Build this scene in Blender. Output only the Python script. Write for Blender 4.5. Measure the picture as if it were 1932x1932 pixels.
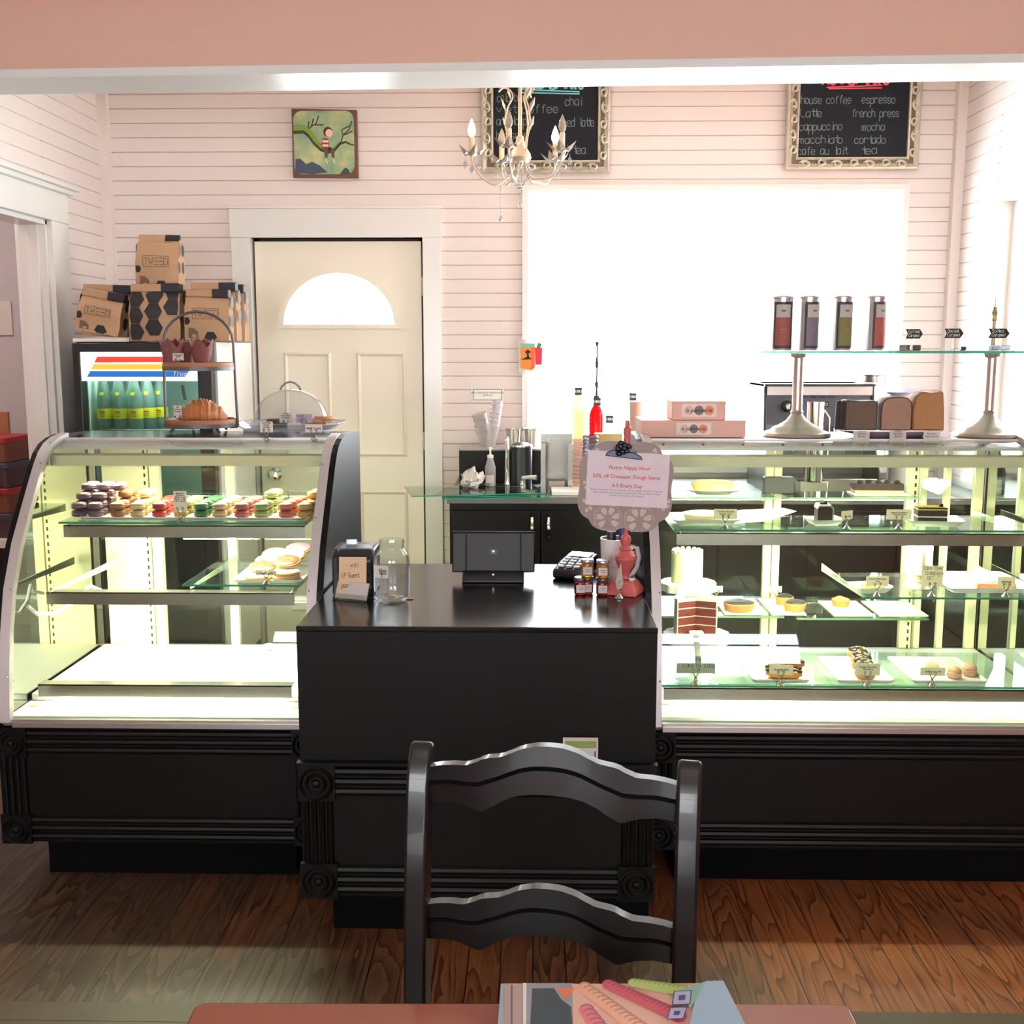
import bpy, bmesh, math, random
from mathutils import Vector, Matrix
random.seed(7)
R = math.radians
for o in list(bpy.data.objects): bpy.data.objects.remove(o)
sc = bpy.context.scene
COL = sc.collection
# ------------------------------------------------------------------ camera
F = 2083.; H = 1.55; P = math.atan(306 / F); TH = R(1.2)
cam = bpy.data.objects.new('camera', bpy.data.cameras.new('camera')); COL.objects.link(cam)
cam.location = (0, 0, H); cam.rotation_euler = (R(90) - P, 0, TH)
cam.data.sensor_width = 36; cam.data.lens = 36 * F / 1932; cam.data.clip_start = .05
sc.camera = cam
# ------------------------------------------------------------------ daylight, exposure
sc.view_settings.view_transform = 'Standard'; sc.view_settings.look = 'None'
sc.view_settings.gamma = 1; sc.view_settings.use_curve_mapping = False
sc.view_settings.exposure = 0.0
sc.cycles.max_bounces = 9; sc.cycles.diffuse_bounces = 4; sc.cycles.glossy_bounces = 4
sc.cycles.transparent_max_bounces = 24; sc.cycles.transmission_bounces = 6
sc.cycles.sample_clamp_indirect = 6; sc.cycles.caustics_reflective = False; sc.cycles.caustics_refractive = False
sc.cycles.use_denoising = True
w = bpy.data.worlds.new('sky'); sc.world = w; w.use_nodes = True
bg = w.node_tree.nodes['Background']; bg.inputs[0].default_value = (.93, .97, 1, 1); bg.inputs[1].default_value = 20.0

def area(name, loc, rot, sx, sy, power, color=(1, 1, 1), portal=False, parent=None):
    l = bpy.data.lights.new(name, 'AREA'); l.shape = 'RECTANGLE'; l.size = sx; l.size_y = sy
    l.energy = power; l.color = color
    if portal: l.cycles.is_portal = True
    o = bpy.data.objects.new(name, l); COL.objects.link(o); o.location = loc; o.rotation_euler = rot
    if parent: o.parent = parent
    return o
# window portals (daylight entering through the openings)
area('daylight_back_window', (.86, 5.62, 1.65), (R(90), 0, 0), 1.80, 1.3, 1, portal=True)
area('daylight_right_window', (2.18, 4.40, 1.6), (R(90), 0, R(90)), 1.35, 1.25, 1, portal=True)
area('daylight_front_window', (-1.2, -1.85, 1.45), (R(-90), 0, 0), 1.6, .9, 1, portal=True)
area('daylight_front_window.001', (1.2, -1.85, 1.45), (R(-90), 0, 0), 1.6, .9, 1, portal=True)
# ------------------------------------------------------------------ measuring: pixel to point on a plane
def ray(px, py):
    u = (px - 966) / F; v = (966 - py) / F
    y = math.cos(P) + v * math.sin(P); z = -math.sin(P) + v * math.cos(P)
    c, s = math.cos(TH), math.sin(TH)
    return (u * c - y * s, u * s + y * c, z)
def at(px, py, Y): r = ray(px, py); t = Y / r[1]; return Vector((r[0] * t, Y, H + r[2] * t))
def atz(px, py, Z): r = ray(px, py); t = (Z - H) / r[2]; return Vector((r[0] * t, r[1] * t, Z))
# ------------------------------------------------------------------ materials
def lin(c): return tuple(((x / 255) / 12.92 if x / 255 <= .04045 else ((x / 255 + .055) / 1.055) ** 2.4) for x in c) + (1,)
MC = {}
def nodes(name):
    m = bpy.data.materials.new(name); m.use_nodes = True
    nt = m.node_tree; return m, nt, nt.nodes['Principled BSDF']
def pm(name, rgb, rough=.5, metal=0, var=.06, scale=20, bump=0, coat=0, **k):
    if name in MC: return MC[name]
    m, nt, b = nodes(name); N = nt.nodes; L = nt.links
    c = lin(rgb)
    tc = N.new('ShaderNodeTexCoord'); nz = N.new('ShaderNodeTexNoise'); nz.inputs['Scale'].default_value = scale
    nz.inputs['Detail'].default_value = 3
    L.new(tc.outputs['Object'], nz.inputs['Vector'])
    mx = N.new('ShaderNodeMix'); mx.data_type = 'RGBA'
    mx.inputs[6].default_value = tuple(x * (1 - var) for x in c[:3]) + (1,); mx.inputs[7].default_value = tuple(min(1, x * (1 + var)) for x in c[:3]) + (1,)
    L.new(nz.outputs['Fac'], mx.inputs[0]); L.new(mx.outputs[2], b.inputs['Base Color'])
    b.inputs['Roughness'].default_value = rough; b.inputs['Metallic'].default_value = metal
    if coat: b.inputs['Coat Weight'].default_value = coat
    for kk, vv in k.items(): b.inputs[kk.replace('_', ' ')].default_value = vv
    if bump:
        bp = N.new('ShaderNodeBump'); bp.inputs['Strength'].default_value = bump; bp.inputs['Distance'].default_value = .004
        L.new(nz.outputs['Fac'], bp.inputs['Height']); L.new(bp.outputs[0], b.inputs['Normal'])
    MC[name] = m; return m
def em(name, rgb, s):
    if name in MC: return MC[name]
    m, nt, b = nodes(name); b.inputs['Base Color'].default_value = lin(rgb)
    b.inputs['Emission Color'].default_value = lin(rgb); b.inputs['Emission Strength'].default_value = s
    MC[name] = m; return m
def glass(name, tint=(235, 245, 242), refl=1.45, rough=0.0, body=0):
    if name in MC: return MC[name]
    m = bpy.data.materials.new(name); m.use_nodes = True; nt = m.node_tree; N = nt.nodes; L = nt.links; N.clear()
    out = N.new('ShaderNodeOutputMaterial'); mx = N.new('ShaderNodeMixShader'); t = N.new('ShaderNodeBsdfTransparent'); g = N.new('ShaderNodeBsdfGlossy')
    lw = N.new('ShaderNodeLayerWeight'); lw.inputs[0].default_value = .5
    pw = N.new('ShaderNodeMath'); pw.operation = 'POWER'; L.new(lw.outputs['Facing'], pw.inputs[0]); pw.inputs[1].default_value = 4.5
    f0 = ((refl - 1) / (refl + 1)) ** 2; fr = N.new('ShaderNodeMath'); fr.operation = 'MULTIPLY_ADD'; L.new(pw.outputs[0], fr.inputs[0]); fr.inputs[1].default_value = 1 - f0; fr.inputs[2].default_value = f0
    t.inputs[0].default_value = lin(tint); g.inputs['Roughness'].default_value = rough
    L.new(fr.outputs[0], mx.inputs[0]); L.new(t.outputs[0], mx.inputs[1]); L.new(g.outputs[0], mx.inputs[2])
    last = mx
    if body:
        d = N.new('ShaderNodeBsdfDiffuse'); d.inputs[0].default_value = lin(tint); m2 = N.new('ShaderNodeMixShader'); m2.inputs[0].default_value = body
        L.new(mx.outputs[0], m2.inputs[1]); L.new(d.outputs[0], m2.inputs[2]); last = m2
    L.new(last.outputs[0], out.inputs[0]); MC[name] = m; return m
def tpm(name, rgb, frac=.45):
    if name in MC: return MC[name]
    m = bpy.data.materials.new(name); m.use_nodes = True; nt = m.node_tree; N = nt.nodes; L = nt.links; N.clear(); c = lin(rgb)
    out = N.new('ShaderNodeOutputMaterial'); mx = N.new('ShaderNodeMixShader'); d = N.new('ShaderNodeBsdfDiffuse'); t = N.new('ShaderNodeBsdfTranslucent')
    nz = N.new('ShaderNodeTexNoise'); nz.inputs['Scale'].default_value = 60; rmp = N.new('ShaderNodeMix'); rmp.data_type = 'RGBA'; rmp.inputs[6].default_value = tuple(x * .97 for x in c[:3]) + (1,); rmp.inputs[7].default_value = c
    L.new(nz.outputs['Fac'], rmp.inputs[0]); L.new(rmp.outputs[2], d.inputs[0]); L.new(rmp.outputs[2], t.inputs[0]); mx.inputs[0].default_value = frac
    L.new(d.outputs[0], mx.inputs[1]); L.new(t.outputs[0], mx.inputs[2]); L.new(mx.outputs[0], out.inputs[0]); MC[name] = m; return m
def floor_mat():
    m, nt, b = nodes('floor_planks'); N = nt.nodes; L = nt.links
    def math_(op, a, c=None):
        n = N.new('ShaderNodeMath'); n.operation = op
        for i, v in enumerate((a, c)):
            if v is None: continue
            if isinstance(v, (int, float)): n.inputs[i].default_value = v
            else: L.new(v, n.inputs[i])
        return n.outputs[0]
    tc = N.new('ShaderNodeTexCoord'); sp = N.new('ShaderNodeSeparateXYZ'); L.new(tc.outputs['Object'], sp.inputs[0])
    px = math_('DIVIDE', sp.outputs[0], .083); idx = math_('FLOOR', px); fx = math_('FRACT', px)
    wn = N.new('ShaderNodeTexWhiteNoise'); wn.noise_dimensions = '1D'; L.new(idx, wn.inputs['W'])
    yo = math_('ADD', sp.outputs[1], math_('MULTIPLY', wn.outputs['Value'], 9.))
    cb = N.new('ShaderNodeCombineXYZ'); L.new(math_('MULTIPLY', sp.outputs[0], 1.), cb.inputs[0]); L.new(math_('MULTIPLY', yo, .13), cb.inputs[1]); L.new(math_('MULTIPLY', idx, 3.7), cb.inputs[2])
    nz = N.new('ShaderNodeTexNoise'); nz.inputs['Scale'].default_value = 7.5; nz.inputs['Detail'].default_value = 2.5; L.new(cb.outputs[0], nz.inputs['Vector'])
    rings = math_('FRACT', math_('MULTIPLY', nz.outputs['Fac'], 17.))
    fine = N.new('ShaderNodeTexNoise'); fine.inputs['Scale'].default_value = 150; fine.inputs['Detail'].default_value = 2
    cb2 = N.new('ShaderNodeCombineXYZ'); L.new(sp.outputs[0], cb2.inputs[0]); L.new(math_('MULTIPLY', yo, .03), cb2.inputs[1]); L.new(cb2.outputs[0], fine.inputs['Vector'])
    r1 = N.new('ShaderNodeValToRGB'); e = r1.color_ramp.elements
    e[0].position = 0; e[0].color = lin((112, 54, 26)); e[1].position = 1; e[1].color = lin((184, 108, 58)); x = r1.color_ramp.elements.new(.3); x.color = lin((166, 92, 48))
    L.new(rings, r1.inputs[0])
    r2 = N.new('ShaderNodeValToRGB'); e = r2.color_ramp.elements
    e[0].color = lin((72, 54, 42)); e[1].color = lin((112, 88, 68)); L.new(rings, r2.inputs[0])
    big = N.new('ShaderNodeTexNoise'); big.inputs['Scale'].default_value = 1.1; big.inputs['Detail'].default_value = 5; L.new(tc.outputs['Object'], big.inputs['Vector'])
    wear = math_('ADD', big.outputs['Fac'], math_('MULTIPLY', math_('SUBTRACT', wn.outputs['Value'], .5), .10))
    wear = math_('SUBTRACT', wear, math_('MULTIPLY', math_('MINIMUM', math_('MAXIMUM', math_('SUBTRACT', sp.outputs[0], .35), 0), 1.), .30))
    wear = math_('ADD', wear, math_('MULTIPLY', math_('MINIMUM', math_('MAXIMUM', math_('SUBTRACT', .55, sp.outputs[0]), 0), 1.), .10)); rr = N.new('ShaderNodeMapRange'); rr.inputs[1].default_value = .30; rr.inputs[2].default_value = .62; L.new(wear, rr.inputs[0])
    mx = N.new('ShaderNodeMix'); mx.data_type = 'RGBA'; L.new(rr.outputs[0], mx.inputs[0]); L.new(r1.outputs[0], mx.inputs[6]); L.new(r2.outputs[0], mx.inputs[7])
    m2 = N.new('ShaderNodeMix'); m2.data_type = 'RGBA'; m2.blend_type = 'MULTIPLY'; m2.inputs[0].default_value = .55
    L.new(mx.outputs[2], m2.inputs[6]); L.new(fine.outputs['Fac'], m2.inputs[7])
    gap = math_('GREATER_THAN', fx, .965)
    m3 = N.new('ShaderNodeMix'); m3.data_type = 'RGBA'; L.new(gap, m3.inputs[0]); L.new(m2.outputs[2], m3.inputs[6]); m3.inputs[7].default_value = (.008, .004, .003, 1)
    L.new(m3.outputs[2], b.inputs['Base Color']); b.inputs['Roughness'].default_value = .42
    return m
BLK = pm('black_stained_wood', (12, 9, 10), .45, var=.25, scale=30, Specular_IOR_Level=.22)
BLKTOP = pm('black_laminate_top', (20, 16, 16), .17, var=.15, scale=12)
KICK = pm('black_kick_board', (7, 7, 9), .8, Specular_IOR_Level=.1)
CHAIRM = pm('black_lacquered_wood', (14, 13, 16), .28, var=.3, scale=25, coat=.2)
WALLP = pm('pale_pink_paint', (238, 227, 222), .6, var=.02, scale=6)
TRIMW = pm('white_gloss_paint', (240, 240, 236), .25, var=.02, scale=6)
DOORC = pm('cream_door_paint', (250, 244, 226), .45, var=.02, scale=4)
SALM = pm('salmon_wall_paint', (228, 186, 168), .6, var=.04, scale=3)
GREYW = pm('grey_room_paint', (190, 184, 186), .7)
ALU = pm('brushed_aluminium', (205, 200, 198), .3, .85, var=.04, scale=60)
ALUP = pm('satin_aluminium_trim', (215, 208, 208), .45, .5, var=.03, scale=60)
STEEL = pm('stainless_steel', (190, 188, 182), .25, .95, var=.06, scale=40)
CHROME = pm('chrome', (225, 225, 225), .08, 1, var=.01)
MIRR = pm('mirror_lining', (225, 230, 224), .02, 1, var=0)
WHT = pm('white_enamel', (244, 243, 236), .35, var=.02)
MELA = pm('white_melamine', (246, 244, 236), .35, var=.02)
CREAMF = pm('cream_case_frame', (232, 226, 186), .4, var=.03)
PAPER = tpm('white_card', (244, 236, 230), .35)
INK = pm('black_ink', (35, 32, 34), .7)
INKR = pm('red_ink', (200, 80, 88), .7)
KRAFT = pm('kraft_paper', (186, 152, 120), .75, var=.1, scale=12, bump=.3)
BLKP = pm('black_print', (34, 33, 38), .6)
PLAS = pm('black_plastic', (22, 22, 25), .35)
GL = glass('clear_pane', (246, 250, 246))
GLS = glass('shelf_glass', (238, 248, 242), 1.5)
GLE = pm('green_glass_edge', (70, 170, 145), .15, var=.1, Transmission_Weight=.3)
GLJ = glass('jar_glass', (248, 250, 251), 1.5)
ACR = glass('clear_acrylic', (242, 245, 246), 1.45)
# ------------------------------------------------------------------ mesh builder
WM = {}
class MB:
    def __init__(s): s.v = []; s.f = []; s.m = []; s.mi = 0
    def add(s, vs, fs):
        n = len(s.v); s.v += [Vector(p) for p in vs]; s.f += [tuple(i + n for i in f) for f in fs]; s.m += [s.mi] * len(fs); return s
    def box(s, x0, x1, y0, y1, z0, z1):
        return s.add([(x0, y0, z0), (x1, y0, z0), (x1, y1, z0), (x0, y1, z0), (x0, y0, z1), (x1, y0, z1), (x1, y1, z1), (x0, y1, z1)],
                     [(0, 3, 2, 1), (4, 5, 6, 7), (0, 1, 5, 4), (1, 2, 6, 5), (2, 3, 7, 6), (3, 0, 4, 7)])
    def prism(s, pts, ax, a0, a1):
        f = {'x': lambda p, a: (a, p[0], p[1]), 'y': lambda p, a: (p[0], a, p[1]), 'z': lambda p, a: (p[0], p[1], a)}[ax]
        n = len(pts)
        return s.add([f(p, a0) for p in pts] + [f(p, a1) for p in pts], [tuple(range(n)), tuple(range(2 * n - 1, n - 1, -1))] + [(i, (i + 1) % n, n + (i + 1) % n, n + i) for i in range(n)])
    def lathe(s, prof, c=(0, 0, 0), seg=20, sx=1, sy=1, cap=True):
        vs = []; fs = []; k = len(prof)
        for r, z in prof:
            for j in range(seg):
                a = 2 * math.pi * j / seg; vs.append((c[0] + r * sx * math.cos(a), c[1] + r * sy * math.sin(a), c[2] + z))
        for i in range(k - 1):
            for j in range(seg):
                a = i * seg + j; b = i * seg + (j + 1) % seg; fs.append((a, b, b + seg, a + seg))
        if cap: fs.append(tuple(range(seg - 1, -1, -1))); fs.append(tuple(range((k - 1) * seg, k * seg)))
        return s.add(vs, fs)
    def tube(s, pts, r, seg=8, closed=False):
        pts = [Vector(p) for p in pts]; n = len(pts); rr = r if isinstance(r, (list, tuple)) else [r] * n
        vs = []; fs = []; up = None
        for i, p in enumerate(pts):
            a = pts[(i - 1) % n] if (closed or i > 0) else p; b = pts[(i + 1) % n] if (closed or i < n - 1) else p
            d = (b - a).normalized() if (b - a).length > 1e-9 else Vector((0, 0, 1))
            if up is None: up = Vector((0, 0, 1)) if abs(d.z) < .9 else Vector((1, 0, 0))
            x = d.cross(up)
            if x.length < 1e-6: x = d.cross(Vector((0, 1, 0)))
            x.normalize(); y = x.cross(d).normalized(); up = y
            for j in range(seg):
                t = 2 * math.pi * j / seg; vs.append(p + (x * math.cos(t) + y * math.sin(t)) * rr[i])
        for i in range(n if closed else n - 1):
            for j in range(seg):
                a = i * seg + j; b = i * seg + (j + 1) % seg; i2 = ((i + 1) % n) * seg
                fs.append((a, b, i2 + (j + 1) % seg, i2 + j))
        if not closed: fs.append(tuple(range(seg - 1, -1, -1))); fs.append(tuple(range((n - 1) * seg, n * seg)))
        return s.add(vs, fs)
    def ball(s, c, r, seg=12, rings=8):
        if not isinstance(r, (list, tuple)): r = (r, r, r)
        prof = [(max(1e-4, math.sin(math.pi * i / rings)), -math.cos(math.pi * i / rings)) for i in range(rings + 1)]
        n = len(s.v); s.lathe(prof, seg=seg)
        for i in range(n, len(s.v)):
            p = s.v[i]; s.v[i] = Vector((c[0] + p.x * r[0], c[1] + p.y * r[1], c[2] + p.z * r[2]))
        return s
    def xf(s, M, start=0):
        for i in range(start, len(s.v)): s.v[i] = M @ s.v[i]
        return s
    def noise(s, a, seed=0, start=0):
        from mathutils import noise as nn
        for i in range(start, len(s.v)):
            p = s.v[i]; s.v[i] = p + nn.noise_vector(p * 40 + Vector((seed, 0, 0))) * a
        return s
    def mesh(s, name, mats):
        me = bpy.data.meshes.new(name); me.from_pydata([tuple(p) for p in s.v], [], s.f)
        for m in mats: me.materials.append(m)
        if len(mats) > 1: me.polygons.foreach_set('material_index', s.m)
        bm = bmesh.new(); bm.from_mesh(me); bmesh.ops.recalc_face_normals(bm, faces=bm.faces); bm.to_mesh(me); bm.free()
        return me
    def build(s, name, mat, parent=None, world=False, loc=None, rotz=0, smooth=True, bevel=0, label=None, rot=None):
        mats = mat if isinstance(mat, (list, tuple)) else [mat]
        if world:
            M = WM[parent.name].inverted() if parent else Matrix.Translation(Vector(loc)).inverted()
            s.xf(M)
        me = s.mesh(name, mats); o = bpy.data.objects.new(name, me); COL.objects.link(o)
        if parent: o.parent = parent; WM[o.name] = WM[parent.name]
        else:
            if loc is not None: o.location = loc
            o.rotation_euler = rot if rot else (0, 0, rotz)
            WM[o.name] = Matrix.Translation(Vector(o.location)) @ o.rotation_euler.to_matrix().to_4x4()
        if smooth:
            me.polygons.foreach_set('use_smooth', [True] * len(me.polygons)); me.set_sharp_from_angle(angle=R(38))
        if bevel:
            b = o.modifiers.new('bevel', 'BEVEL'); b.width = bevel; b.segments = 2; b.limit_method = 'ANGLE'
        if label: o['label'] = label
        return o
def tag(o, label, cat, group=None, kind=None):
    if label: o['label'] = label
    if cat: o['category'] = cat
    if group: o['group'] = group
    if kind: o['kind'] = kind
    return o
def struct(o): o['kind'] = 'structure'; return o
def thing(name, label, cat, loc=(0, 0, 0), rotz=0, group=None, rot=None):
    o = bpy.data.objects.new(name, None); COL.objects.link(o); o.location = loc; o.rotation_euler = rot if rot else (0, 0, rotz); o.empty_display_size = .02
    WM[o.name] = Matrix.Translation(Vector(loc)) @ o.rotation_euler.to_matrix().to_4x4()
    return tag(o, label, cat, group)
def dup(root, loc, rotz=None, label=None, group=None, rot=None, scale=None):
    def cp(o, parent):
        c = o.copy(); COL.objects.link(c)
        if parent: c.parent = parent
        for ch in o.children: cp(ch, c)
        return c
    r = cp(root, None); r.location = loc
    if rotz is not None: r.rotation_euler = (0, 0, rotz)
    if rot is not None: r.rotation_euler = rot
    if scale: r.scale = scale
    if label: r['label'] = label
    if group: r['group'] = group
    return r
# text and handwriting -------------------------------------------------
def text(s, size, mat, parent, loc, rot=(R(90), 0, 0), name='lettering', align='CENTER', shear=0, off=0, sp=1, label=None, wx=1):
    cu = bpy.data.curves.new('t', 'FONT'); cu.body = s; cu.size = size; cu.align_x = align; cu.align_y = 'CENTER'; cu.resolution_u = 2
    cu.shear = shear; cu.offset = off; cu.space_line = sp; cu.extrude = .0001
    tmp = bpy.data.objects.new('t', cu); me = bpy.data.meshes.new_from_object(tmp); bpy.data.objects.remove(tmp)
    if wx != 1: me.transform(Matrix.Diagonal((wx, 1, 1, 1)))
    M = Matrix.Translation(Vector(loc)) @ Matrix(__import__('mathutils').Euler(rot).to_matrix().to_4x4()); me.transform(M)
    me.materials.clear(); me.materials.append(mat)
    o = bpy.data.objects.new(name, me); COL.objects.link(o); o.parent = parent; WM[o.name] = WM[parent.name]
    if label: o['label'] = label
    return o
SF = {'a': '47170604133345 4743', 'b': '0903 0617374644331304', 'c': '4637170604133344', 'd': '4943 4637170604133344', 'e': '05454637170604133344', 'f': '48392823 1737',
 'g': '4637170604133344 4741301001', 'h': '0903 0617374643', 'i': '2723 2829', 'j': '27211001', 'k': '0903 370533', 'l': '29242333', 'm': '0703 06172623 2637474643', 'n': '0703 0617374643',
 'o': '170604133344463717', 'p': '0700 0617374644331304', 'r': '0703 06173746', 's': '46371706153544331304', 't': '29243344 0747', 'u': '0704133344 4743', 'v': '072347', 'w': '0713263347',
 'x': '0743 4703', 'y': '0724 4710', 'z': '07470343', 'H': '0903 4943 0646', 'D': '0903 093948443303', 'C': '4839190804133344', 'R': '0903 093948463606 2643', 'V': '092349', 'B': '0903 093948360626444303',
 'N': '03094349', 'Y': '092649 2623', 'W': '0913263349', 'E': '0949 0646 0343', 'T': '0949 2923', 'L': '090343', 'S': '48391908073544331304', 'G': '48391908041333444626', 'K': '0903 490643', 'U': '090413334449', 'P': '0903 093948463606',
 '!': '2925 2423', '-': '1636', ' ': '', '1': '182923', '8': '1908173948371604133344351708', '3': '08194837263544331304', 'F': '094909 0903 0636', 'I': '2923'}
def hand(s, h, mat, parent, loc, rotM=None, w=None, jit=.12, wx=1., lead=1.45, name='handwriting', slant=.0):
    """pen strokes in the plane facing -y; loc is the left end of the baseline"""
    u = h / 4.; w = w or u * .42; mb = MB(); x = 0.; rnd = random.Random(hash(s) % 999 if False else len(s) * 7 + ord(s[0]))
    for ch in s:
        dy = (rnd.random() - .5) * jit * h
        for st in SF.get(ch, '').split():
            pts = [Vector((x + float(st[i]) * u * wx * .8 + slant * (float(st[i + 1]) - 3) * u, 0, (float(st[i + 1]) - 3) * u + dy)) for i in range(0, len(st), 2)]
            if len(pts) > 2:  # round the corners
                q = [pts[0]]
                for a, b in zip(pts, pts[1:]): q += [a.lerp(b, .3), a.lerp(b, .7)]
                q.append(pts[-1]); pts = q
            vs = []; 
            for i, p in enumerate(pts):
                a = pts[max(0, i - 1)]; b = pts[min(len(pts) - 1, i + 1)]; d = (b - a).normalized(); n = Vector((-d.z, 0, d.x)) * w / 2
                vs += [p + n, p - n]
            mb.add(vs, [(2 * i, 2 * i + 1, 2 * i + 3, 2 * i + 2) for i in range(len(pts) - 1)])
        x += u * wx * (2.4 if ch in 'iltI!' else 4.6 if ch in 'mwW' else 4.1) * .98
    if not mb.v: return
    M = Matrix.Translation(Vector(loc)) @ (rotM or Matrix.Identity(4)); mb.xf(M)
    return mb.build(name, mat, parent, smooth=False)
def smooth(pts, k=4):
    P_ = [Vector(p) for p in pts]; out = []
    for i in range(len(P_) - 1):
        a, b, c, d = P_[max(0, i - 1)], P_[i], P_[i + 1], P_[min(len(P_) - 1, i + 2)]
        for j in range(k):
            t = j / k; out.append(.5 * ((2 * b) + (c - a) * t + (2 * a - 5 * b + 4 * c - d) * t * t + (3 * b - a - 3 * c + d) * t ** 3))
    return out + [P_[-1]]
def rrect(x0, x1, z0, z1, r, n=5):
    out = []
    for cx, cz, a0 in ((x1 - r, z1 - r, 0), (x0 + r, z1 - r, 90), (x0 + r, z0 + r, 180), (x1 - r, z0 + r, 270)):
        for i in range(n + 1): a = R(a0 + 90 * i / n); out.append((cx + r * math.cos(a), cz + r * math.sin(a)))
    return out
def disc(cx, cz, r, n=16, rz=None): return [(cx + r * math.cos(2 * math.pi * i / n), cz + (rz or r) * math.sin(2 * math.pi * i / n)) for i in range(n)]
# ================================================================== SETTING
YB = 5.5; XL = -2.1; XR = 2.03; ZC = 3.15; PITCH = .0672; Z0 = at(900, 607, YB).z
def siding(mb, rects, place, thick=.1):
    """lap boards: rects (a0,a1,z0,z1) along the wall; place(a, out, z) -> point; out>0 towards the room"""
    for a0, a1, z0, z1 in rects:
        z = Z0 - math.ceil((Z0 - z0) / PITCH) * PITCH; prof = []
        while z < z1:
            for dz, o in ((0, 0.0), (.003, -.007), (.006, 0.0)):
                if z0 < z + dz < z1: prof.append((o, z + dz))
            z += PITCH
        prof = [(0, z0)] + prof + [(0, z1)]
        pts = [(-thick, z0)] + prof + [(-thick, z1)]
        n = len(pts); vs = [place(a0, o, z) for o, z in pts] + [place(a1, o, z) for o, z in pts]
        fs = [(i, i + 1, n + i + 1, n + i) for i in range(n - 1)] + [(n - 1, 0, n, 2 * n - 1)]
        for k in (0, n):  # end caps as strips
            for i in range(1, n - 2): fs.append((k, k + i, k + i + 1))
            fs.append((k, k + n - 2, k + n - 1))
        mb.add(vs, fs)
DX0, DX1, DZ = -1.379, -.562, 2.075
WX0, WX1, WZ0, WZ1 = -.043, 1.765, 1.0, 2.312
mb = MB(); siding(mb, [(-2.2, DX0 - .02, 0, ZC), (DX0 - .02, DX1 + .02, DZ + .015, ZC), (DX1 + .02, WX0, 0, ZC), (WX0, WX1, 0, WZ0), (WX0, WX1, WZ1, ZC), (WX1, 2.13, 0, ZC)], lambda a, o, z: (a, YB - o, z))
struct(mb.build('wall_back', WALLP, smooth=False))
OY0, OY1, OZ = 3.62, at(0, 0, 1).y * 4.83, 2.10   # doorway in the left wall
mb = MB(); siding(mb, [(3.4, OY0, 0, ZC), (OY0, OY1, OZ, ZC), (OY1, YB, 0, ZC)], lambda a, o, z: (XL + o, a, z), .12)
struct(mb.build('wall_left', WALLP, smooth=False))
RY0, RY1, RZ0, RZ1 = 3.75, 5.06, 1.0, 2.2
mb = MB(); siding(mb, [(3.2, RY0, 0, ZC), (RY0, RY1, 0, RZ0), (RY0, RY1, RZ1, ZC), (RY1, YB, 0, ZC)], lambda a, o, z: (XR - o, a, z), .12)
struct(mb.build('wall_right', WALLP, smooth=False))
struct(MB().box(-4.2, 4.2, 2.43, 6.2, -.05, 0).box(-4.2, 4.2, -2., 2.275, -.05, 0).build('floor', floor_mat(), smooth=False))
struct(MB().box(-4.2, 4.2, 2.277, 2.352, -.05, .002).box(-4.2, 4.2, 2.354, 2.428, -.05, .002).build('trim_1', pm('worn_threshold_wood', (88, 76, 60), .5, var=.25, scale=9), smooth=False))
struct(MB().box(-2.2, 2.2, 3.35, 5.6, ZC, ZC + .05).build('ceiling', TRIMW, smooth=False))
# corner boards
struct(MB().box(XL, XL + .045, YB - .045, YB, 0, ZC).build('trim_2', WALLP)); struct(MB().box(XR - .045, XR, YB - .045, YB, 0, ZC).build('trim_3', WALLP))
struct(MB().box(XL, DX0 - .15, YB - .02, YB, 0, .13).build('baseboard_back', TRIMW))
# header beam, slightly skewed as the old opening is
a, b = atz(0, 147, 2.35), atz(1932, 118, 2.35); d = (b - a).normalized(); n_ = Vector((-d.y, d.x, 0)); a2 = a - d * 1.6; b2 = b + d * 1.6
def beam(z0, z1, f0, f1): 
    q = [a2 + n_ * f0, b2 + n_ * f0, b2 + n_ * f1, a2 + n_ * f1]; return MB().prism([(p.x, p.y) for p in q], 'z', z0, z1)
struct(beam(2.374, 3.2, 0, .2).build('wall_front', SALM, smooth=False))
struct(beam(2.35, 2.3745, .0, .212).build('trim_4', TRIMW, smooth=False))
zt = at(0, 2, 3.42).z
struct(beam(zt, zt + .03, -.03, 0).build('trim_5', pm('coral_picture_rail', (214, 118, 92), .5)))
# front room shell (the customer side)
struct(MB().prism([(-4.1, -1.9), (4.1, -1.9), (4.1, 3.30), (-4.1, 3.55)], 'z', 2.9, 2.95).build('ceiling_front', TRIMW, smooth=False))
struct(MB().box(-4.2, -4.1, -2, 6.2, 0, 3.1).build('wall_front_left', SALM, smooth=False)); struct(MB().box(4.1, 4.2, -2, 3.6, 0, 3.1).build('wall_front_right', SALM, smooth=False))
struct(MB().box(-4.2, 4.2, -2, -1.9, 0, 1.0).box(-4.2, 4.2, -2, -1.9, 1.9, 3.1).box(-4.2, -2, -2, -1.9, 1.0, 1.9).box(-.4, .4, -2, -1.9, 1.0, 1.9).box(2, 4.2, -2, -1.9, 1.0, 1.9).build('wall_near', SALM, smooth=False))
struct(MB().box(-4.1, -2.2, 3.5, 3.6, 0, 3.1).build('wall_front_partition', SALM, smooth=False)); struct(MB().box(2.13, 4.1, 3.25, 3.35, 0, 3.1).build('wall_front_partition_right', SALM, smooth=False))
# side room seen through the left doorway
struct(MB().box(-4.1, -2.2, 6.0, 6.1, 0, 3.1).box(-2.22, -2.2, 5.6, 6., 0, 3.1).build('wall_side_room', GREYW, smooth=False))
struct(MB().box(-4.2, -2.2, 3.5, 6.1, 3.1, 3.15).build('ceiling_side_room', TRIMW, smooth=False))
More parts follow.
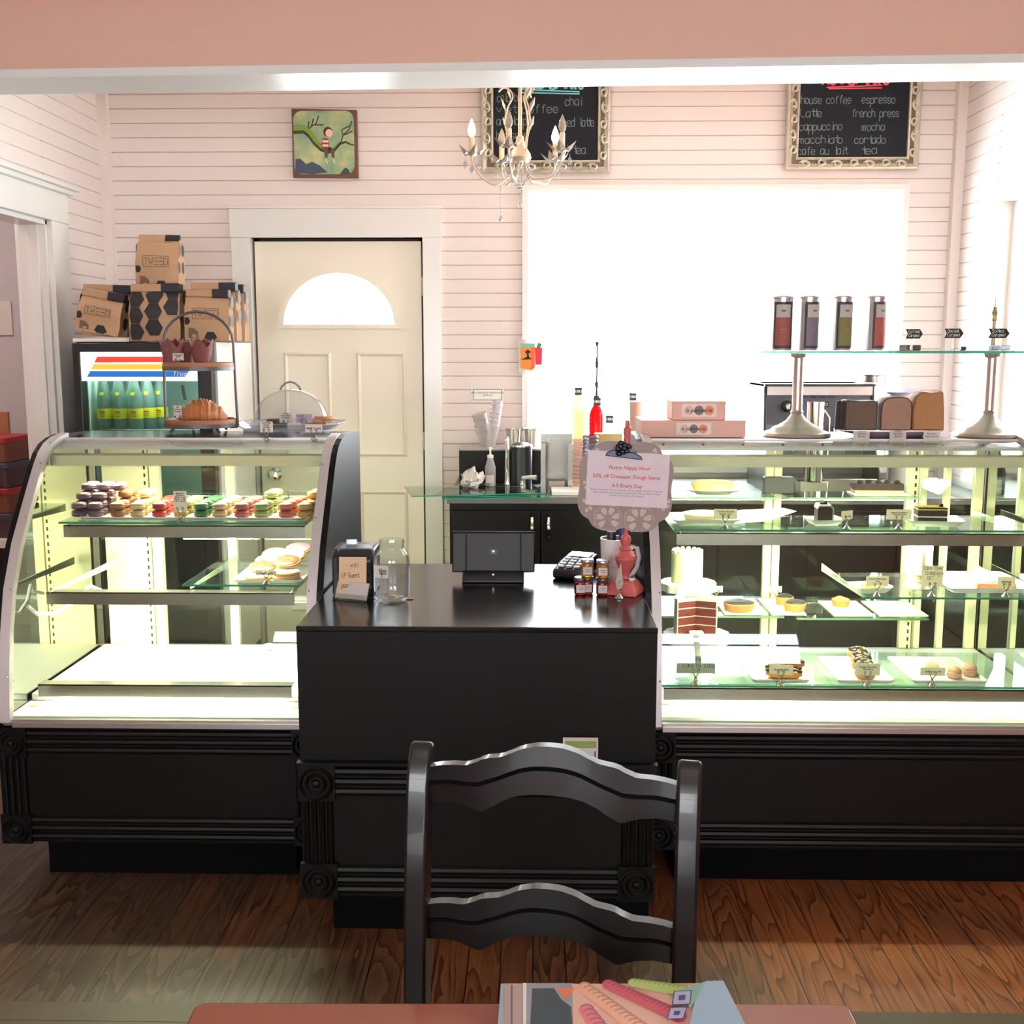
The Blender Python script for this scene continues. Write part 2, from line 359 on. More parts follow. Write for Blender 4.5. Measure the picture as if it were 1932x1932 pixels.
# doorway casing on the left wall
mb = MB(); cw = .17
mb.box(XL - .001, XL + .022, OY1, OY1 + cw, 0, 2.10).box(XL - .001, XL + .022, OY0 - cw, OY0, 0, 2.10)
mb.box(XL - .001, XL + .026, OY0 - cw, OY1 + cw, 2.10, 2.225).box(XL, XL + .05, OY0 - cw - .02, OY1 + cw + .02, 2.225, 2.245).box(XL, XL + .07, OY0 - cw - .04, OY1 + cw + .04, 2.245, 2.262)
mb.box(XL - .12, XL, OY1 - .02, OY1, 0, OZ).box(XL - .12, XL, OY0, OY0 + .02, 0, OZ).box(XL - .12, XL, OY0, OY1, OZ - .02, OZ)
mb.box(XL - .07, XL - .03, OY1 - .035, OY1 - .02, 0, OZ - .02).box(XL - .14, XL - .118, OY1 - .005, OY1 + .12, 0, OZ + .1)
struct(mb.build('trim_6', TRIMW, bevel=.002))
# back door
def door():
    root = thing('door_1', None, None, (0, 0, 0)); root['kind'] = 'structure'
    c = MB().box(DX0 - .105, DX0 - .012, YB - .022, YB + .1, 0, DZ + .015).box(DX1 + .012, DX1 + .1, YB - .022, YB + .1, 0, DZ + .015).box(DX0 - .11, DX1 + .105, YB - .024, YB + .1, DZ + .015, 2.234)
    c.box(DX0 - .115, DX1 + .11, YB - .034, YB, 2.226, 2.240); c.build('door_casing', TRIMW, root, bevel=.002)
    # leaf: slab with fanlight cut out
    y0, y1 = YB + .02, YB + .06; cx = (at(530, 616, YB).x + at(748, 616, YB).x) / 2; r = (at(748, 616, YB).x - at(530, 616, YB).x) / 2 - .012; zb = at(640, 612, YB).z; rz = at(640, 515, YB).z - zb
    arc = [(cx + r * math.cos(math.pi * i / 20), zb + rz * math.sin(math.pi * i / 20)) for i in range(21)]
    lf = MB().box(DX0, DX1, y0, y1, .01, zb)
    lf.prism([(DX0, zb), (arc[20][0], zb)] + arc[::-1][1:11] + [(arc[10][0], DZ), (DX0, DZ)], 'y', y0, y1)
    lf.prism([(DX1, zb), (DX1, DZ), (arc[10][0], DZ)] + arc[::-1][10:20] + [(arc[0][0], zb)], 'y', y0, y1)
    leaf = lf.build('door_leaf', DOORC, root, smooth=False)
    def ring(outer, inner):
        m = MB(); n = len(outer)
        vs = [(x, y0 - .012, z) for x, z in outer] + [(x, y0 - .012, z) for x, z in inner] + [(x, y0, z) for x, z in outer] + [(x, y0, z) for x, z in inner]; fs = []
        for i in range(n):
            j = (i + 1) % n; fs += [(i, j, n + j, n + i), (i, 2 * n + i, 2 * n + j, j), (n + i, n + j, 3 * n + j, 3 * n + i)]
        return m.add(vs, fs)
    big = [(cx + (r + .03) * math.cos(math.pi * i / 20), zb + (rz + .03) * math.sin(math.pi * i / 20)) for i in range(21)] + [(cx - r - .03, zb - .02), (cx + r + .03, zb - .02)]
    ring(big, arc + [(cx - r, zb), (cx + r, zb)]).build('fanlight_frame', DOORC, leaf)
    g = MB(); hub = [(cx + .035 * math.cos(math.pi * i / 10), zb + .035 * math.sin(math.pi * i / 10)) for i in range(11)]
    for k in (36, 72, 108, 144):
        c_, s_ = math.cos(R(k)), math.sin(R(k)); g.tube([(cx + .04 * c_, y0 + .006, zb + .04 * s_), (cx + r * c_, y0 + .006, zb + rz * s_)], .005, 4)
    g.tube([(x, y0 + .006, z) for x, z in hub], .005, 4); g.build('glazing_bars', WHT, leaf)
    MB().prism(arc, 'y', y0 + .015, y0 + .019).build('fanlight_pane', glass('frosted_fan', (255, 255, 255), 1.3, body=.15), leaf)
    for px0, px1, py0, py1 in ((533, 628, 664, 862), (671, 768, 664, 862)):
        A = at(px0, py0, YB); B = at(px1, py1, YB)
        for z1_, z0_ in ((A.z, B.z), (B.z - .17, .22)):
            o = [(A.x, z0_), (B.x, z0_), (B.x, z1_), (A.x, z1_)]; e = .022; i_ = [(A.x + e, z0_ + e), (B.x - e, z0_ + e), (B.x - e, z1_ - e), (A.x + e, z1_ - e)]
            m = MB(); mid = [(A.x + e / 2, z0_ + e / 2), (B.x - e / 2, z0_ + e / 2), (B.x - e / 2, z1_ - e / 2), (A.x + e / 2, z1_ - e / 2)]
            vs = [(x, y0 - .001, z) for x, z in o] + [(x, y0 - .012, z) for x, z in mid] + [(x, y0 - .001, z) for x, z in i_]; fs = []
            for k in range(4):
                j = (k + 1) % 4; fs += [(k, j, 4 + j, 4 + k), (4 + k, 4 + j, 8 + j, 8 + k)]
            m.add(vs, fs).build('raised_panel', DOORC, leaf, smooth=False)
    MB().box(DX0 - .03, DX0 + .012, y1 + .001, y1 + .03, 0, DZ + .02).box(DX1 - .012, DX1 + .03, y1 + .001, y1 + .03, 0, DZ + .02).box(DX0 - .03, DX1 + .03, y1 + .001, y1 + .03, DZ - .012, DZ + .03).build('gap_light_blocker', pm('dark_gap_shade', (70, 62, 54), .8), root, smooth=False)  # dark strips added behind the leaf to block sky light and shade the gap
    kx = at(521, 895, YB); kn = MB().lathe([(.03, 0), (.032, .006), (.012, .012), (.012, .035), (.026, .045), (.03, .06), (.024, .072), (.001, .076)], seg=20)
    kn.xf(Matrix.Translation((DX0 + .07, y0, kx.z)) @ Matrix.Rotation(R(90), 4, 'X')); kn.build('door_handle', CHROME, leaf)
    for zz in (at(795, 540, YB).z, at(797, 832, YB).z, .3): MB().tube([(DX1 + .006, y0 - .006, zz - .045), (DX1 + .006, y0 - .006, zz + .045)], .006).build('hinge', ALU, leaf)
door()
def window(name, x0, x1, z0, z1, place, cas=.09, single=False):
    root = thing(name, None, None); root['kind'] = 'structure'
    m = MB(); B = lambda a, b, o0, o1, c, d: m.prism([(0, 0)] * 3, 'x', 0, 0) if 0 else m.add([place(x, o, z) for x in (a, b) for o in (o0, o1) for z in (c, d)], [(0, 1, 3, 2), (4, 6, 7, 5), (0, 4, 5, 1), (2, 3, 7, 6), (0, 2, 6, 4), (1, 5, 7, 3)])
    B(x0 - cas, x0 + .006, -.095, .02, z0 - .02, z1); B(x1 - .006, x1 + cas, -.095, .02, z0 - .02, z1); B(x0 - cas, x1 + cas, -.095, .022, z1 - .006, z1 + cas); B(x0 - cas - .02, x1 + cas + .02, -.1, .05, z0 - .05, z0 - .02)
    m.build('window_casing', TRIMW, root)
    m = MB(); mid = (z0 + z1) / 2; n = 2
    sw = .012 if single else .04
    for a, b in ((x0, x0 + sw), ((x0 + x1) / 2 - .03, (x0 + x1) / 2 + .03), (x1 - sw, x1)):
        if single and a > x0 and b < x1: continue
        B(a, b, -.09, -.07, z0 - .02, z1)
    for c, d in ((z0 - .02, z0 + .01), (mid - .02, mid + .02), (z1 - sw, z1)):
        if single and c == mid - .02: continue
        B(x0, x1, -.089, -.071, c, d)
    m.build('window_sash', TRIMW, root); m = MB(); B(x0, x1, -.082, -.078, z0, z1); m.build('window_pane', glass('window_glass', (250, 252, 252), 1.4), root)
window('window_1', WX0, WX1, WZ0, WZ1, lambda a, o, z: (a, YB - o, z), .022, True); window('window_2', RY0, RY1, RZ0, RZ1, lambda a, o, z: (XR - o, a, z), .07)
for i, x in enumerate((-1.2, 1.2)):
    root = thing('window_%d' % (i + 3), None, None); root['kind'] = 'structure'
    MB().box(x - .8, x - .75, -1.96, -1.93, 1.0, 1.9).box(x + .75, x + .8, -1.96, -1.93, 1.0, 1.9).box(x - .02, x + .02, -1.96, -1.93, 1.0, 1.9).box(x - .75, x + .75, -1.959, -1.931, 1.48, 1.52).build('window_sash', TRIMW, root)
# ================================================================== DISPLAY CASES
PROF = [(3.03, .49), (3.045, .62), (3.065, .74), (3.10, .86), (3.165, .98), (3.22, 1.05), (3.285, 1.13), (3.34, 1.195), (3.372, 1.226), (3.41, 1.248), (3.46, 1.262), (3.53, 1.27)]
def off(prof, d):
    out = []
    for i, p in enumerate(prof):
        a = prof[max(0, i - 1)]; b = prof[min(len(prof) - 1, i + 1)]; t = Vector((b[0] - a[0], b[1] - a[1])).normalized()
        out.append((p[0] + t.y * d, p[1] - t.x * d))
    return out
YK = 3.80
def rosette(cx, cz, s, y):
    m = MB().box(cx - s / 2, cx + s / 2, y - .016, y, cz - s / 2, cz + s / 2)
    l = MB().lathe([(.036, 0), (.04, .004), (.036, .009), (.031, .003), (.026, .003), (.022, .008), (.017, .003), (.011, .003), (.008, .008), (.001, .010)], seg=24, cap=False)
    k = s / .085; l.xf(Matrix.Translation((cx, y - .016, cz)) @ Matrix.Rotation(R(90), 4, 'X') @ Matrix.Scale(k, 4)); m.add(l.v, l.f); return m
def reed(x0, x1, z0, z1, y, vert=False, n=4):
    """a flat moulding strip with n rounded reeds, standing 14 mm off the face y"""
    m = MB(); d = .012
    if vert: L = x1 - x0; s0 = x0
    else: L = z1 - z0; s0 = z0
    prof = [(0, 0)]
    for k in range(n):
        c0 = s0 + L * (k + .08) / n; c1 = s0 + L * (k + .92) / n
        for t in (0, .15, .5, .85, 1): prof.append((c0 + (c1 - c0) * t, d * (.35 + .65 * math.sin(math.pi * t) ** .6 if 0 < t < 1 else .25)))
    prof[0] = (s0, 0); prof.append((s0 + L, 0)); prof = [(a, y - o) for a, o in prof]; nn = len(prof)
    if vert: vs = [(a, o, z0) for a, o in prof] + [(a, o, z1) for a, o in prof]
    else: vs = [(x0, o, a) for a, o in prof] + [(x1, o, a) for a, o in prof]
    return m.add(vs, [(i, i + 1, nn + i + 1, nn + i) for i in range(nn - 1)])
def base_front(root, x0, x1, y, z0, z1, s, part='base_cabinet'):
    """corner rosettes, fluted stiles and reeded rails"""
    for cx in (x0 + s / 2, x1 - s / 2):
        for cz in (z0 + s / 2, z1 - s / 2): rosette(cx, cz, s, y).build('corner_rosette', BLK, root, world=True)
        reed(cx - s * .42, cx + s * .42, z0 + s, z1 - s, y, True, 4).build('fluted_stile', BLK, root, world=True)
    for cz in (z0 + s / 2, z1 - s / 2): reed(x0 + s, x1 - s, cz - s * .42, cz + s * .42, y, False, 3).build('reeded_rail', BLK, root, world=True)
LAMPC = (1, .97, .68)
def case(x0, x1, label, shelves, post, top_alu, label_base=None):
    root = thing('display_case', label, 'display case', (x0, 3.03, 0), group=None)
    MB().box(x0, x1, 3.03, YK, .125, .475).build('base_cabinet', BLK, root, world=True)
    base_front(root, x0, x1, 3.03, .125, .475, .088)
    MB().box(x0 + .1, x1 - .1 if x1 < 1 else x1, 3.09, YK - .05, 0, .125).build('kick_board', KICK, root, world=True)
    MB().box(x0 + .05, x1 - .05, 3.018, 3.045, .476, .490).box(x0 + .05, x1 - .05, 3.024, 3.04, .490, .498).build('front_sill', ALU, root, world=True)
    out = off(PROF, -.012)
    for k, (a, b) in enumerate(((x0, x0 + .022), (x1 - .022, x1))):
        pts = [(3.025, .475)] + out + [(YK, 1.2715), (YK, .475)]
        MB().prism(pts, 'x', a, b).build('end_panel', BLK, root, world=True, smooth=False)
        ins = b if k == 0 else a; dd = .0015 if k == 0 else -.0015
        MB().prism([(3.05, .5)] + off(PROF, .02)[1:] + [(YK - .02, 1.24), (YK - .02, .5)], 'x', min(ins, ins + dd), max(ins, ins + dd)).build('mirror_panel', MIRR, root, world=True, smooth=False)
        # curved metal edge capping the glass
        o1 = off(PROF, -.016); o2 = off(PROF, .008); e0, e1 = (a + .018, a + .046) if k == 0 else (b - .046, b - .018)
        MB().prism([(3.03, .478)] + o1 + o2[::-1] + [(3.05, .478)], 'x', e0, e1).build('curved_edge_trim', ALUP, root, world=True)
        sc_ = MB()
        for i in (1, 3, 5, 7, 9): p = off(PROF, -.0175)[i]; sc_.ball(((e0 + e1) / 2 + (.008 if k == 0 else -.008), p[0], p[1]), .0028, 8, 4)
        sc_.build('trim_screws', STEEL, root, world=True)
    xi0, xi1 = x0 + .026, x1 - .026
    # curved front glass
    g = off(PROF, -.002); g2 = off(PROF, .003); n = len(g)
    vs = [(xi0, *p) for p in g] + [(xi1, *p) for p in g] + [(xi0, *p) for p in g2] + [(xi1, *p) for p in g2]
    fs = [(i, i + 1, n + i + 1, n + i) for i in range(n - 1)] + [(2 * n + i, 3 * n + i, 3 * n + i + 1, 2 * n + i + 1) for i in range(n - 1)]
    MB().add(vs, fs).build('curved_front_glass', GL, root, world=True)
    # top
    yt = 3.50
    MB().box(x0 + .003, x1 - .003, yt, YK - .002, 1.247, 1.2725).build('top_board', BLKTOP if not top_alu else STEEL, root, world=True, bevel=.002)
    MB().box(x0 + .03, x1 - .03, yt - .012, yt, 1.236, 1.2725).build('top_front_rail', ALUP, root, world=True)
    if top_alu:
        m = MB()
        for i in range(10): m.ball((x0 + .09 + i * .125, yt - .0125, 1.2545), .004, 8, 4)
        m.build('rail_screws', INK, root, world=True)
    MB().box(xi0, xi1, 3.42, 3.50, 1.214, 1.222).box(xi0, xi1, 3.42, 3.426, 1.190, 1.214).build('lamp_canopy', CREAMF, root, world=True)
    # lamp at the canopy
    MB().tube([(x0 + .12, 3.47, 1.2), (x1 - .12, 3.47, 1.2)], .009).build('lamp_tube', em('case_lamp', (255, 252, 225), 14), root, world=True)
    area('canopy_lamp_light', (x0 + .0, 0, 0), (0, 0, 0), x1 - x0 - .2, .03, 7.5 * (x1 - x0), LAMPC, parent=root).location = ((x1 - x0) / 2, .44, 1.185)
    # deck
    MB().box(xi0, xi1, 3.05, YK - .03, .476, .500).build('deck', MELA, root, world=True)
    MB().box(xi0 + .004, xi1 - .004, 3.19, YK - .04, .501, .522).build('raised_deck', MELA, root, world=True, bevel=.003)
    for (sx0, sx1, y, z, kind, yb) in shelves:   # kind: 'h' glass with a lamp housing, 'g' glass alone
        if kind == 'h':
            hz = z - .012
            MB().box(sx0, sx1, y, y + .004, hz - .037, hz).box(sx0, sx1, y, y + .045, hz - .003, hz).build('lamp_housing', STEEL, root, world=True)
            MB().tube([(sx0 + .04, y + .024, hz - .02), (sx1 - .04, y + .024, hz - .02)], .008).build('lamp_tube', em('case_lamp', (255, 252, 225), 14), root, world=True)
            area('shelf_lamp_light', (0, 0, 0), (R(20), 0, 0), sx1 - sx0 - .1, .02, 17.0 * (sx1 - sx0), LAMPC, parent=root).location = ((sx0 + sx1) / 2 - x0, y + .03 - 3.03, hz - .034)
        if kind in 'hg' and yb > y:
            MB().box(sx0 - .01, sx1 + .01, y - .008, yb, z - .006, z).build('glass_shelf', GLS, root, world=True, smooth=False)
            MB().box(sx0 - .01, sx1 + .01, y - .0095, y - .008, z - .006, z).build('glass_shelf_edge', GLE, root, world=True, smooth=False)
        if z > .6:
            for bx in (sx0 + .012, sx1 - .012):
                MB().prism([(y, z - .010), (YK - .05, z - .008), (YK - .05, z - .034), (y, z - .016)], 'x', bx - .0015, bx + .0015).build('shelf_bracket', pm('pale_green_bracket', (232, 240, 214), .4, 0), root, world=True)
    # rear: slotted standards and sliding door frames
    for a, b in post:
        MB().box(a, b, YK - .03, YK - .005, .5, 1.235).build('rear_door_frame', CREAMF, root, world=True, bevel=.001)
        if b - a > .035:
            m = MB()
            for i in range(26): m.box(b - .014, b - .008, YK - .0315, YK - .0295, .52 + i * .027, .533 + i * .027)
            m.build('slotted_standard', INK, root, world=True)
    MB().box(x0 + .02, x1 - .02, YK - .035, YK - .002, 1.235, 1.247).box(x0 + .02, x1 - .02, YK - .035, YK - .002, .476, .515).build('rear_track', ALU, root, world=True)
    MB().box(x0 + .03, x1 - .03, YK - .016, YK - .012, .515, 1.235).build('rear_sliding_glass', GL, root, world=True)
    return root
LX0, LX1 = -1.55, -.607
left = case(LX0, LX1, 'left curved-glass pastry case with black wood base and white lit shelves', [
    (-1.44, -.70, 3.30, 1.032, 'h', 3.70), (-1.46, -.715, 3.20, .845, 'h', 3.2), (-1.05, -.715, 3.24, .852, 'g', 3.62), (-1.48, -.72, 3.15, .575, 'h', 3.15)],
    [(-1.50, -1.34), (-1.335, -1.30), (-1.07, -1.04), (-.66, -.64)], False)
RX0, RX1 = .315, 1.56
right = case(RX0, RX1, 'right curved-glass pastry case with steel top holding cakes and eclairs', [
    (.425, 1.50, 3.27, 1.020, 'h', 3.56), (.975, 1.52, 3.20, .832, 'g', 3.55), (.38, 1.50, 3.14, .580, 'h', 3.50)],
    [(.35, .38), (.79, .815), (.82, .845), (1.27, 1.31), (1.32, 1.34), (1.40, 1.42), (1.50, 1.53)], True)
for x0, x1, zz in ((.40, .79, 1.072), (.83, 1.26, 1.072), (.40, .80, .705), (.84, 1.26, .70)):
    MB().box(x0, x1, 3.47 if zz < 1 else 3.60, 3.76, zz - .006, zz).build('glass_shelf', GLS, right, world=True, smooth=False)
    MB().box(x0, x1, 3.4685 if zz < 1 else 3.5985, 3.47 if zz < 1 else 3.60, zz - .006, zz).build('glass_shelf_edge', pm('dark_glass_edge', (90, 120, 100), .2), right, world=True, smooth=False)
m = MB().tube([(-1.50, 3.16 + .02 * 0, .80), (-1.49, 3.2, .765), (-1.47, 3.28, .75), (-1.45, 3.38, .765), (-1.43, 3.45, .80), (-1.41, 3.5, .77), (-1.40, 3.6, .74)], .006)
m.build('lamp_cable', WHT, left, world=True)
# ================================================================== CASH COUNTER
CX0, CX1, CY0, CY1 = -.601, .309, 2.695, 3.52
ctr = thing('cash_counter', 'black wooden cash counter with glossy top standing between two pastry cases', 'counter', ((CX0 + CX1) / 2, CY0, 0))
MB().box(CX0, CX1, CY0, CY1, .848, .862).build('counter_top', BLKTOP, ctr, world=True, bevel=.0025)
MB().box(CX0 + .001, CX1 - .001, CY0 + .0008, CY1 - .01, .505, .848).build('upper_panel', BLK, ctr, world=True)
MB().box(CX0 + .002, CX1 - .002, CY0 - .004, CY1 - .02, .142, .505).build('base_cabinet', BLK, ctr, world=True)
MB().box(CX0 - .004, CX1 + .004, CY0 - .024, CY0, .505, .511).build('ledge', BLK, ctr, world=True)
base_front(ctr, CX0 - .002, CX1 + .002, CY0 - .004, .142, .503, .095)
MB().box(CX0 + .06, CX1 - .0, 2.785, CY1 - .05, 0, .142).build('kick_board', KICK, ctr, world=True)
# ================================================================== BACK CABINET
cab = thing('back_cabinet', 'black low cabinet with silver handles and grey worktop below the window', 'cabinet', (.8, 4.74, 0))
MB().box(-.372, 1.98, 4.76, 5.46, .10, .89).build('cabinet_body', BLK, cab, world=True); MB().box(-.33, 1.96, 4.82, 5.44, 0, .10).build('kick_board', KICK, cab, world=True)
MB().box(-.382, 1.985, 4.735, 5.47, .89, .921).build('worktop', pm('grey_laminate', (120, 116, 118), .35, var=.1), cab, world=True, bevel=.003)
for i in range(6):
    a = -.362 + i * .386; d_ = MB().box(a + .004, a + .382, 4.742, 4.76, .13, .86).build('cabinet_door', BLK, cab, world=True, bevel=.002)
    hx = a + .35 if i % 2 == 0 else a + .036
    MB().tube([(hx, 4.742, .845), (hx, 4.722, .83), (hx, 4.716, .79), (hx, 4.722, .75), (hx, 4.742, .735)], [.003, .006, .008, .006, .003]).build('handle', CHROME, d_, world=True)
# ================================================================== CHAIR
def chair():
    W = .44; rot = R(-11)
    pl = atz(780, 1405, .985); prr = atz(1300, 1442, .985)
    d = prr - pl; rz = math.atan2(d.y, d.x); c = (pl + prr) / 2; W = d.length
    root = thing('dining_chair', 'black lacquered ladder-back chair with wavy rails pushed up to the table', 'chair', (c.x, c.y, 0), rz)
    # local: back posts at x = +-W/2, y=0 ; the seat runs to -y (towards the table)
    def post(sx):
        m = MB(); t = .017; pr = []
        zs = [(0, .06), (.2, .03), (.45, .0), (.6, .003), (.75, .011), (.86, .022), (.92, .031), (.947, .038), (.968, .047)]
        ws = [.030, .034, .042, .040, .037, .035, .033, .030, .024]
        front = [(y - w_ / 2, z) for (z, y), w_ in zip(zs, ws)]; back = [(y + w_ / 2, z) for (z, y), w_ in zip(zs, ws)]
        m.prism(front + [(zs[-1][1], .974)] + back[::-1], 'x', sx * W / 2 - t, sx * W / 2 + t)
        return m
    for sx in (-1, 1): post(sx).build('back_post', CHAIRM, root, bevel=.005)
    def rail(zc, k):
        n = 48; x0, x1 = -W / 2 + .014, W / 2 - .014; topz = []; botz = []
        for i in range(n + 1):
            t = i / n; u = abs(2 * t - 1); x = x0 + (x1 - x0) * t
            def itp(tab):
                for (a_, va), (b_, vb) in zip(tab, tab[1:]):
                    if u <= b_: q_ = (u - a_) / (b_ - a_); q_ = .75 * q_ + .25 * q_ * q_ * (3 - 2 * q_); return va + (vb - va) * q_
                return tab[-1][1]
            top = zc + itp([(0, .0500), (.10, .0492), (.22, .0435), (.30, .036), (.38, .0290), (.44, .0265), (.52, .0240), (.60, .016), (.68, .010), (.78, .0090), (.88, .006), (1, 0)]); lo = zc + itp([(0, -.0225), (.14, -.0235), (.26, -.028), (.36, -.036), (.46, -.048), (.56, -.0590), (.62, -.0545), (.72, -.0500), (.84, -.0490), (1, -.0540)])
            topz.append((x, top)); botz.append((x, lo))
        curve = lambda x: -.018 * (1 - (2 * x / W) ** 2) - .0 + .02
        m = MB(); layers = [];
        for t_, o in ((1, 0.010), (1, -.010)): pass
        # upper and lower halves separated by a shallow groove following the top edge
        mid = [(x, (zt * .54 + zb * .46)) for (x, zt), (_, zb) in zip(topz, botz)]
        g0 = [(x, z + .004) for x, z in mid]; g1 = [(x, z - .003) for x, z in mid]
        rows = [(topz, .009, .004), (topz, -.009, 0), (g0, -.010, 0), (mid, -.004, 0), (g1, -.010, 0), (botz, -.009, 0), (botz, .009, 0)]
        vs = []
        for row, o, dz in rows: vs += [(x, curve(x) + o + (.018 if zc > .8 else -.002), z) for x, z in row]
        k_ = n + 1; fs = []
        for r_ in range(len(rows)):
            for i in range(n): a = r_ * k_ + i; b_ = ((r_ + 1) % len(rows)) * k_ + i; fs.append((a, a + 1, b_ + 1, b_))
        return m.add(vs, fs)
    rail(.942, 1).build('back_rail', CHAIRM, root); rail(.737, 1).build('back_rail', CHAIRM, root)
    seat = [(-W / 2 - .01, .02), (W / 2 + .01, .02), (W / 2 + .03, -.40), (-W / 2 - .03, -.40)]
    MB().prism(seat, 'z', .42, .455).build('seat', CHAIRM, root, bevel=.008)
    for sx in (-1, 1):
        MB().tube([(sx * (W / 2 + .01), -.38, .42), (sx * (W / 2 + .01), -.38, 0)], [.02, .015], 8).build('front_leg', CHAIRM, root)
        MB().tube([(sx * (W / 2), .03, .2), (sx * (W / 2 + .01), -.38, .2)], .01, 8).build('stretcher', CHAIRM, root)
chair()
# ================================================================== TABLE + MENU
ta, tb = atz(402, 1884, .75), atz(1590, 1886, .75)
tab = thing('dining_table', 'reddish-brown square wooden table in the foreground with rounded corners', 'table', ((ta.x + tb.x) / 2, ta.y - .38, 0), math.atan2(tb.y - ta.y, tb.x - ta.x))
hw = (tb - ta).length / 2 + .012
TBW = pm('red_brown_table_wood', (150, 74, 50), .28, var=.22, scale=7, coat=.4)
MB().prism(rrect(-hw, hw, -.38, .38, .014), 'z', .722, .75).build('table_top', TBW, tab, bevel=.004)
MB().prism(rrect(-.2, .2, -.2, .2, .02), 'z', 0, .02).build('base_plate', PLAS, tab); MB().tube([(0, 0, .02), (0, 0, .72)], .035, 16).build('pedestal', PLAS, tab)
def menu():
    A = at(945, 1858, 1.262); B = at(1367, 1856, 1.262); c = (A + B) / 2; wd = (B - A).length
    root = thing('photo_menu', 'folded glossy menu with a photo of pink and green macarons on the table', 'menu', (c.x, 1.262, .751), R(-1))
    h = A.z - .751; dep = .30
    # an open booklet propped slightly: front sheet slopes down towards the viewer
    MB().add([(-wd / 2, 0, h), (wd / 2, 0, h), (wd / 2, -dep, .004), (-wd / 2, -dep, .004), (-wd / 2, 0, h - .003), (wd / 2, 0, h - .003), (wd / 2, -dep, .001), (-wd / 2, -dep, .001)],
             [(0, 3, 2, 1), (4, 5, 6, 7), (0, 1, 5, 4), (1, 2, 6, 5), (2, 3, 7, 6), (3, 0, 4, 7)]).build('cover_sheet', pm('menu_paper', (170, 180, 190), .25), root)
    MB().box(-wd / 2, wd / 2, .0, .003, 0, h - .003).build('back_sheet', pm('menu_paper'.replace('menu', 'menu_back'), (190, 180, 175), .4), root)
    sl = math.atan2(h - .004, dep); M = Matrix.Translation((0, 0, h + .0006)) @ Matrix.Rotation(sl - R(0), 4, 'X')
    def flat(pts, o=0): # pts in sheet coords: x, down
        return [M @ Vector((x, -d_, .0003 + o)) for x, d_ in pts]
    def poly(name, pts, rgb, o=0, ro=.3): m = MB(); v = flat(pts, o); m.add(v, [tuple(range(len(v)))]); return m.build(name, pm('print_' + '_'.join(map(str, rgb)), rgb, ro), root, smooth=False)
    Mw = WM[root.name] @ M; Mi = Mw.inverted(); cpos_ = Vector((0, 0, H))
    def ms(cx, cy):   # photo coordinates of the printed artwork on the sheet plane -> (x, down)
        o = Mi @ cpos_; d_ = Mi.to_3x3() @ Vector(ray(700 + cx / 2.927, 1360 + cy / 2.927)); t = -o.z / d_.z; p = o + d_ * t; return (p.x, -p.y)
    def art(name, pts, rgb, o): return poly(name, [ms(*p) for p in pts], rgb, o)
    B_ = 1760
    art('print_panel', [(735, 1452), (835, 1452), (835, B_), (735, B_)], (176, 152, 142), .0001); art('print_line', [(772, 1462), (782, 1462), (782, B_), (772, B_)], (110, 92, 90), .0003)
    art('print_stripe', [(838, 1450), (858, 1450), (858, B_), (838, B_)], (246, 236, 230), .0003); art('print_pale', [(858, 1450), (1120, 1450), (1120, B_), (858, B_)], (150, 150, 152), .0001)
    art('print_dark', [(890, 1480), (1010, 1478), (1050, 1540), (1105, 1580), (1120, B_), (875, B_)], (62, 72, 78), .0003); art('print_salmon', [(1020, 1480), (1125, 1476), (1110, 1500), (1075, 1540)], (226, 120, 80), .0004)
    art('print_background', [(1110, 1455), (1830, 1450), (1780, B_), (1120, B_)], (232, 182, 162), .0002)
    def mrow(c0, c1, n, r, rgb, k):
        m = MB(); da = tuple(int(v * .78) for v in rgb)
        for i in range(n):
            t = i / (n - 1); cx = c0[0] + (c1[0] - c0[0]) * t; cy = c0[1] + (c1[1] - c0[1]) * t; rr = r * (1 + .35 * t); o = .0005 + k * .0006 + i * .00002
            m.mi = 0; m.add(flat([ms(cx + rr * math.cos(a_ * math.pi / 10), cy + rr * .8 * math.sin(a_ * math.pi / 10)) for a_ in range(20)], o), [tuple(range(20))])
            m.mi = 1; q_ = [ms(cx + rr * math.cos(a_ * math.pi / 10), cy + rr * .8 * math.sin(a_ * math.pi / 10)) for a_ in range(12, 20)] + [ms(cx + rr * .86 * math.cos(a_ * math.pi / 10) - 1, cy + 3 + rr * .66 * math.sin(a_ * math.pi / 10)) for a_ in range(19, 11, -1)]; m.add(flat(q_, o + .00001), [tuple(range(16))])
        m.build('print_macaron_row', [pm('row_%d_%d' % rgb[:2], rgb, .3), pm('rowd_%d_%d' % rgb[:2], da, .3)], root, smooth=False)
    mrow((1190, 1600), (1300, 1760), 7, 44, (222, 120, 130), 0); mrow((1180, 1478), (1560, 1760), 16, 40, (240, 176, 146), 1); mrow((1310, 1462), (1700, 1640), 17, 34, (198, 78, 96), 2); mrow((1450, 1455), (1720, 1500), 11, 30, (172, 190, 104), 3)
    art('print_blue_corner', [(1850, 1452), (1945, 1450), (2100, B_), (1740, B_), (1790, 1560)], (160, 184, 204), .0036); art('print_green_edge', [(1700, 1500), (1850, 1452), (1790, 1560), (1760, 1600)], (140, 176, 160), .0032)
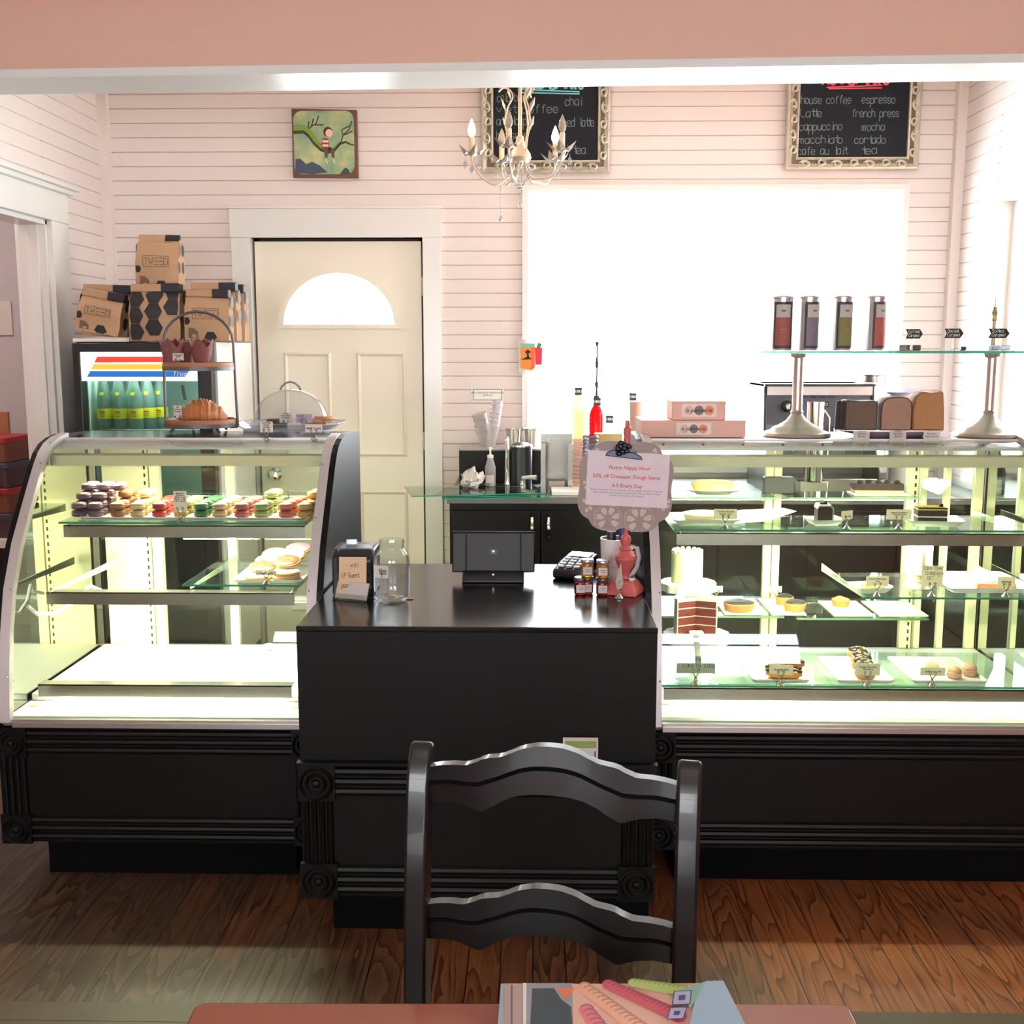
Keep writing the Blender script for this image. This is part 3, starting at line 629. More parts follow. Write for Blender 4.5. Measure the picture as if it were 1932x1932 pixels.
    for k_, (a_, b_, c_, d2) in enumerate((((1672, 1510), (1772, 1505), (1762, 1585), (1660, 1590)), ((1650, 1602), (1748, 1598), (1725, 1665), (1632, 1668)))):
        art('print_box', [a_, b_, c_, d2], (66, 66, 104), .0042); g_ = lambda p, f: tuple(sum(q[i_] for q in (a_, b_, c_, d2)) / 4 * (1 - f) + p[i_] * f for i_ in (0, 1))
        art('print_box', [g_(p, .88) for p in (a_, b_, c_, d2)], (176, 176, 208), .0044); art('print_mark', [g_(p, .35) for p in (a_, b_, c_, d2)], (66, 66, 104), .0046)
menu()
# ================================================================== FRIDGE
FX0, FX1, FY0, FZ = -1.972, -1.372, 4.70, 1.583
fr = thing('drinks_fridge', 'black glass-door drinks fridge with lit striped sign and white side', 'fridge', (FX0, FY0, 0))
fb = MB(); fb.box(FX0, FX1, FY0 + .06, 5.36, 0, .12).box(FX0, FX0 + .03, FY0 + .06, 5.36, .12, FZ).box(FX0 + .03, FX1 - .03, 5.32, 5.36, .12, FZ).box(FX0 + .03, FX1 - .03, FY0 + .06, 5.32, FZ - .06, FZ).build('cabinet_body', PLAS, fr, world=True)
MB().box(FX1 - .03, FX1, FY0 + .075, 5.36, .12, FZ - .001).build('side_panel', WHT, fr, world=True, label='white side panel'); 
fi = MB(); fi.box(FX0 + .031, FX0 + .036, FY0 + .07, 5.31, .79, FZ - .07).box(FX1 - .036, FX1 - .031, FY0 + .07, 5.31, .79, FZ - .07).box(FX0 + .036, FX1 - .036, 5.305, 5.315, .79, FZ - .07).build('liner', pm('pale_green_liner', (208, 226, 220), .4), fr, world=True)
zs0 = at(160, 719, FY0).z; zt0 = at(160, 664, FY0).z; zdoor = .16
d_ = MB(); a, b = FX0 + .004, FX1 - .004; ia, ib = at(157, 800, FY0).x, at(376, 800, FY0).x
d_.box(a, ia, FY0, FY0 + .055, zdoor, FZ - .005).box(ib, b, FY0, FY0 + .055, zdoor, FZ - .005).box(ia, ib, FY0, FY0 + .055, zt0, FZ - .005).box(ia, ib, FY0, FY0 + .055, zdoor, zdoor + .05)
dr = d_.build('door', PLAS, fr, world=True, bevel=.003)
MB().box(ia, ib, FY0 + .01, FY0 + .04, zs0, zt0).build('lit_sign', em('fridge_sign', (226, 244, 232), .95), dr, world=True, label='backlit sign with red, yellow and blue stripes')
def stripe(p, rgb): m = MB(); v = [at(x, y, FY0 + .0095) for x, y in p]; m.add(v, [tuple(range(len(v)))]); return m.build('sign_stripe', em('stripe_%d' % rgb[0], rgb, .8), dr, world=True, smooth=False)
stripe([(183, 673), (366, 673), (360, 683), (178, 684)], (228, 58, 44)); stripe([(177, 687), (362, 687), (358, 697), (171, 697)], (236, 178, 60)); stripe([(170, 700), (357, 700), (349, 711), (164, 711)], (20, 98, 176))
t_ = at(338, 705, FY0 + .009); text('True', .032, WHT, dr, Vector(t_) - WM[fr.name].translation, shear=.3)
MB().box(ia, ib, FY0 + .02, FY0 + .025, zdoor + .05, zs0).build('door_glass', glass('fridge_glass', (226, 240, 236), 1.35), dr, world=True)
hp = at(345, 741, FY0 + .02); MB().tube([hp + Vector((-.006, .02, .03)), hp + Vector((0, .01, 0)), hp + Vector((.006, .01, -.03))], .007).build('inner_hook', pm('grey_rubber', (110, 120, 116), .5), dr, world=True)
zsh = at(230, 808, 4.9).z
MB().box(FX0 + .031, FX1 - .031, FY0 + .07, 5.31, .785, .789).box(FX0 + .036, FX1 - .036, 5.29, 5.30, .14, .785).box(FX0 + .031, FX0 + .036, FY0 + .07, 5.31, .14, .785).box(FX1 - .036, FX1 - .031, FY0 + .07, 5.31, .14, .785).build('light_blocking_liner', pm('unlit_look_liner', (58, 60, 62), .5), fr, world=True)  # added solid shelf keeps light out; liner colour darkened to look unlit below
for zz in (zsh, .80, .46): 
    m = MB()
    for i in range(14): m.tube([(FX0 + .04 + i * .04, 4.78, zz), (FX0 + .04 + i * .04, 5.28, zz)], .0025, 4)
    m.tube([(FX0 + .037, 4.78, zz), (FX1 - .037, 4.78, zz)], .004, 5).build('wire_shelf', STEEL, fr, world=True)
area('fridge_light', (0, 0, 0), (R(0), 0, 0), .4, .05, 2.6, (.92, 1, .97), parent=fr).location = (.28, .12, FZ - .09)
# ================================================================== COFFEE BAGS
def bag(label, loc, w, h, d, rotz=0, tilt=0, front='logo', group='kraft coffee bags on the fridge', roll=True, lean=0):
    loc = (loc[0], loc[1], loc[2] + .004 + w / 2 * math.sin(R(abs(tilt))))
    root = thing('coffee_bag', label, 'coffee bag', loc, group=group, rot=(R(lean), R(tilt), R(rotz)))
    hf = h * .86; bul = .10 * d
    def fy(x, z):
        u = min(1, abs(2 * x / w)); t = min(1, max(0, z / hf)); q = t * t * (3 - 2 * t)
        return -(d / 2) * (1 - .62 * max(0, (t - .55) / .45) ** 1.3) - bul * (1 - u * u) * math.sin(math.pi * min(1, t * 1.02))
    def hx(z): t = z / hf; return w / 2 * (1 - .04 * t + .03 * math.sin(t * math.pi))
    nx, nz = 12, 12; vs = []; fs = []
    ring = []
    for j in range(nz + 1):
        z = hf * j / nz; row = []
        for i in range(nx + 1): x = (2 * i / nx - 1); row.append((x * hx(z), fy(x * w / 2, z), z))
        for i in range(1, 5): t = i / 5; row.append((hx(z) - .012 * math.sin(math.pi * t), fy(w / 2, z) * (1 - 2 * t), z))
        for i in range(nx + 1): x = 1 - 2 * i / nx; row.append((x * hx(z), -fy(x * w / 2, z), z))
        for i in range(1, 5): t = i / 5; row.append((-hx(z) + .012 * math.sin(math.pi * t), fy(w / 2, z) * (2 * t - 1), z))
        ring.append(row)
    n = len(ring[0]); m = MB()
    for r_ in ring: vs += r_
    for j in range(nz):
        for i in range(n): fs.append((j * n + i, j * n + (i + 1) % n, (j + 1) * n + (i + 1) % n, (j + 1) * n + i))
    fs.append(tuple(range(n - 1, -1, -1))); fs.append(tuple(range(nz * n, nz * n + n)))
    m.add(vs, fs); m.noise(.0035, loc[0] * 50); m.build('bag_body', KRAFT, root)
    if roll:   # rolled-down top
        m = MB(); yy = fy(0, hf); 
        m.box(-w / 2 * .97, w / 2 * .97, yy * .9 - .016, -yy * .9, hf - .012, hf + .022); m.noise(.004, 3 + loc[0]); m.build('rolled_top', KRAFT, root, bevel=.006)
        m = MB(); m.box(w * .12, w / 2 * .98, yy * .9 - .019, -yy * .9 + .002, hf - .014, hf + .024).build('printed_patch', BLKP, root, bevel=.004)
    else:
        MB().prism([(fy(0, hf), hf), (-.008, h), (.008, h), (-fy(0, hf), hf)], 'x', -w / 2 * .95, w / 2 * .95).build('folded_top', KRAFT, root, bevel=.003)
        MB().prism([(fy(0, hf) - .001, hf + .006), (-.009, h + .001), (.009, h + .001), (.010, h - .02), (-.013, h - .02), ], 'x', w * .15, w / 2 * .96).build('printed_patch', BLKP, root)
    def dec(pts, o=.0045): return [(x, fy(x, z) - o, z) for x, z in pts]
    m = MB()
    def hexa(cx, cz, s, cut=1): 
        p = [(cx + s * math.sin(R(60 * k + 30)) * .98, cz + s * 1.0 * math.cos(R(60 * k + 30))) for k in range(6)]
        p = [(max(-w / 2 * .97, min(w / 2 * .97, x)), max(.002, z)) for x, z in p]; v = dec([(cx, cz)] + p); m.add(v, [(0, k + 1, (k + 1) % 6 + 1) for k in range(6)])
    def side(cz, s):
        for sx in (1, -1):
            v = [(sx * (w / 2 + .006), y_, z_) for y_, z_ in [(s * math.sin(R(60 * k)) * .8, cz + s * math.cos(R(60 * k))) for k in range(6)]]
            m.add(v, [tuple(range(6))])
    if front == 'hex':
        s = w * .185
        for r_ in range(3):
            for c_ in range(3):
                if (r_, c_) in ((0, 2), ): continue
                hexa(-w * .37 + c_ * w * .37, h * .15 + r_ * s * 1.72 + c_ * s * .45, s * .98)
    else:
        hexa(w * .10, .012, w * .15); hexa(-w * .44, h * .36, w * .09); hexa(-w * .16, h * .12, w * .001)
    for k in range(3):
        if h * .72 - k * w * .40 > w * .18: side(h * .72 - k * w * .40, w * .16)
    m.build('printed_hexagons', BLKP, root, smooth=False)
    if front == 'logo':
        m = MB(); p = [(-w * .40, .01), (-w * .18, .01), (-w * .18, h * .16), (-w * .28, h * .23), (-w * .40, h * .23)]; v = dec([(-w * .29, h * .1)] + p); m.add(v, [(0, k + 1, (k + 1) % 5 + 1) for k in range(5)])
        hh = m.build('printed_house', pm('brown_print', (112, 94, 74), .7), root, smooth=False)
        m = MB(); p = [(-w * .32, .012), (-w * .22, .012), (-w * .22, h * .11), (-w * .32, h * .11)]; m.add(dec(p, .0052), [(0, 1, 2, 3)]).build('printed_window', KRAFT, hh, smooth=False)
        # lettering: TWEED in a thin box
        z0, z1 = h * .40, h * .60; x0, x1 = -w * .30, w * .30; lw = .0016; m = MB()
        yy = min(fy(0, z0), fy(0, z1)) - .006
        for aa in ((x0, x1, z0, z0 + lw), (x0, x1, z1 - lw, z1), (x0, x0 + lw, z0, z1), (x1 - lw, x1, z0, z1)): m.box(aa[0], aa[1], yy, yy + .001, aa[2], aa[3])
        m.build('logo_frame', pm('dark_brown_print', (70, 56, 46), .7), root, smooth=False)
        lh = (z1 - z0) * .62; hand('TWEED', lh * 4 / 6, pm('dark_brown_print', (70, 56, 46), .7), root, (x0 + w * .03, yy, z0 + (z1 - z0) * .19), w=.0022, jit=0, wx=w * .53 / (4.7 * 4.1 * lh / 6), name='logo_lettering')
    return root
FT = FZ + .001
def bx(px, Y): return at(px, 640, Y).x
MB().box(FX0 + .002, bx(247, 4.78), 4.72, 5.0, FT, FT + .014).build('white_board', MELA, loc=(FX0, 4.72, FT), world=True); tag(bpy.data.objects['white_board'], 'thin white board under the tilted kraft coffee bags on the fridge', 'board')
bag('kraft coffee bag with boxed logo, tilted clockwise, front left on the white board', (bx(190, 4.79), 4.80, FT + .016), .192, .185, .09, -4, 10)
bag('kraft coffee bag half hidden behind the tilted bag at far left', (bx(205, 4.91), 4.93, FT + .016), .21, .235, .10, 4, 2, front='plain')
bag('kraft coffee bag covered in black hexagons, centre of the pile with another bag on top', (bx(298, 4.80), 4.82, FT), .215, .255, .12, 2, 0, front='hex')
bag('kraft coffee bag sitting highest, on top of the hexagon-print bag', (bx(304, 4.90), 4.93, at(300, 548, 4.88).z), .185, .235, .11, 3, 1, roll=False)
bag('kraft coffee bag standing behind the hexagon-print bag', (bx(338, 5.03), 5.06, FT), .20, .24, .12, 0, 0, front='plain')
bag('kraft coffee bag with boxed logo, front of the right-hand row', (bx(394, 4.78), 4.79, FT), .19, .225, .08, 0, 1)
bag('kraft coffee bag second in the right-hand row, rising behind the front one', (bx(408, 4.88), 4.89, FT), .20, .265, .085, 0, 0, front='plain')
bag('kraft coffee bag last in the right-hand row, beside the door', (bx(425, 4.99), 4.99, FT), .20, .262, .085, 0, 0, front='plain')
# ================================================================== BOTTLES IN THE FRIDGE
def bottle():
    root = thing('water_bottle', '', 'bottle', (0, 0, 0), group='green glass water bottles in the fridge')
    prof = [(.028, 0), (.031, .006), (.031, .12), (.029, .145), (.019, .19), (.0135, .215), (.0125, .245), (.014, .247), (.014, .255)]
    MB().lathe(prof, seg=16).build('glass_body', glass('green_bottle_glass', (184, 206, 196), 1.5, body=.3), root)
    Y_ = pm('yellow_label', (238, 222, 30), .5)
    MB().lathe([(.0315, .045), (.0318, .047), (.0318, .088), (.0315, .09)], seg=16, cap=False).build('label', Y_, root)
    n = MB().lathe([(.0095, 0), (.0001, .0012)], seg=12, cap=False); n.xf(Matrix.Translation((0, -.0262, .155)) @ Matrix.Rotation(R(75), 4, 'X')); n.build('neck_seal', Y_, root)
    m = MB().box(-.014, .014, -.0326, -.0322, .064, .066).box(-.012, .012, -.0326, -.0322, .072, .078).box(-.010, .010, -.0326, -.0322, .056, .058); m.build('lettering', pm('red_brown_ink', (190, 90, 30), .6), root)
    MB().lathe([(.0145, .25), (.015, .252), (.0148, .262), (.011, .266)], seg=14).build('cap', pm('green_cap', (40, 110, 90), .4), root)
    return root
bt = bottle(); k = 0; colnames = ['first', 'second', 'third', 'fourth']; xs = [199, 228, 257, 285]
for i, px in enumerate(xs):
    for r_ in range(3):
        if i == 3 and r_ == 0: continue
        p = at(px - (13 if r_ == 1 else 0), 800, 4.82); lab = 'green glass water bottle, %s column from the left, %s, on the fridge top shelf' % (colnames[i], ('front one', 'middle one', 'rearmost one')[r_])
        loc = (p.x, 4.82 + .068 * r_, zsh + .003)
        if k == 0: bt.location = loc; bt['label'] = lab
        else: dup(bt, loc, label=lab)
        k += 1
def jarset(px, Y, z, name, label, r, h, bodyc, labc):
    p = at(px, 900, Y); root = thing(name, label, 'bottle', (p.x, Y, z), group='dark bottles on the fridge middle shelf')
    MB().lathe([(r * .9, 0), (r, .01), (r, h * .55), (r * .4, h * .8), (r * .38, h)], seg=16).build('glass_body', bodyc, root); MB().lathe([(r + .0006, h * .12), (r + .0006, h * .42)], seg=16, cap=False).build('label', labc, root); MB().lathe([(r * .45, h), (r * .45, h + .015)], seg=12).build('cap', PLAS, root)
for i, px in enumerate((258, 285)): jarset(px, 4.86, .80 + .003, 'soda_bottle', 'dark bottle with copper label, %s, seen through the left pastry case' % ('left of the two' if i == 0 else 'right of the two'), .032, .20, pm('dark_bottle', (20, 32, 36), .15), pm('copper_label', (150, 96, 74), .4))
# ================================================================== TIERED STAND ON THE LEFT CASE
ZT = 1.273
p = atz(371, 818, ZT); ts = thing('tiered_stand', 'two-tier wooden tray stand with tall arched metal handle on left case', 'serving stand', (p.x, p.y + .06, ZT)); tc_ = Vector(ts.location)
WOODT = pm('brown_tray_wood', (168, 112, 78), .5, var=.25, scale=14); IRON = pm('grey_iron', (104, 96, 98), .45, .4)
def pz(py, Y=None): return at(371, py, Y or tc_.y).z - ZT
zb, zu, zt = pz(803), pz(697), pz(588); rr_ = .117
for zz in (zb, zu):
    MB().lathe([(rr_, 0), (rr_ + .002, .004), (rr_ + .002, .022), (rr_ - .006, .024), (rr_ - .007, .010), (.001, .010)], (0, 0, zz), 32).build('tray', WOODT, ts); MB().lathe([(rr_ + .003, -.003), (rr_ + .0035, .010), (rr_ + .003, .010)], (0, 0, zz), 32, cap=False).build('metal_band', IRON, ts)
arch = [(-rr_ - .006 + .005 * t, 0, zb + (zt - .105 - zb) * t) for t in (0, .25, .5, .75, 1)] + [(-(rr_ + .001) * math.cos(math.pi * i / 12), 0, zt - .105 + .105 * math.sin(math.pi * i / 12)) for i in range(1, 12)] + [(rr_ + .006 - .005 * t, 0, zb + (zt - .105 - zb) * t) for t in (1, .75, .5, .25, 0)]
MB().tube([(-rr_ + .02, 0, zb - .004), (-rr_ - .004, 0, zb - .003)] + arch + [(rr_ + .004, 0, zb - .003), (rr_ - .02, 0, zb - .004)], .0048, 8).build('arched_handle', IRON, ts)
for ax, ay in ((-.07, -.07), (.07, -.07), (-.05, .08), (.05, .08)): MB().tube([(ax, ay, zb - .002), (ax * 1.18, ay * 1.15, .004)], .0048, 8).build('leg', IRON, ts)
# muffins in tulip wrappers
MUF = pm('brown_tulip_paper', (128, 72, 66), .7, var=.15); MUFC = pm('dark_muffin_crumb', (98, 58, 44), .8, bump=.5)
def muffin():
    root = thing('muffin', '', 'muffin', group='muffins on the upper tray')
    m = MB(); n = 24; hs = []; vs = []
    for k_, (r, z) in enumerate(((.024, 0), (.027, .02), (.033, .042), (.040, .06))):
        for j in range(n):
            a = 2 * math.pi * j / n; pk = (abs(((j % 6) / 6) * 2 - 1)); zz = z + (.032 * pk if k_ == 3 else .004 * pk if k_ == 2 else 0); vs.append(((r - (0 if k_ < 3 else .004 * (1 - pk))) * math.cos(a), (r - (0 if k_ < 3 else .004 * (1 - pk))) * math.sin(a), zz))
    fs = [(k_ * n + j, k_ * n + (j + 1) % n, (k_ + 1) * n + (j + 1) % n, (k_ + 1) * n + j) for k_ in range(3) for j in range(n)]; fs.append(tuple(range(n)))
    m.add(vs, fs).build('paper_wrapper', MUF, root, smooth=False); MB().ball((0, 0, .045), (.031, .031, .022), 16, 8).noise(.002).build('muffin_top', MUFC, root); return root
mf = muffin(); mz = ZT + zu + .0125
for k, (px, dy, lb) in enumerate(((325, -.03, 'muffin in brown tulip paper on the upper tray, leftmost, behind the small card'), (352, .035, 'muffin in brown tulip paper on the upper tray, rear middle one'), (381, -.005, 'muffin in brown tulip paper on the upper tray, rightmost'))):
    loc = (at(px, 680, tc_.y + dy).x, tc_.y + dy, mz)
    if k == 0: mf.location = loc; mf['label'] = lb
    else: dup(mf, loc, label=lb, rotz=k * .8)
# croissant with icing
def croissant(loc, L, label, rz=0):
    root = thing('croissant', label, 'croissant', loc, rz)
    m = MB(); n = 25; pts = []; rad = []
    for i in range(n):
        t = i / (n - 1) * 2 - 1; pts.append((t * L / 2, .012 * t * t, 0)); r = .031 * (1 - abs(t) ** 1.9) ** .8 + .007; rad.append(r * (1 + .10 * math.cos(i * math.pi * .75)))
    m.tube(pts, rad, 16); 
    for i, v in enumerate(m.v): v.z = v.z * 1.15 + .036 * (1 - abs(v.x / L * 2) ** 2 * .6)
    m.build('pastry', pm('baked_crust', (190, 122, 72), .45, var=.3, scale=40, bump=.4), root)
    for i in range(7):
        x = -L * .36 + i * L * .12; q = []
        for j in range(9):
            a = R(25 + j * 14); t = (x + .012 * (j - 4) / 4) / L * 2; r = (.031 * (1 - min(1, abs(t)) ** 1.9) ** .8 + .0095); q.append((x - .018 * (j - 4) / 4, -math.cos(a) * r + .012 * t * t, math.sin(a) * r * 1.15 + .036 * (1 - t * t * .6)))
        MB().tube(q, .0018, 6).build('icing_line', pm('icing_glaze', (236, 206, 170), .3), root)
pc = at(384, 790, tc_.y - .01); croissant((pc.x - .004, tc_.y - .01, ZT + zb + .0105), .165, 'iced croissant on the lower wooden tray of the tiered stand')
# ================================================================== CARD HOLDERS
HOLD = pm('polished_pewter', (190, 188, 180), .18, .9)
def cardholder(loc, w, h, lines, label, rotz=0, base=.012, stem=.018, color=PAPER, ink=INK, size=None, tilt=0, hw=None, kind='bell', group='small card holders'):
    """a little weighted clip holding a name card"""
    root = thing('card_holder', label, 'card holder', loc, rotz, group=group)
    if kind == 'ball': MB().ball((0, 0, base), base, 14, 8).build('glass_ball_base', glass('ball_glass', (215, 222, 218), 1.6), root); z = base * 1.9
    else: MB().lathe([(base, 0), (base * 1.02, .003), (base * .5, base * .8), (base * .28, base * 1.3), (base * .3, base * 1.3 + stem * .3)], seg=16).build('base', HOLD, root); z = base * 1.3 + stem * .25
    m = MB()
    for sx in (-1, 1): m.tube([(0, 0, z), (sx * .006, -.002, z + stem * .45), (sx * .009, -.003, z + stem * .75), (sx * .0085, -.004, z + stem)], .0016, 6); m.ball((sx * .008, -.004, z + stem), .0042, 8, 6)
    m.build('clip', HOLD, root)
    zc = z + stem * .55; c = MB().box(-w / 2, w / 2, -.0006, .0006, 0, h).xf(Matrix.Translation((0, .0, zc)) @ Matrix.Rotation(R(tilt), 4, 'Y')).build('card', color, root, smooth=False)
    if hw:
        for k, s in enumerate(lines): hand(s, hw, ink, c, (-w * .42 + (w * .1 * k), -.0009, zc + h - hw * 1.6 - k * hw * 2.0), w=hw * .13, wx=.78, jit=.15)
    elif lines:
        sz = size or min(h / len(lines) * .72, w / max(len(s) for s in lines) * 1.55)
        text('\n'.join(lines), sz, ink, c, (math.sin(R(tilt)) * h / 2, -.0012, zc + h / 2 + (sz * .5 * (len(lines) - 1))), sp=.95, off=.0002)
    return root
def cpos(px, py, z): p = atz(px, py, z); return (p.x, p.y, z)
p = Vector(ts.location)
cardholder((at(337, 690, p.y - .085).x, p.y - .085, ZT + zu + .0105), .036, .024, ['GF Pumpkin', 'Muffin'], 'small card holder reading GF Pumpkin Muffin on the upper wooden tray', base=.008, stem=.012)
cardholder((at(336, 798, p.y - .08).x, p.y - .08, ZT + zb + .0105), .028, .040, ['GF', 'Cranberry', 'Orange'], 'small upright card holder on the lower wooden tray beside the croissant', base=.008, stem=.014, size=.0072)
# ================================================================== CAKE DOME
p = atz(548, 815, ZT); dm = Vector((p.x, p.y + .10, ZT)); xl, xr = at(447, 812, dm.y).x, at(650, 812, dm.y).x; dc = Vector(((xl + xr) / 2, dm.y, ZT)); rw = (xr - xl) / 2
tr = thing('serving_platter', 'clear scalloped plastic platter with cookies under the dome', 'platter', dc)
TRP = glass('tray_plastic', (226, 228, 236), 1.6, body=.35)
MB().prism(rrect(-rw * .78, rw * .78, -.115, .115, .05), 'z', 0, .006).build('platter_base', TRP, tr)
m = MB(); n = 48; vs = []
for k, (s, z) in enumerate(((.80, .004), (.86, .014), (.95, .020), (1.0, .026), (.99, .029))):
    for j in range(n): a = 2 * math.pi * j / n; e = (abs(math.cos(a)) ** 4 + abs(math.sin(a)) ** 4) ** -.25; wv = 1 + (.02 * math.cos(12 * a) if k > 2 else 0); vs.append((rw * s * e * math.cos(a) * wv, .145 * s * e * math.sin(a) * wv, z))
m.add(vs, [(k * n + j, k * n + (j + 1) % n, (k + 1) * n + (j + 1) % n, (k + 1) * n + j) for k in range(4) for j in range(n)]).build('flared_rim', TRP, tr)
dmx0, dmx1 = at(478, 800, dm.y).x, at(622, 800, dm.y).x; dr_ = (dmx1 - dmx0) / 2; zh = at(540, 735, dm.y).z - ZT - .028
dome = thing('cake_dome', 'clear plastic dome lid with loop handle covering the cookies', 'dome lid', ((dmx0 + dmx1) / 2, dm.y, ZT + .0285))
prof = [(1.10, 0), (1.02, .003), (.97, .010)] + [(.95 * math.cos(R(a_)) ** .95, .010 + (zh - .010) * math.sin(R(a_)) ** 1.05) for a_ in (12, 24, 36, 48, 60, 70, 80, 88)]
MB().lathe([(r * dr_, z) for r, z in prof], seg=36, sy=.78, cap=False).build('dome_shell', glass('dome_plastic', (246, 247, 250), 1.45, body=.03), dome)
MB().tube([(-.036, 0, zh - .002), (-.030, 0, zh + .010), (-.016, 0, zh + .022), (0, 0, zh + .026), (.016, 0, zh + .022), (.030, 0, zh + .010), (.036, 0, zh - .002)], .0035, 8).build('loop_handle', glass('handle_plastic', (190, 194, 200), 1.6, body=.3), dome)
def cookie(name, label, loc, r, th, matx, chips=None, grp=None, rot=None, sy=1, cat='cookie'):
    root = thing(name, label, cat, loc, group=grp, rot=rot)
    MB().lathe([(r * .9, 0), (r, th * .4), (r * .9, th * .85), (r * .5, th), (.001, th)], seg=20, sy=sy).noise(r * .05, loc[0] * 9).build('dough', matx, root)
    if chips:
        m = MB(); rn = random.Random(int(loc[0] * 1e4))
        for i in range(9): a = rn.random() * 6.3; q = rn.random() * r * .75; m.ball((q * math.cos(a), q * math.sin(a) * sy, th * .92), (r * .1, r * .1, r * .08), 8, 5)
        m.build('toppings', chips, root)
    return root
DKC = pm('dark_chocolate', (52, 36, 32), .5, var=.2, bump=.5); GOLD = pm('golden_cookie', (176, 120, 78), .6, var=.2, bump=.4)
zc_ = ZT + .008
for k, (px, dy, dz, mt, ch, lb) in enumerate(((512, -.03, 0, DKC, GOLD, 'dark chocolate cookie under the dome, bottom of the left pile'), (522, -.02, .017, DKC, GOLD, 'dark chocolate cookie under the dome, top of the left pile'), (531, -.05, .004, DKC, None, 'small dark cookie at the right end of the left pile under the dome'),
        (600, -.03, 0, GOLD, DKC, 'golden cookie under the dome, bottom of the right pile'), (596, -.02, .016, GOLD, DKC, 'golden cookie under the dome, top of the right pile'), (612, -.01, .026, GOLD, None, 'golden cookie leaning at the right edge of the right pile'))):
    Y_ = dm.y + dy; cookie('cookie', lb, (at(px, 800, Y_).x, Y_, zc_ + dz), .036 if k != 2 else .024, .016, mt, ch, 'cookies under the dome')
for px, wv, hh, ln, lb, cl in ((540, .046, .034, ['Triple', 'Chocolate', 'Cookie'], 'card holder reading Triple Chocolate Cookie under the dome', PAPER), (574, .056, .030, ['Ginger', 'cookie'], 'lilac handwritten card in a holder under the dome', pm('lilac_card', (206, 184, 204), .7))):
    Y_ = dm.y - .055; cardholder((at(px, 800, Y_).x, Y_, ZT + .0075), wv, hh, ln, lb, base=.008, stem=.013, hw=.006 if 'lilac' in lb else None, color=cl)
for px, wv, hh, ln, lb in ((504, .040, .034, ['Chocolate', 'Chunk', 'Cookie'], 'card holder reading Chocolate Chunk Cookie on the front edge of left case'), (593, .054, .026, ['M&M Cookie'], 'card holder with wide low cookie card on right front edge of left case')):
    pp = at(px, 848, 3.447); cardholder((pp.x, 3.447, 1.2615), wv, hh, ln, lb, base=.011, stem=.020, kind='ball')
# ================================================================== MACARONS
ZS1 = 1.032
def tray(name, label, x0, x1, y0, y1, z, mat=MELA, h=.006, rim=.008, cat='tray', r=.012, group=None):
    c = ((x0 + x1) / 2, (y0 + y1) / 2, z); root = thing(name, label, cat, c, group=group)
    a, b = (x1 - x0) / 2, (y1 - y0) / 2
    MB().prism(rrect(-a * .92, a * .92, -b * .95, b * .95, r), 'z', 0, h).build('tray_base', mat, root, bevel=.001)
    o = rrect(-a, a, -b, b, r * 1.2); i_ = rrect(-a * .93, a * .93, -b * .955, b * .955, r); n = len(o)
    vs = [(x, y, h + rim) for x, y in o] + [(x, y, h) for x, y in i_] + [(x, y, h + rim - .003) for x, y in o] + [(x * .99, y * .99, h - .003) for x, y in i_]
    MB().add(vs, [(k, (k + 1) % n, n + (k + 1) % n, n + k) for k in range(n)] + [(2 * n + k, 3 * n + k, 3 * n + (k + 1) % n, 2 * n + (k + 1) % n) for k in range(n)] + [(k, 2 * n + k, 2 * n + (k + 1) % n, (k + 1) % n) for k in range(n)]).build('tray_rim', mat, root)
    return root
mx = (at(335, 970, 3.30).x + at(352, 970, 3.30).x) / 2
tray('macaron_tray', 'long white tray under the left half of the macarons', -1.395, mx - .003, 3.305, 3.60, ZS1 + .001, rim=.006); tray('macaron_tray', 'long white tray under the right half of the macarons', mx + .003, -.705, 3.305, 3.60, ZS1 + .001, rim=.006)
FL = [('dark purple', (118, 84, 104), 150, 3), ('plum', (124, 88, 106), 180, 3), ('caramel brown', (172, 112, 68), 222, 2), ('cream', (240, 214, 160), 260, 2), ('bright red', (190, 42, 40), 302, 2), ('golden', (220, 184, 110), 342, 2),
      ('dark green', (40, 106, 62), 379, 2), ('beige', (226, 190, 144), 415, 2), ('rose', (208, 104, 98), 455, 2), ('pale green', (172, 190, 116), 493, 2), ('coral pink', (226, 120, 100), 538, 2), ('apricot', (228, 176, 108), 574, 2)]
base_mac = {}
def macaron(colname, rgb):
    root = thing('macaron', '', 'macaron', group=None); r = .0225; rgb = tuple(int(c * .86) for c in rgb); m = MB()
    for s in (0, 1):
        prof = [(.0001, 0), (r * .6, .0006), (r * .9, .003), (r, .0068), (r * 1.03, .0085), (r * .98, .0095)]
        l = MB().lathe(prof if s == 0 else [(a, .0225 - b) for a, b in prof[::-1]], seg=20); m.add(l.v, l.f)
    m.build('shells', pm('macaron_' + colname.replace(' ', '_'), rgb, .45, var=.05), root)
    MB().lathe([(r * .93, .0088), (r * .95, .0112), (r * .93, .0137)], seg=20).build('filling', pm('filling_' + colname.replace(' ', '_'), tuple(min(255, int(c * 1.05 + 22)) for c in rgb), .5), root)
    return root
rowname = ['front row', 'second row', 'third row', 'rear row']; lev = ['bottom', 'second', 'third', 'top']
first = {}; cnt = 0; rnd = random.Random(3)
def put_mac(col, rgb, loc, label, rot):
    if col not in first: o = macaron(col, rgb); first[col] = o; o.location = loc; o.rotation_euler = rot; o['label'] = label; o['group'] = col + ' macarons'
    else: o = dup(first[col], loc, label=label, rot=rot)
ZM = ZS1 + .0078
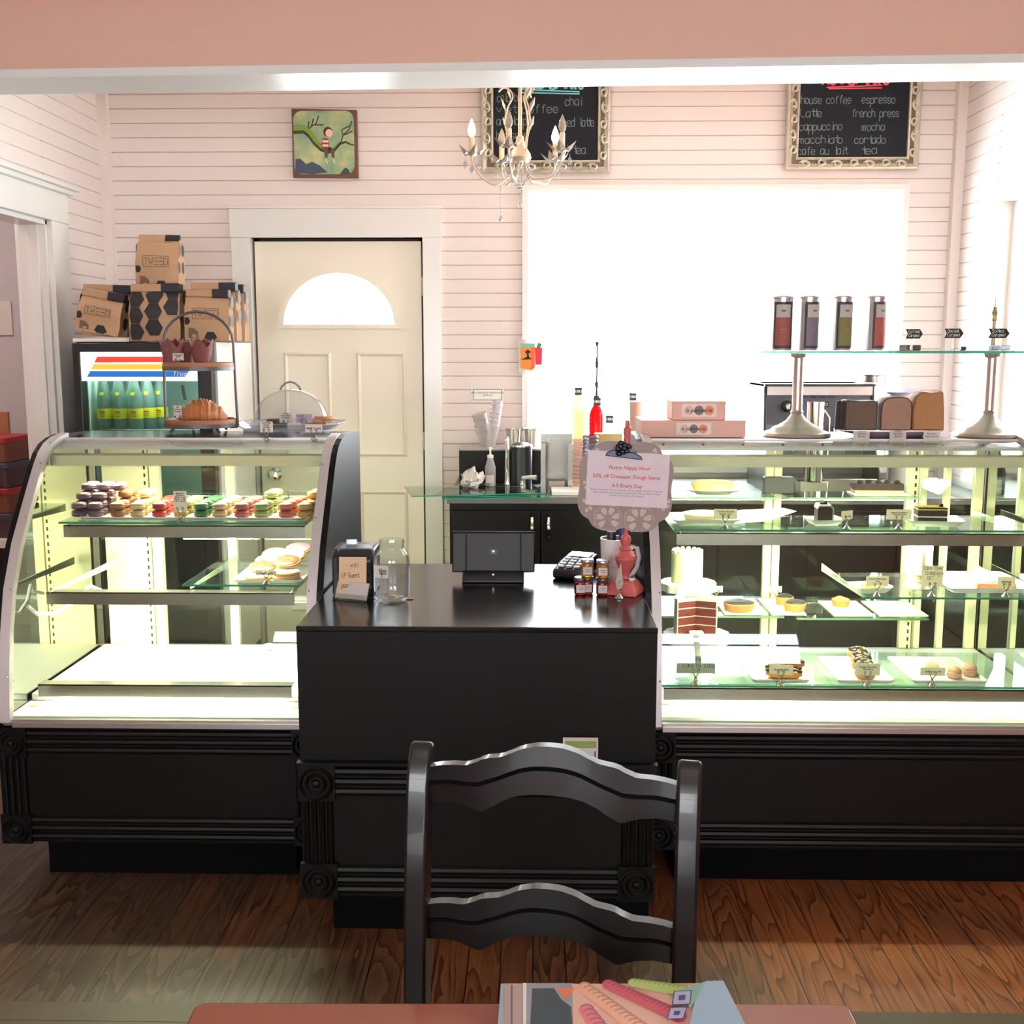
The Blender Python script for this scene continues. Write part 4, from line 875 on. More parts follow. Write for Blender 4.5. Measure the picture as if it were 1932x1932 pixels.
for ci, (cn, rgb, px, lv) in enumerate(FL):
    xf_ = at(px, 965, 3.345).x
    for row in range(4):
        n = lv if row in (0,) else (2 if row < 3 else 2)
        if ci < 2: n = (2, 3, 4, 4)[row]
        if ci == 2 and row > 1: n = 3
        if ci in (3, 9, 11) and row > 1: n = 3
        if ci == 5 and row == 0: n = 1
        for l in range(n):
            loc = (xf_ - row * (.006 if ci < 5 else -.001 * (ci - 6)) + (rnd.random() - .5) * .004, 3.345 + row * .054, ZM + l * .0231)
            c2 = cn; r2 = rgb
            if ci == 5 and row > 0: pass
            put_mac(c2, r2, loc, '%s macaron, %s, %s of its stack on the upper shelf' % (cn, rowname[row], lev[l] if l < n - 1 or n == 1 else 'top'), (0, 0, rnd.random() * 6))
put_mac('plum', None, (at(228, 925, 3.46).x, 3.46, ZM + .0231 * 3 + .001), 'plum macaron on the very top of the tallest pile, tilted forward', (R(12), R(-8), 0))
cardholder((at(342, 992, 3.297).x, 3.297, ZS1 + .0005), .040, .062, ['Macarons', '$2.00 ea', '$9.50 - 5 pk', '$22.00 - 12 pk', '$37 - 20 pk'], 'tall price card reading Macarons in a holder on the upper shelf', base=.011, stem=.022, size=.0062)
# iced cookies on the middle shelf
ZS2 = .853
pA = atz(500, 1100, ZS2)
tray('cookie_tray', 'white tray of round iced butter cookies on the middle shelf', -.915, -.70, 3.25, 3.50, ZS2, h=.004, rim=.006)
ic = {'white': pm('white_icing', (250, 244, 232), .35), 'red': pm('red_icing', (214, 52, 42), .35), 'pink': pm('pink_icing', (232, 140, 160), .35)}
def iced(col, loc, label, r=.042):
    root = thing('iced_cookie', label, 'cookie', loc, group='iced butter cookies')
    MB().lathe([(r * .92, 0), (r, .004), (r * .98, .008), (.001, .009)], seg=28).build('biscuit', pm('biscuit', (214, 152, 74), .6), root); MB().lathe([(r * .9, .0085), (r * .9, .0105), (r * .85, .0118), (.001, .012)], seg=28).build('icing', ic[col], root)
    m = MB(); rn = random.Random(int(loc[1] * 1e4 + loc[0] * 1e3))
    for i in range(7): a = rn.random() * 6.3; q = r * .6 * rn.random() ** .5; m.box(q * math.cos(a) - .003, q * math.cos(a) + .003, q * math.sin(a) - .001, q * math.sin(a) + .001, .0119, .0128)
    m.build('sprinkles', pm('sprinkle_%s' % ('yellow' if col != 'white' else 'red'), (236, 190, 60) if col != 'white' else (206, 90, 70), .4), root); return root
zz = ZS2 + .0045
for k, (dx, y, dz, c, lb) in enumerate(((-.845, 3.298, 0, 'white', 'white iced cookie at the front left of the cookie tray'), (-.762, 3.304, .0, 'white', 'white iced cookie at the front right, bottom of its stack'), (-.760, 3.302, .0123, 'white', 'white iced cookie at the front right, top of its stack'),
      (-.845, 3.350, .022, 'red', 'red iced cookie in the second row on the left'), (-.768, 3.355, .038, 'red', 'red iced cookie in the second row on the right'), (-.84, 3.405, .030, 'white', 'white iced cookie in the third row on the left'), (-.765, 3.41, .046, 'white', 'white iced cookie in the third row on the right'),
      (-.83, 3.458, .042, 'pink', 'pink iced cookie in the rear row on the left'), (-.755, 3.462, .058, 'pink', 'pink iced cookie in the rear row on the right'))):
    o = iced(c, (dx, y, zz + dz), lb)
    if k in (3, 4, 5, 6, 7, 8): o.rotation_euler = (R(14), 0, 0)
cardholder((at(503, 1105, 3.237).x, 3.237, ZS2), .062, .014, ['Iced Butter Cookies'], 'card holder reading Iced Butter Cookies on the middle shelf', base=.011, stem=.016)
m = MB().ball((0, 0, .012), (.028, .02, .012), 14, 8).noise(.008, 3); m.build('crumpled_wipe', pm('pale_blue_paper', (214, 228, 238), .8), loc=(at(510, 1214, 3.68).x, 3.68, .5235)); tag(bpy.data.objects['crumpled_wipe'], 'small pale blue crumpled paper on the empty lower deck', 'paper wipe')
# ================================================================== ITEMS ON THE CASH COUNTER
ZCT = .8625
def cat_(o, label, cat, group=None): return tag(o, label, cat, group)
# receipt printer
a_, b_ = at(627, 1110, 3.05), at(705, 1110, 3.05); pw = b_.x - a_.x; ph = at(660, 1030, 3.12).z - ZCT
pr_ = thing('receipt_printer', 'black receipt printer behind the small beige card on the counter', 'printer', ((a_.x + b_.x) / 2, 3.12, ZCT))
MB().prism([(-.07, 0), (-.07, ph * .86), (-.045, ph), (.07, ph), (.07, 0)], 'x', -pw / 2, pw / 2).build('printer_body', PLAS, pr_, bevel=.005)
MB().prism([(-.075, ph * .45), (-.075, ph * .8), (-.05, ph * 1.01), (.03, ph * 1.01), (.03, ph * .45)], 'x', -pw / 2 + .014, pw / 2 - .004).build('paper_cover', pm('grey_black_plastic', (40, 42, 48), .25), pr_, bevel=.006)
MB().box(-.03, .0, -.01, .012, ph * 1.01, ph * 1.01 + .016).xf(Matrix.Rotation(R(-8), 4, 'X')).build('paper_lever', ACR, pr_)
# beige wifi card standing in an acrylic holder
p0, p1 = at(642, 1108, 3.02), at(692, 1050, 3.02)
wf = thing('wifi_card', 'beige handwritten card leaning against the black printer', 'card', ((p0.x + p1.x) / 2, 2.995, ZCT), 0)
wd, hh = p1.x - p0.x, p1.z - ZCT; MR = Matrix.Rotation(R(-9), 4, 'X')
cf = MB().box(-wd / 2, wd / 2, -.001, .001, .0, hh * 1.01).xf(MR).build('card_sheet', pm('beige_card', (222, 186, 150), .7), wf, smooth=False)
for k, s in enumerate(('- wifi -', 'LP Guest', 'password')): hand(s, .0085, INK, cf, tuple(MR @ Vector((-wd * .40 + (.012 if k == 0 else 0), -.0016, hh * .76 - k * .028))), rotM=MR, w=.0013, wx=.75)
# business cards in an acrylic stand
p0, p1 = atz(632, 1130, ZCT), atz(690, 1136, ZCT); c_ = (p0 + p1) / 2; wd = (p1 - p0).length
bc = thing('business_card_stand', 'clear acrylic stand holding white business cards in front of the beige card', 'card stand', c_, math.atan2(p1.y - p0.y, p1.x - p0.x))
M2 = Matrix.Rotation(R(-24), 4, 'X'); MB().box(-wd / 2, wd / 2, -.003, .003, .004, .052).xf(M2).build('business_cards', PAPER, bc)
MB().box(-wd / 2 - .003, wd / 2 + .003, -.0075, -.0045, .0, .016).xf(M2).build('front_lip', ACR, bc); MB().box(-wd / 2 - .003, wd / 2 + .003, .005, .0075, .0, .05).xf(M2).box(-wd / 2 - .003, wd / 2 + .003, -.012, .05, 0, .0025).build('acrylic_base', ACR, bc)
m = MB().tube([(wd / 2 - .002, .018, .046), (wd / 2 + .004, .03, .035), (wd / 2 + .006, .04, .01), (wd / 2 + .008, .055, .003)], .003, 8); m.build('side_bracket', ACR, bc)
MB().box(-.012, .012, -.0036, -.0032, .040, .0405).xf(M2).box(-.02, .02, -.0036, -.0032, .034, .0345).xf(Matrix.Identity(4)).build('printed_lines', pm('grey_ink', (150, 140, 140), .7), bc) if 0 else None
# tips jar
pj = atz(737, 1140, ZCT); jr = thing('tips_jar', 'large clear glass jar labelled tips with coins at the bottom', 'jar', (pj.x, pj.y + .045, ZCT)); jy = jr.location[1]
jw = (at(768, 1080, jy).x - at(703, 1080, jy).x) / 2; jh = at(735, 1017, jy).z - ZCT
pf = [(.55, .0), (.86, .004), (.98, .02), (1, .04), (1, jh * .66), (.93, jh * .76), (.72, jh * .85), (.70, jh * .87), (.72, jh * .90), (.71, jh * .93), (.74, jh * .95), (.70, jh)]
MB().lathe([(r * jw, z) for r, z in pf] + [(r * jw - .003, z) for r, z in pf[::-1][:-2]] + [(.8 * jw, .008), (.001, .009)], seg=36, cap=False).build('jar_glass_body', GLJ, jr)
MB().box(-.034, .006, -jw - .001, -jw - .0002, jh * .42, jh * .62).xf(Matrix.Rotation(R(-12), 4, 'Z')).build('paper_label', PAPER, jr, smooth=False)
hand('tips', .011, pm('purple_ink', (70, 40, 80), .6), jr, (-.029, -jw - .0075, jh * .49), w=.0018, wx=.62)
COIN = [pm('copper_coin', (150, 98, 70), .35, .8), pm('nickel_coin', (190, 188, 182), .3, .8), pm('brass_coin', (186, 160, 96), .35, .8)]
def coin(loc, r, rot, mat_i, label, first_=[]):
    root = thing('coin', label, 'coin', loc, group='coins in the tips jar', rot=rot); MB().lathe([(r * .96, 0), (r, .0004), (r, .0014), (r * .96, .0018), (r * .9, .0014), (.001, .0014)], seg=24).build('coin_disc', COIN[mat_i], root); MB().lathe([(r * .55, .0013), (r * .4, .0021), (.001, .0023)], seg=12).build('embossed_relief', COIN[mat_i], root)
jx, jyy = jr.location[0], jr.location[1]
for dx, dy, dz, r, rt, mi, lb in ((.006, -.014, .0098, .013, (0, 0, 0), 2, 'large brass coin lying flat near the front inside the tips jar'), (-.016, -.012, .014, .0105, (R(34), R(20), 0), 1, 'dark coin leaning against the left wall inside the tips jar'), (.018, .004, .0098, .011, (0, 0, 0), 1, 'silver coin at the right inside the tips jar'), (-.004, .012, .0098, .010, (0, 0, 0), 0, 'copper coin at the back inside the tips jar'), (-.002, .006, .0122, .010, (R(6), 0, 0), 1, 'silver coin resting on the copper coin inside the tips jar')):
    coin((jx + dx, jyy + dy, ZCT + dz), r, rt, mi, lb)
coin((jx + .045, jyy + .02, ZCT + .0005), .010, (0, 0, 0), 0, 'dark coin lying on the counter just right of the tips jar')
# register tablet on a stand
p0, p1 = atz(857, 1100, ZCT), atz(1003, 1100, ZCT); c_ = (p0 + p1) / 2; tw = (at(1006, 1040, c_.y + .05).x - at(850, 1040, c_.y + .05).x)
tb_ = thing('register_tablet', 'black register tablet seen from behind on a wedge stand', 'tablet', (c_.x, c_.y, ZCT)); th_ = at(925, 1003, c_.y + .05).z - ZCT
MB().prism([(-.0, 0), (0, .008), (.035, .030), (.11, .030), (.12, 0)], 'x', -.092, .092).build('stand_base', PLAS, tb_, bevel=.003)
MT = Matrix.Translation((0, .045, .026)) @ Matrix.Rotation(R(-12), 4, 'X') if 0 else Matrix.Translation((0, .040, .024)) @ Matrix.Rotation(R(-6), 4, 'X')
H_ = th_ - .026; MB().box(-tw / 2, tw / 2, 0, .010, 0, H_).xf(MT).build('tablet_back', pm('dark_grey_shell', (20, 18, 19), .5), tb_, bevel=.004)
MB().box(-tw / 2 + .004, tw / 2 - .004, .0101, .0108, .004, H_ - .004).xf(MT).build('screen', pm('black_glass_screen', (8, 8, 10), .08), tb_)
m = MB()
for sx in (-1, 1): m.box(sx * tw * .33 - .0025, sx * tw * .33 + .0025, -.002, .012, -.002, H_ + .002)
m.box(-tw / 2, tw / 2, .002, .012, H_ - .0001, H_ + .003); m.xf(MT).build('holder_straps', pm('matte_black_strap', (12, 12, 14), .7), tb_)
l = MB().prism(disc(0, H_ * .52, .012, 20, .0085), 'y', -.0008, 0).xf(MT).build('logo_oval', PLAS, tb_); MB().prism(disc(0, H_ * .53, .003, 10), 'y', -.0014, -.0008).xf(MT).build('logo_mark', ALU, l)
MB().box(-.003, .003, -.0006, .001, -.001, .004).xf(Matrix.Translation((0, .018, .0205))).build('stand_mark', ALU, tb_)
# payment terminal
p0, p1 = at(1046, 1075, 3.42), at(1125, 1075, 3.42); tm = thing('card_terminal', 'black payment terminal with grey keys lying behind the jam jars', 'card terminal', ((p0.x + p1.x) / 2, 3.36, ZCT), R(-20)); wd = (p1.x - p0.x)
MB().prism([(-.09, .0), (-.09, .028), (-.02, .045), (.08, .055), (.09, .03), (.085, 0)], 'x', -.048, .048).build('terminal_body', PLAS, tm, bevel=.008)
m = MB()
MB().prism([(.02, .0515), (.07, .0565), (.07, .058), (.02, .053)], 'x', -.036, .036).build('display', pm('grey_lcd', (150, 158, 160), .2), tm)
for r_ in range(4):
    for q in range(3): MB().box(-.034 + q * .025, -.016 + q * .025, -.075 + r_ * .022, -.062 + r_ * .022, .034 + r_ * .004, .0395 + r_ * .004).build('key', pm('pale_key', (196, 200, 206), .4), tm)
# jam jars
def jam(loc, top, label, k):
    root = thing('jam_jar', label, 'jam jar', loc, R(10), group=None); body = pm('amber_honey', (226, 150, 40), .12, Transmission_Weight=.55, coat=.5) if top else pm('red_jam', (150, 36, 30), .12, Transmission_Weight=.35, coat=.5)
    r = .0185
    MB().lathe([(r * .9, 0), (r, .004), (r, .034), (r * .85, .038), (r * .8, .040)], seg=6).build('filled_glass', body, root, bevel=.0015)
    MB().lathe([(r * .98, .040), (r * 1.0, .041), (r * 1.0, .048), (r * .93, .050), (.001, .050)], seg=24).build('lid', pm('silver_lid', (205, 208, 214), .2, .8) if top else pm('dark_lid', (80, 76, 78), .3, .4), root)
    MB().box(-.0125, .0125, -.0187, -.0180, .008, .030).xf(Matrix.Rotation(R(-10), 4, 'Z')).build('paper_label', PAPER, root, smooth=False)
    MB().box(-.008, .008, -.0192, -.0187, .022, .023).box(-.006, .006, -.0192, -.0187, .017, .018).xf(Matrix.Rotation(R(-10), 4, 'Z')).build('label_print', INK, root, smooth=False); return root
for k, (px, py, nm) in enumerate(((1108, 1122, 'left'), (1137, 1124, 'right'))):
    p = atz(px, py, ZCT); Y_ = p.y + .015; jam((p.x, Y_, ZCT), 0, 'red jam jar at the bottom of the %s stack of small jars' % nm, k); jam((p.x, Y_, ZCT + .0505), 1, 'amber honey jar on top of the %s stack of small jars' % nm, k)
p = at(1098, 1105, 3.07); jam((p.x - .004, 3.075, ZCT), 0, 'third small jar half hidden behind the left jar stack', 3)
# clipboard pedestal (turned red spindle) and ornate clipboard
pp = atz(1182, 1127, ZCT); PX, PY = pp.x, pp.y + .055; zf = lambda py: at(1175, py, PY).z - ZCT
ped = thing('clipboard_stand', 'coral red turned wooden pedestal holding up the patterned clipboard', 'sign stand', (PX, PY, ZCT), R(-22))
REDP = pm('coral_red_paint', (196, 92, 90), .4, var=.12, scale=15); hb = zf(1093)
s0, s1 = .045, .028; MB().add([(x * s0, y * s0, 0) for x, y in ((-1, -1), (1, -1), (1, 1), (-1, 1))] + [(x * s0 * .97, y * s0 * .97, .012) for x, y in ((-1, -1), (1, -1), (1, 1), (-1, 1))] + [(x * s1, y * s1, hb) for x, y in ((-1, -1), (1, -1), (1, 1), (-1, 1))],
    [(0, 3, 2, 1), (8, 9, 10, 11)] + [(k, (k + 1) % 4, 4 + (k + 1) % 4, 4 + k) for k in range(4)] + [(4 + k, 4 + (k + 1) % 4, 8 + (k + 1) % 4, 8 + k) for k in range(4)]).build('square_base', REDP, ped, bevel=.003, smooth=False)
sp_ = [(1090, .012), (1082, .010), (1076, .012), (1066, .026), (1056, .032), (1050, .031), (1048, .034), (1043, .033), (1041, .030), (1037, .016), (1032, .019), (1030, .0195), (1026, .010), (1022, .011), (1016, .0155), (1010, .013), (1005, .006)]
sp_ = [(1090, .012), (1084, .010), (1078, .013), (1070, .021), (1062, .026), (1056, .028), (1054, .030), (1050, .029), (1048, .0295), (1043, .022), (1038, .016), (1036, .019), (1032, .017), (1029, .011), (1025, .013), (1018, .0155), (1012, .014), (1008, .007)]
prof = [(r, zf(py)) for py, r in sp_]
zt_ = zf(800); prof += [(.006, zf(1000)), (.006, zf(850)), (.014, zf(846)), (.012, zf(835)), (.009, zf(822)), (.011, zf(818)), (.0105, zf(808)), (.006, zf(805)), (.007, zf(800)), (.005, zf(793))]
MB().lathe(prof, seg=28).build('turned_post', REDP, ped)
YC = PY - .016; A = at(1087, 905, YC); B = at(1268, 905, YC); cxb = (A.x + B.x) / 2; bw = (B.x - A.x); zt2, zb2 = at(1178, 832, YC).z, at(1178, 1004, YC).z; bh = zt2 - zb2
cb = thing('clipboard', 'wavy-edged grey floral clipboard with a pastry happy hour notice', 'clipboard', (cxb, YC, zb2), 0, rot=(R(-2), R(2.2), 0))
def wavy(n=96):
    out = []
    for i in range(n):
        a = 2 * math.pi * i / n; c, s = math.cos(a), math.sin(a); q = (abs(c) ** 3.4 + abs(s) ** 3.4) ** (-1 / 3.4)
        k = 1 - .05 * math.exp(-((abs(c) - 0) / .14) ** 2) * (1 if s < 0 else .2) + .02 * math.cos(8 * a + math.pi) - .05 * math.exp(-((abs(c * q) - .80) ** 2 + (abs(s * q) - .80) ** 2) / .012)
        out.append((bw / 2 * q * c * k * .98, bh / 2 + bh / 2 * q * s * k * .98))
    return out
oa = wavy(); MB().prism(oa, 'y', 0, .004).build('board', pm('taupe_board', (150, 132, 128), .6), cb, smooth=False)
PAT = pm('pale_taupe_pattern', (196, 176, 168), .6); m = MB()
def inside(p, pad=.93): return (abs(p[0]) / (bw / 2)) ** 3 + (abs(p[1] - bh / 2) / (bh / 2)) ** 3 < pad
def flower(cx, cz, s):
    for k in range(7):
        a = 2 * math.pi * k / 7 + .3; q = [(.32, 0), (.62, .22), (.95, .26), (1.12, .14), (1.02, 0), (1.12, -.14), (.95, -.26), (.62, -.22)]
        pts = [(cx + s * (u * math.cos(a) - v * math.sin(a)), cz + s * (u * math.sin(a) + v * math.cos(a))) for u, v in q]
        if all(inside(p) for p in pts): m.add([(x, -.0004, z) for x, z in pts], [tuple(range(8))])
for cx, cz, s in ((-.042, .036, .030), (.040, .034, .032), (-.092, .13, .02), (.10, .15, .024), (-.085, .205, .022), (.08, .212, .022), (.10, .085, .02), (-.10, .07, .018)): flower(cx * bw / .25, cz * bh / .25, s)
m.build('floral_pattern', PAT, cb, smooth=False); m = MB()
for cx, cz, s in ((-.042, .036, .030), (.040, .034, .032)):
    ring = [(cx * bw / .25 + s * 1.28 * math.cos(t * math.pi / 16) * (1 + .06 * math.cos(t * math.pi / 16 * 7)), -.0006, cz * bh / .25 + s * 1.28 * math.sin(t * math.pi / 16) * (1 + .06 * math.cos(t * math.pi / 16 * 7))) for t in range(32)]
    ring = [(x, y, z) for x, y, z in ring if inside((x, z), .97)]; m.tube(ring, .0014, 4)
m.build('petal_outline', PAT, cb)
pxl, pxr = at(1103, 905, YC).x - cxb, at(1257, 905, YC).x - cxb; pzt, pzb = at(1178, 852, YC).z - zb2, at(1178, 955, YC).z - zb2
sh = MB().prism([(pxl, pzb - .0), (pxr, pzb - .001), (pxr + .002, pzt - .004), (pxl, pzt)], 'y', -.0022, -.0014).build('notice_sheet', pm('lilac_paper', (222, 206, 214), .6), cb, smooth=False)
pcx = (pxl + pxr) / 2; pht = pzt - pzb
text('Pastry Happy Hour', .0150, INKR, sh, (pcx + .004, -.0026, pzb + pht * .70), shear=.25, off=.00018, name='notice_title'); text('50% off Croissant Dough Items', .0152, INKR, sh, (pcx - .003, -.0026, pzb + pht * .535), off=.00018, name='notice_line', wx=.98); text('3-5 Every Day', .0150, INKR, sh, (pcx, -.0026, pzb + pht * .37), off=.00018, name='notice_line')
text('Butter Croissants, Pain au Chocolat, Morning Buns, Almond Croissants,\nMilk Chocolate and Almond, Orange Honey Almond Buns, Turkey\nCheese Croissants, and Croissant!', .0075, pm('violet_ink', (120, 104, 130), .7), sh, (pcx, -.0026, pzb + pht * .24), name='notice_small_print', wx=.93)
# clip with a rose
CLP = pm('gunmetal', (52, 54, 66), .3, .8); zc2 = pzt - .004; xcl = at(1173, 860, YC).x - cxb
MB().prism([(xcl - .054, zc2 - .010), (xcl + .050, zc2 - .018), (xcl + .048, zc2 - .010), (xcl + .030, zc2 + .001), (xcl - .034, zc2 + .007), (xcl - .050, zc2 - .001)], 'y', -.009, -.0025).build('clip_bar', CLP, cb, bevel=.002)
m = MB(); m.ball((xcl - .008, -.014, zc2 + .013), (.020, .009, .019), 14, 8)
for k in range(9): a = k * 2.4; q = .005 + k * .0018; m.ball((xcl - .008 + q * math.cos(a), -.018 - .0006 * (9 - k), zc2 + .013 + q * math.sin(a)), (.009, .005, .007), 10, 6)
m.build('clip_rose', CLP, cb); MB().tube([(xcl - .012, -.008, zc2 + .02), (xcl - .004, -.009, zc2 + .030), (xcl + .004, -.008, zc2 + .02)], .0035, 8).build('clip_loop', CLP, cb)
MB().prism([(xcl + .008, zc2 + .014), (xcl + .034, zc2 + .004), (xcl + .032, zc2 + .0), (xcl + .008, zc2 + .004)], 'y', -.010, -.004).build('clip_leaf', CLP, cb, bevel=.001)
# diamond price card in a holder
p = atz(1168, 1131, ZCT); dh = thing('price_card_holder', 'silver holder with a small white card turned on its corner by the red base', 'card holder', (p.x, p.y + .008, ZCT), R(62))
MB().lathe([(.013, 0), (.0135, .003), (.006, .011), (.0035, .017)], seg=12).build('base', HOLD, dh); m = MB()
for sx in (-1, 1): m.tube([(0, 0, .014), (sx * .006, 0, .022), (sx * .005, -.002, .030)], .0016, 6); m.ball((sx * .005, -.002, .030), .003, 8, 6)
m.build('clip', HOLD, dh); zt3 = at(1164, 1066, p.y).z - ZCT; cd = MB().prism([(-.006, .018), (.030, .036), (.010, zt3), (-.024, .052)], 'y', -.0006, .0006).build('card', PAPER, dh, smooth=False); hand('jam', .006, INK, cd, (-.010, -.001, .045), w=.0008)
# white pitcher with pens
p = at(1162, 1060, 3.2); hr = at(1165, 1017, 3.18).z - ZCT; wr = (at(1191, 1020, 3.18).x - at(1134, 1020, 3.18).x) / 2
mg = thing('white_pitcher', 'tall white ceramic pitcher with a curved handle behind the red stand', 'pitcher', (p.x - .004, 3.2, ZCT)); WC = pm('white_ceramic', (232, 226, 226), .25, var=.03)
MB().lathe([(wr * .72, 0), (wr * .86, .02), (wr * .9, hr * .5), (wr * .97, hr), (wr * .90, hr), (wr * .83, hr * .5), (wr * .75, .02), (.001, .015)], seg=32).build('pitcher_body', WC, mg)
MB().tube([(wr * .85, -.01, hr * .70), (wr * 1.15, -.012, hr * .84), (wr * 1.45, -.012, hr * .80), (wr * 1.6, -.012, hr * .62), (wr * 1.45, -.012, hr * .38), (wr * 1.1, -.01, hr * .22), (wr * .86, -.01, hr * .18)], [.007, .0075, .008, .008, .0075, .007, .006], 10).build('handle', WC, mg)
MB().box(-.012, .012, -wr - .0005, -wr * .9, hr * .42, hr * .425).build('faint_print', pm('grey_ink', (150, 140, 140), .7), mg)
mk = thing('marker_pen', 'thick black marker with white end standing in the white pitcher', 'marker', (p.x - .014, 3.2, ZCT + .02)); MB().lathe([(.011, 0), (.013, .01), (.013, hr - .005), (.012, hr)], seg=14).build('pen_body', pm('dark_navy_plastic', (40, 46, 62), .4), mk); MB().lathe([(.0135, hr - .001), (.0135, hr + .014), (.010, hr + .016)], seg=14).build('pen_cap', WHT, mk)
bm_ = MB().lathe([(.008, 0), (.009, .004), (.009, hr + .01), (.007, hr + .02)], seg=12).build('blue_pen', pm('blue_plastic', (34, 58, 130), .4), loc=(p.x + .018, 3.205, ZCT + .02)); cat_(bm_, 'blue pen standing in the white pitcher at its right side', 'pen')
# grey crock and white bottle behind the stand
p = at(1200, 1080, 3.44); g_ = thing('grey_crock', 'small grey crock behind the red pedestal at the counter back corner', 'crock', (.266, 3.335, ZCT)); MB().lathe([(.030, 0), (.036, .01), (.038, .07), (.040, .075), (.034, .075), (.032, .02), (.001, .018)], seg=20).build('crock_body', pm('grey_glaze', (110, 106, 108), .3), g_); MB().tube([(-.036, 0, .07), (0, -.002, .082), (.036, 0, .07)], .002, 6).build('wire_handle', STEEL, g_)
# leaflet on the counter ledge
p0, p1 = at(1062, 1430, 2.672), at(1129, 1395, 2.672); lf = thing('green_leaflet', 'small white and green card standing on the ledge of the counter front', 'card', ((p0.x + p1.x) / 2, 2.678, .5115)); wd = p1.x - p0.x; hh = p1.z - .5115
M3 = Matrix.Rotation(R(-6), 4, 'X'); q = MB().box(-wd / 2, wd / 2, -.0012, .0, 0, hh).xf(M3).build('card_sheet', PAPER, lf, smooth=False)
MB().box(-wd / 2 + .006, wd / 2 - .004, -.0016, -.0012, hh - .026, hh - .009).xf(M3).build('green_band', pm('leaf_green_print', (128, 150, 74), .6), q, smooth=False)
text('* * * * * *', .006, PAPER, q, tuple(M3 @ Vector((wd * .2, -.0019, hh - .020))), name='print'); MB().box(wd / 2 - .009, wd / 2 - .006, -.0016, -.0012, 0, hh - .034).xf(M3).build('dark_line', INK, q, smooth=False)
# ================================================================== BACK WORKTOP ITEMS
ZW = .9215
def wp(px, Y): return at(px, 900, Y).x
def hz(py, Y): return at(966, py, Y).z
MB_ = MB
bx_ = thing('black_bin_box', 'low black box with grey lid against the siding behind the faucet', 'box', (wp(945, 5.3), 5.30, ZW)); w_ = (wp(1020, 5.3) - wp(868, 5.3)) / 2; h_ = hz(850, 5.2) - ZW
MB().box(-w_, w_, -.10, .12, 0, h_).build('box_body', BLK, bx_); MB().box(-w_ - .002, w_ + .002, -.102, .122, h_, h_ + .008).build('lid', pm('grey_lid', (170, 160, 158), .4), bx_)
# glass sheets
for k, (x0, y0, x1, y1, rz, lb, dz) in enumerate(((782, 915, 1005, 905, 12, 'loose shelf glass sheet on the worktop, topmost of three', .0122), (835, 925, 1035, 915, -7, 'loose shelf glass sheet on the worktop, middle of three', .0061), (845, 930, 1030, 920, 3, 'loose shelf glass sheet on the worktop, lowest of three', 0))):
    cxg = (wp(x0, 4.85) + wp(x1, 4.85)) / 2; root = thing('glass_sheet', lb, 'glass sheet', (cxg, 4.845 - .008 * k, ZW + dz), R(rz), group='loose glass sheets'); hw_ = (.29, .24, .235)[k]
    MB().box(-hw_, hw_, -.17, .17, .0005, .0055).build('sheet', GLS, root, smooth=False)
    MB().box(-hw_, hw_, -.1713, -.1703, .0005, .0055).box(-hw_ - .001, -hw_, -.17, .17, .0005, .0055).box(hw_, hw_ + .001, -.17, .17, .0005, .0055).build('green_edge', GLE, root, smooth=False)
p = at(888, 903, 4.86); m = MB().ball((0, 0, .035), (.046, .04, .036), 20, 14).noise(.030, 5).noise(.01, 9); cl = m.build('crumpled_cloth', pm('white_cloth', (226, 218, 216), .9), loc=(p.x, 4.90, ZW + .022)); cat_(cl, 'crumpled white cloth with brown stripes on the glass sheets', 'cloth')
# soap bottle
p = at(925, 900, 4.95); so = thing('soap_bottle', 'clear soap bottle with pump on the worktop left of the faucet', 'bottle', (p.x, 4.96, ZW + .02)); hh = hz(848, 4.95) - ZW - .02
MB().lathe([(.022, 0), (.024, .005), (.024, hh * .5), (.014, hh * .72), (.012, hh * .76)], seg=16).build('bottle_body', glass('soap_plastic', (222, 218, 222), 1.4, body=.4), so); MB().lathe([(.014, hh * .76), (.014, hh * .84), (.004, hh * .86), (.004, hh), (.009, hh * 1.0), (.009, hh * 1.05)], seg=12).build('pump', WHT, so); MB().box(-.018, .018, -.0245, -.0235, .015, .05).build('label', PAPER, so)
# faucet
p = at(957, 900, 5.04); fa = thing('faucet', 'chrome gooseneck faucet with two lever handles on the worktop', 'faucet', (p.x, 5.045, ZW)); hh = hz(826, 5.04) - ZW
MB().box(-.085, .085, -.025, .025, 0, .012).build('deck_plate', CHROME, fa, bevel=.005)
MB().tube([(0, 0, .01), (0, 0, .05), (0, 0, hh * .8), (0, -.01, hh * .95), (0, -.035, hh), (0, -.07, hh * .97), (0, -.085, hh * .88), (0, -.088, hh * .8)], [.014, .011, .010, .010, .010, .010, .010, .009], 14).build('spout', CHROME, fa)
for sx in (-1, 1): h1 = MB().lathe([(.014, .01), (.012, .03), (.013, .04), (.001, .044)], (sx * .07, 0, 0), 14).build('valve', CHROME, fa); MB().tube([(sx * .068, 0, .046), (sx * .10, -.01, .05), (sx * .135, -.02, .05)], [.008, .009, .013], 10).build('lever', WHT, h1)
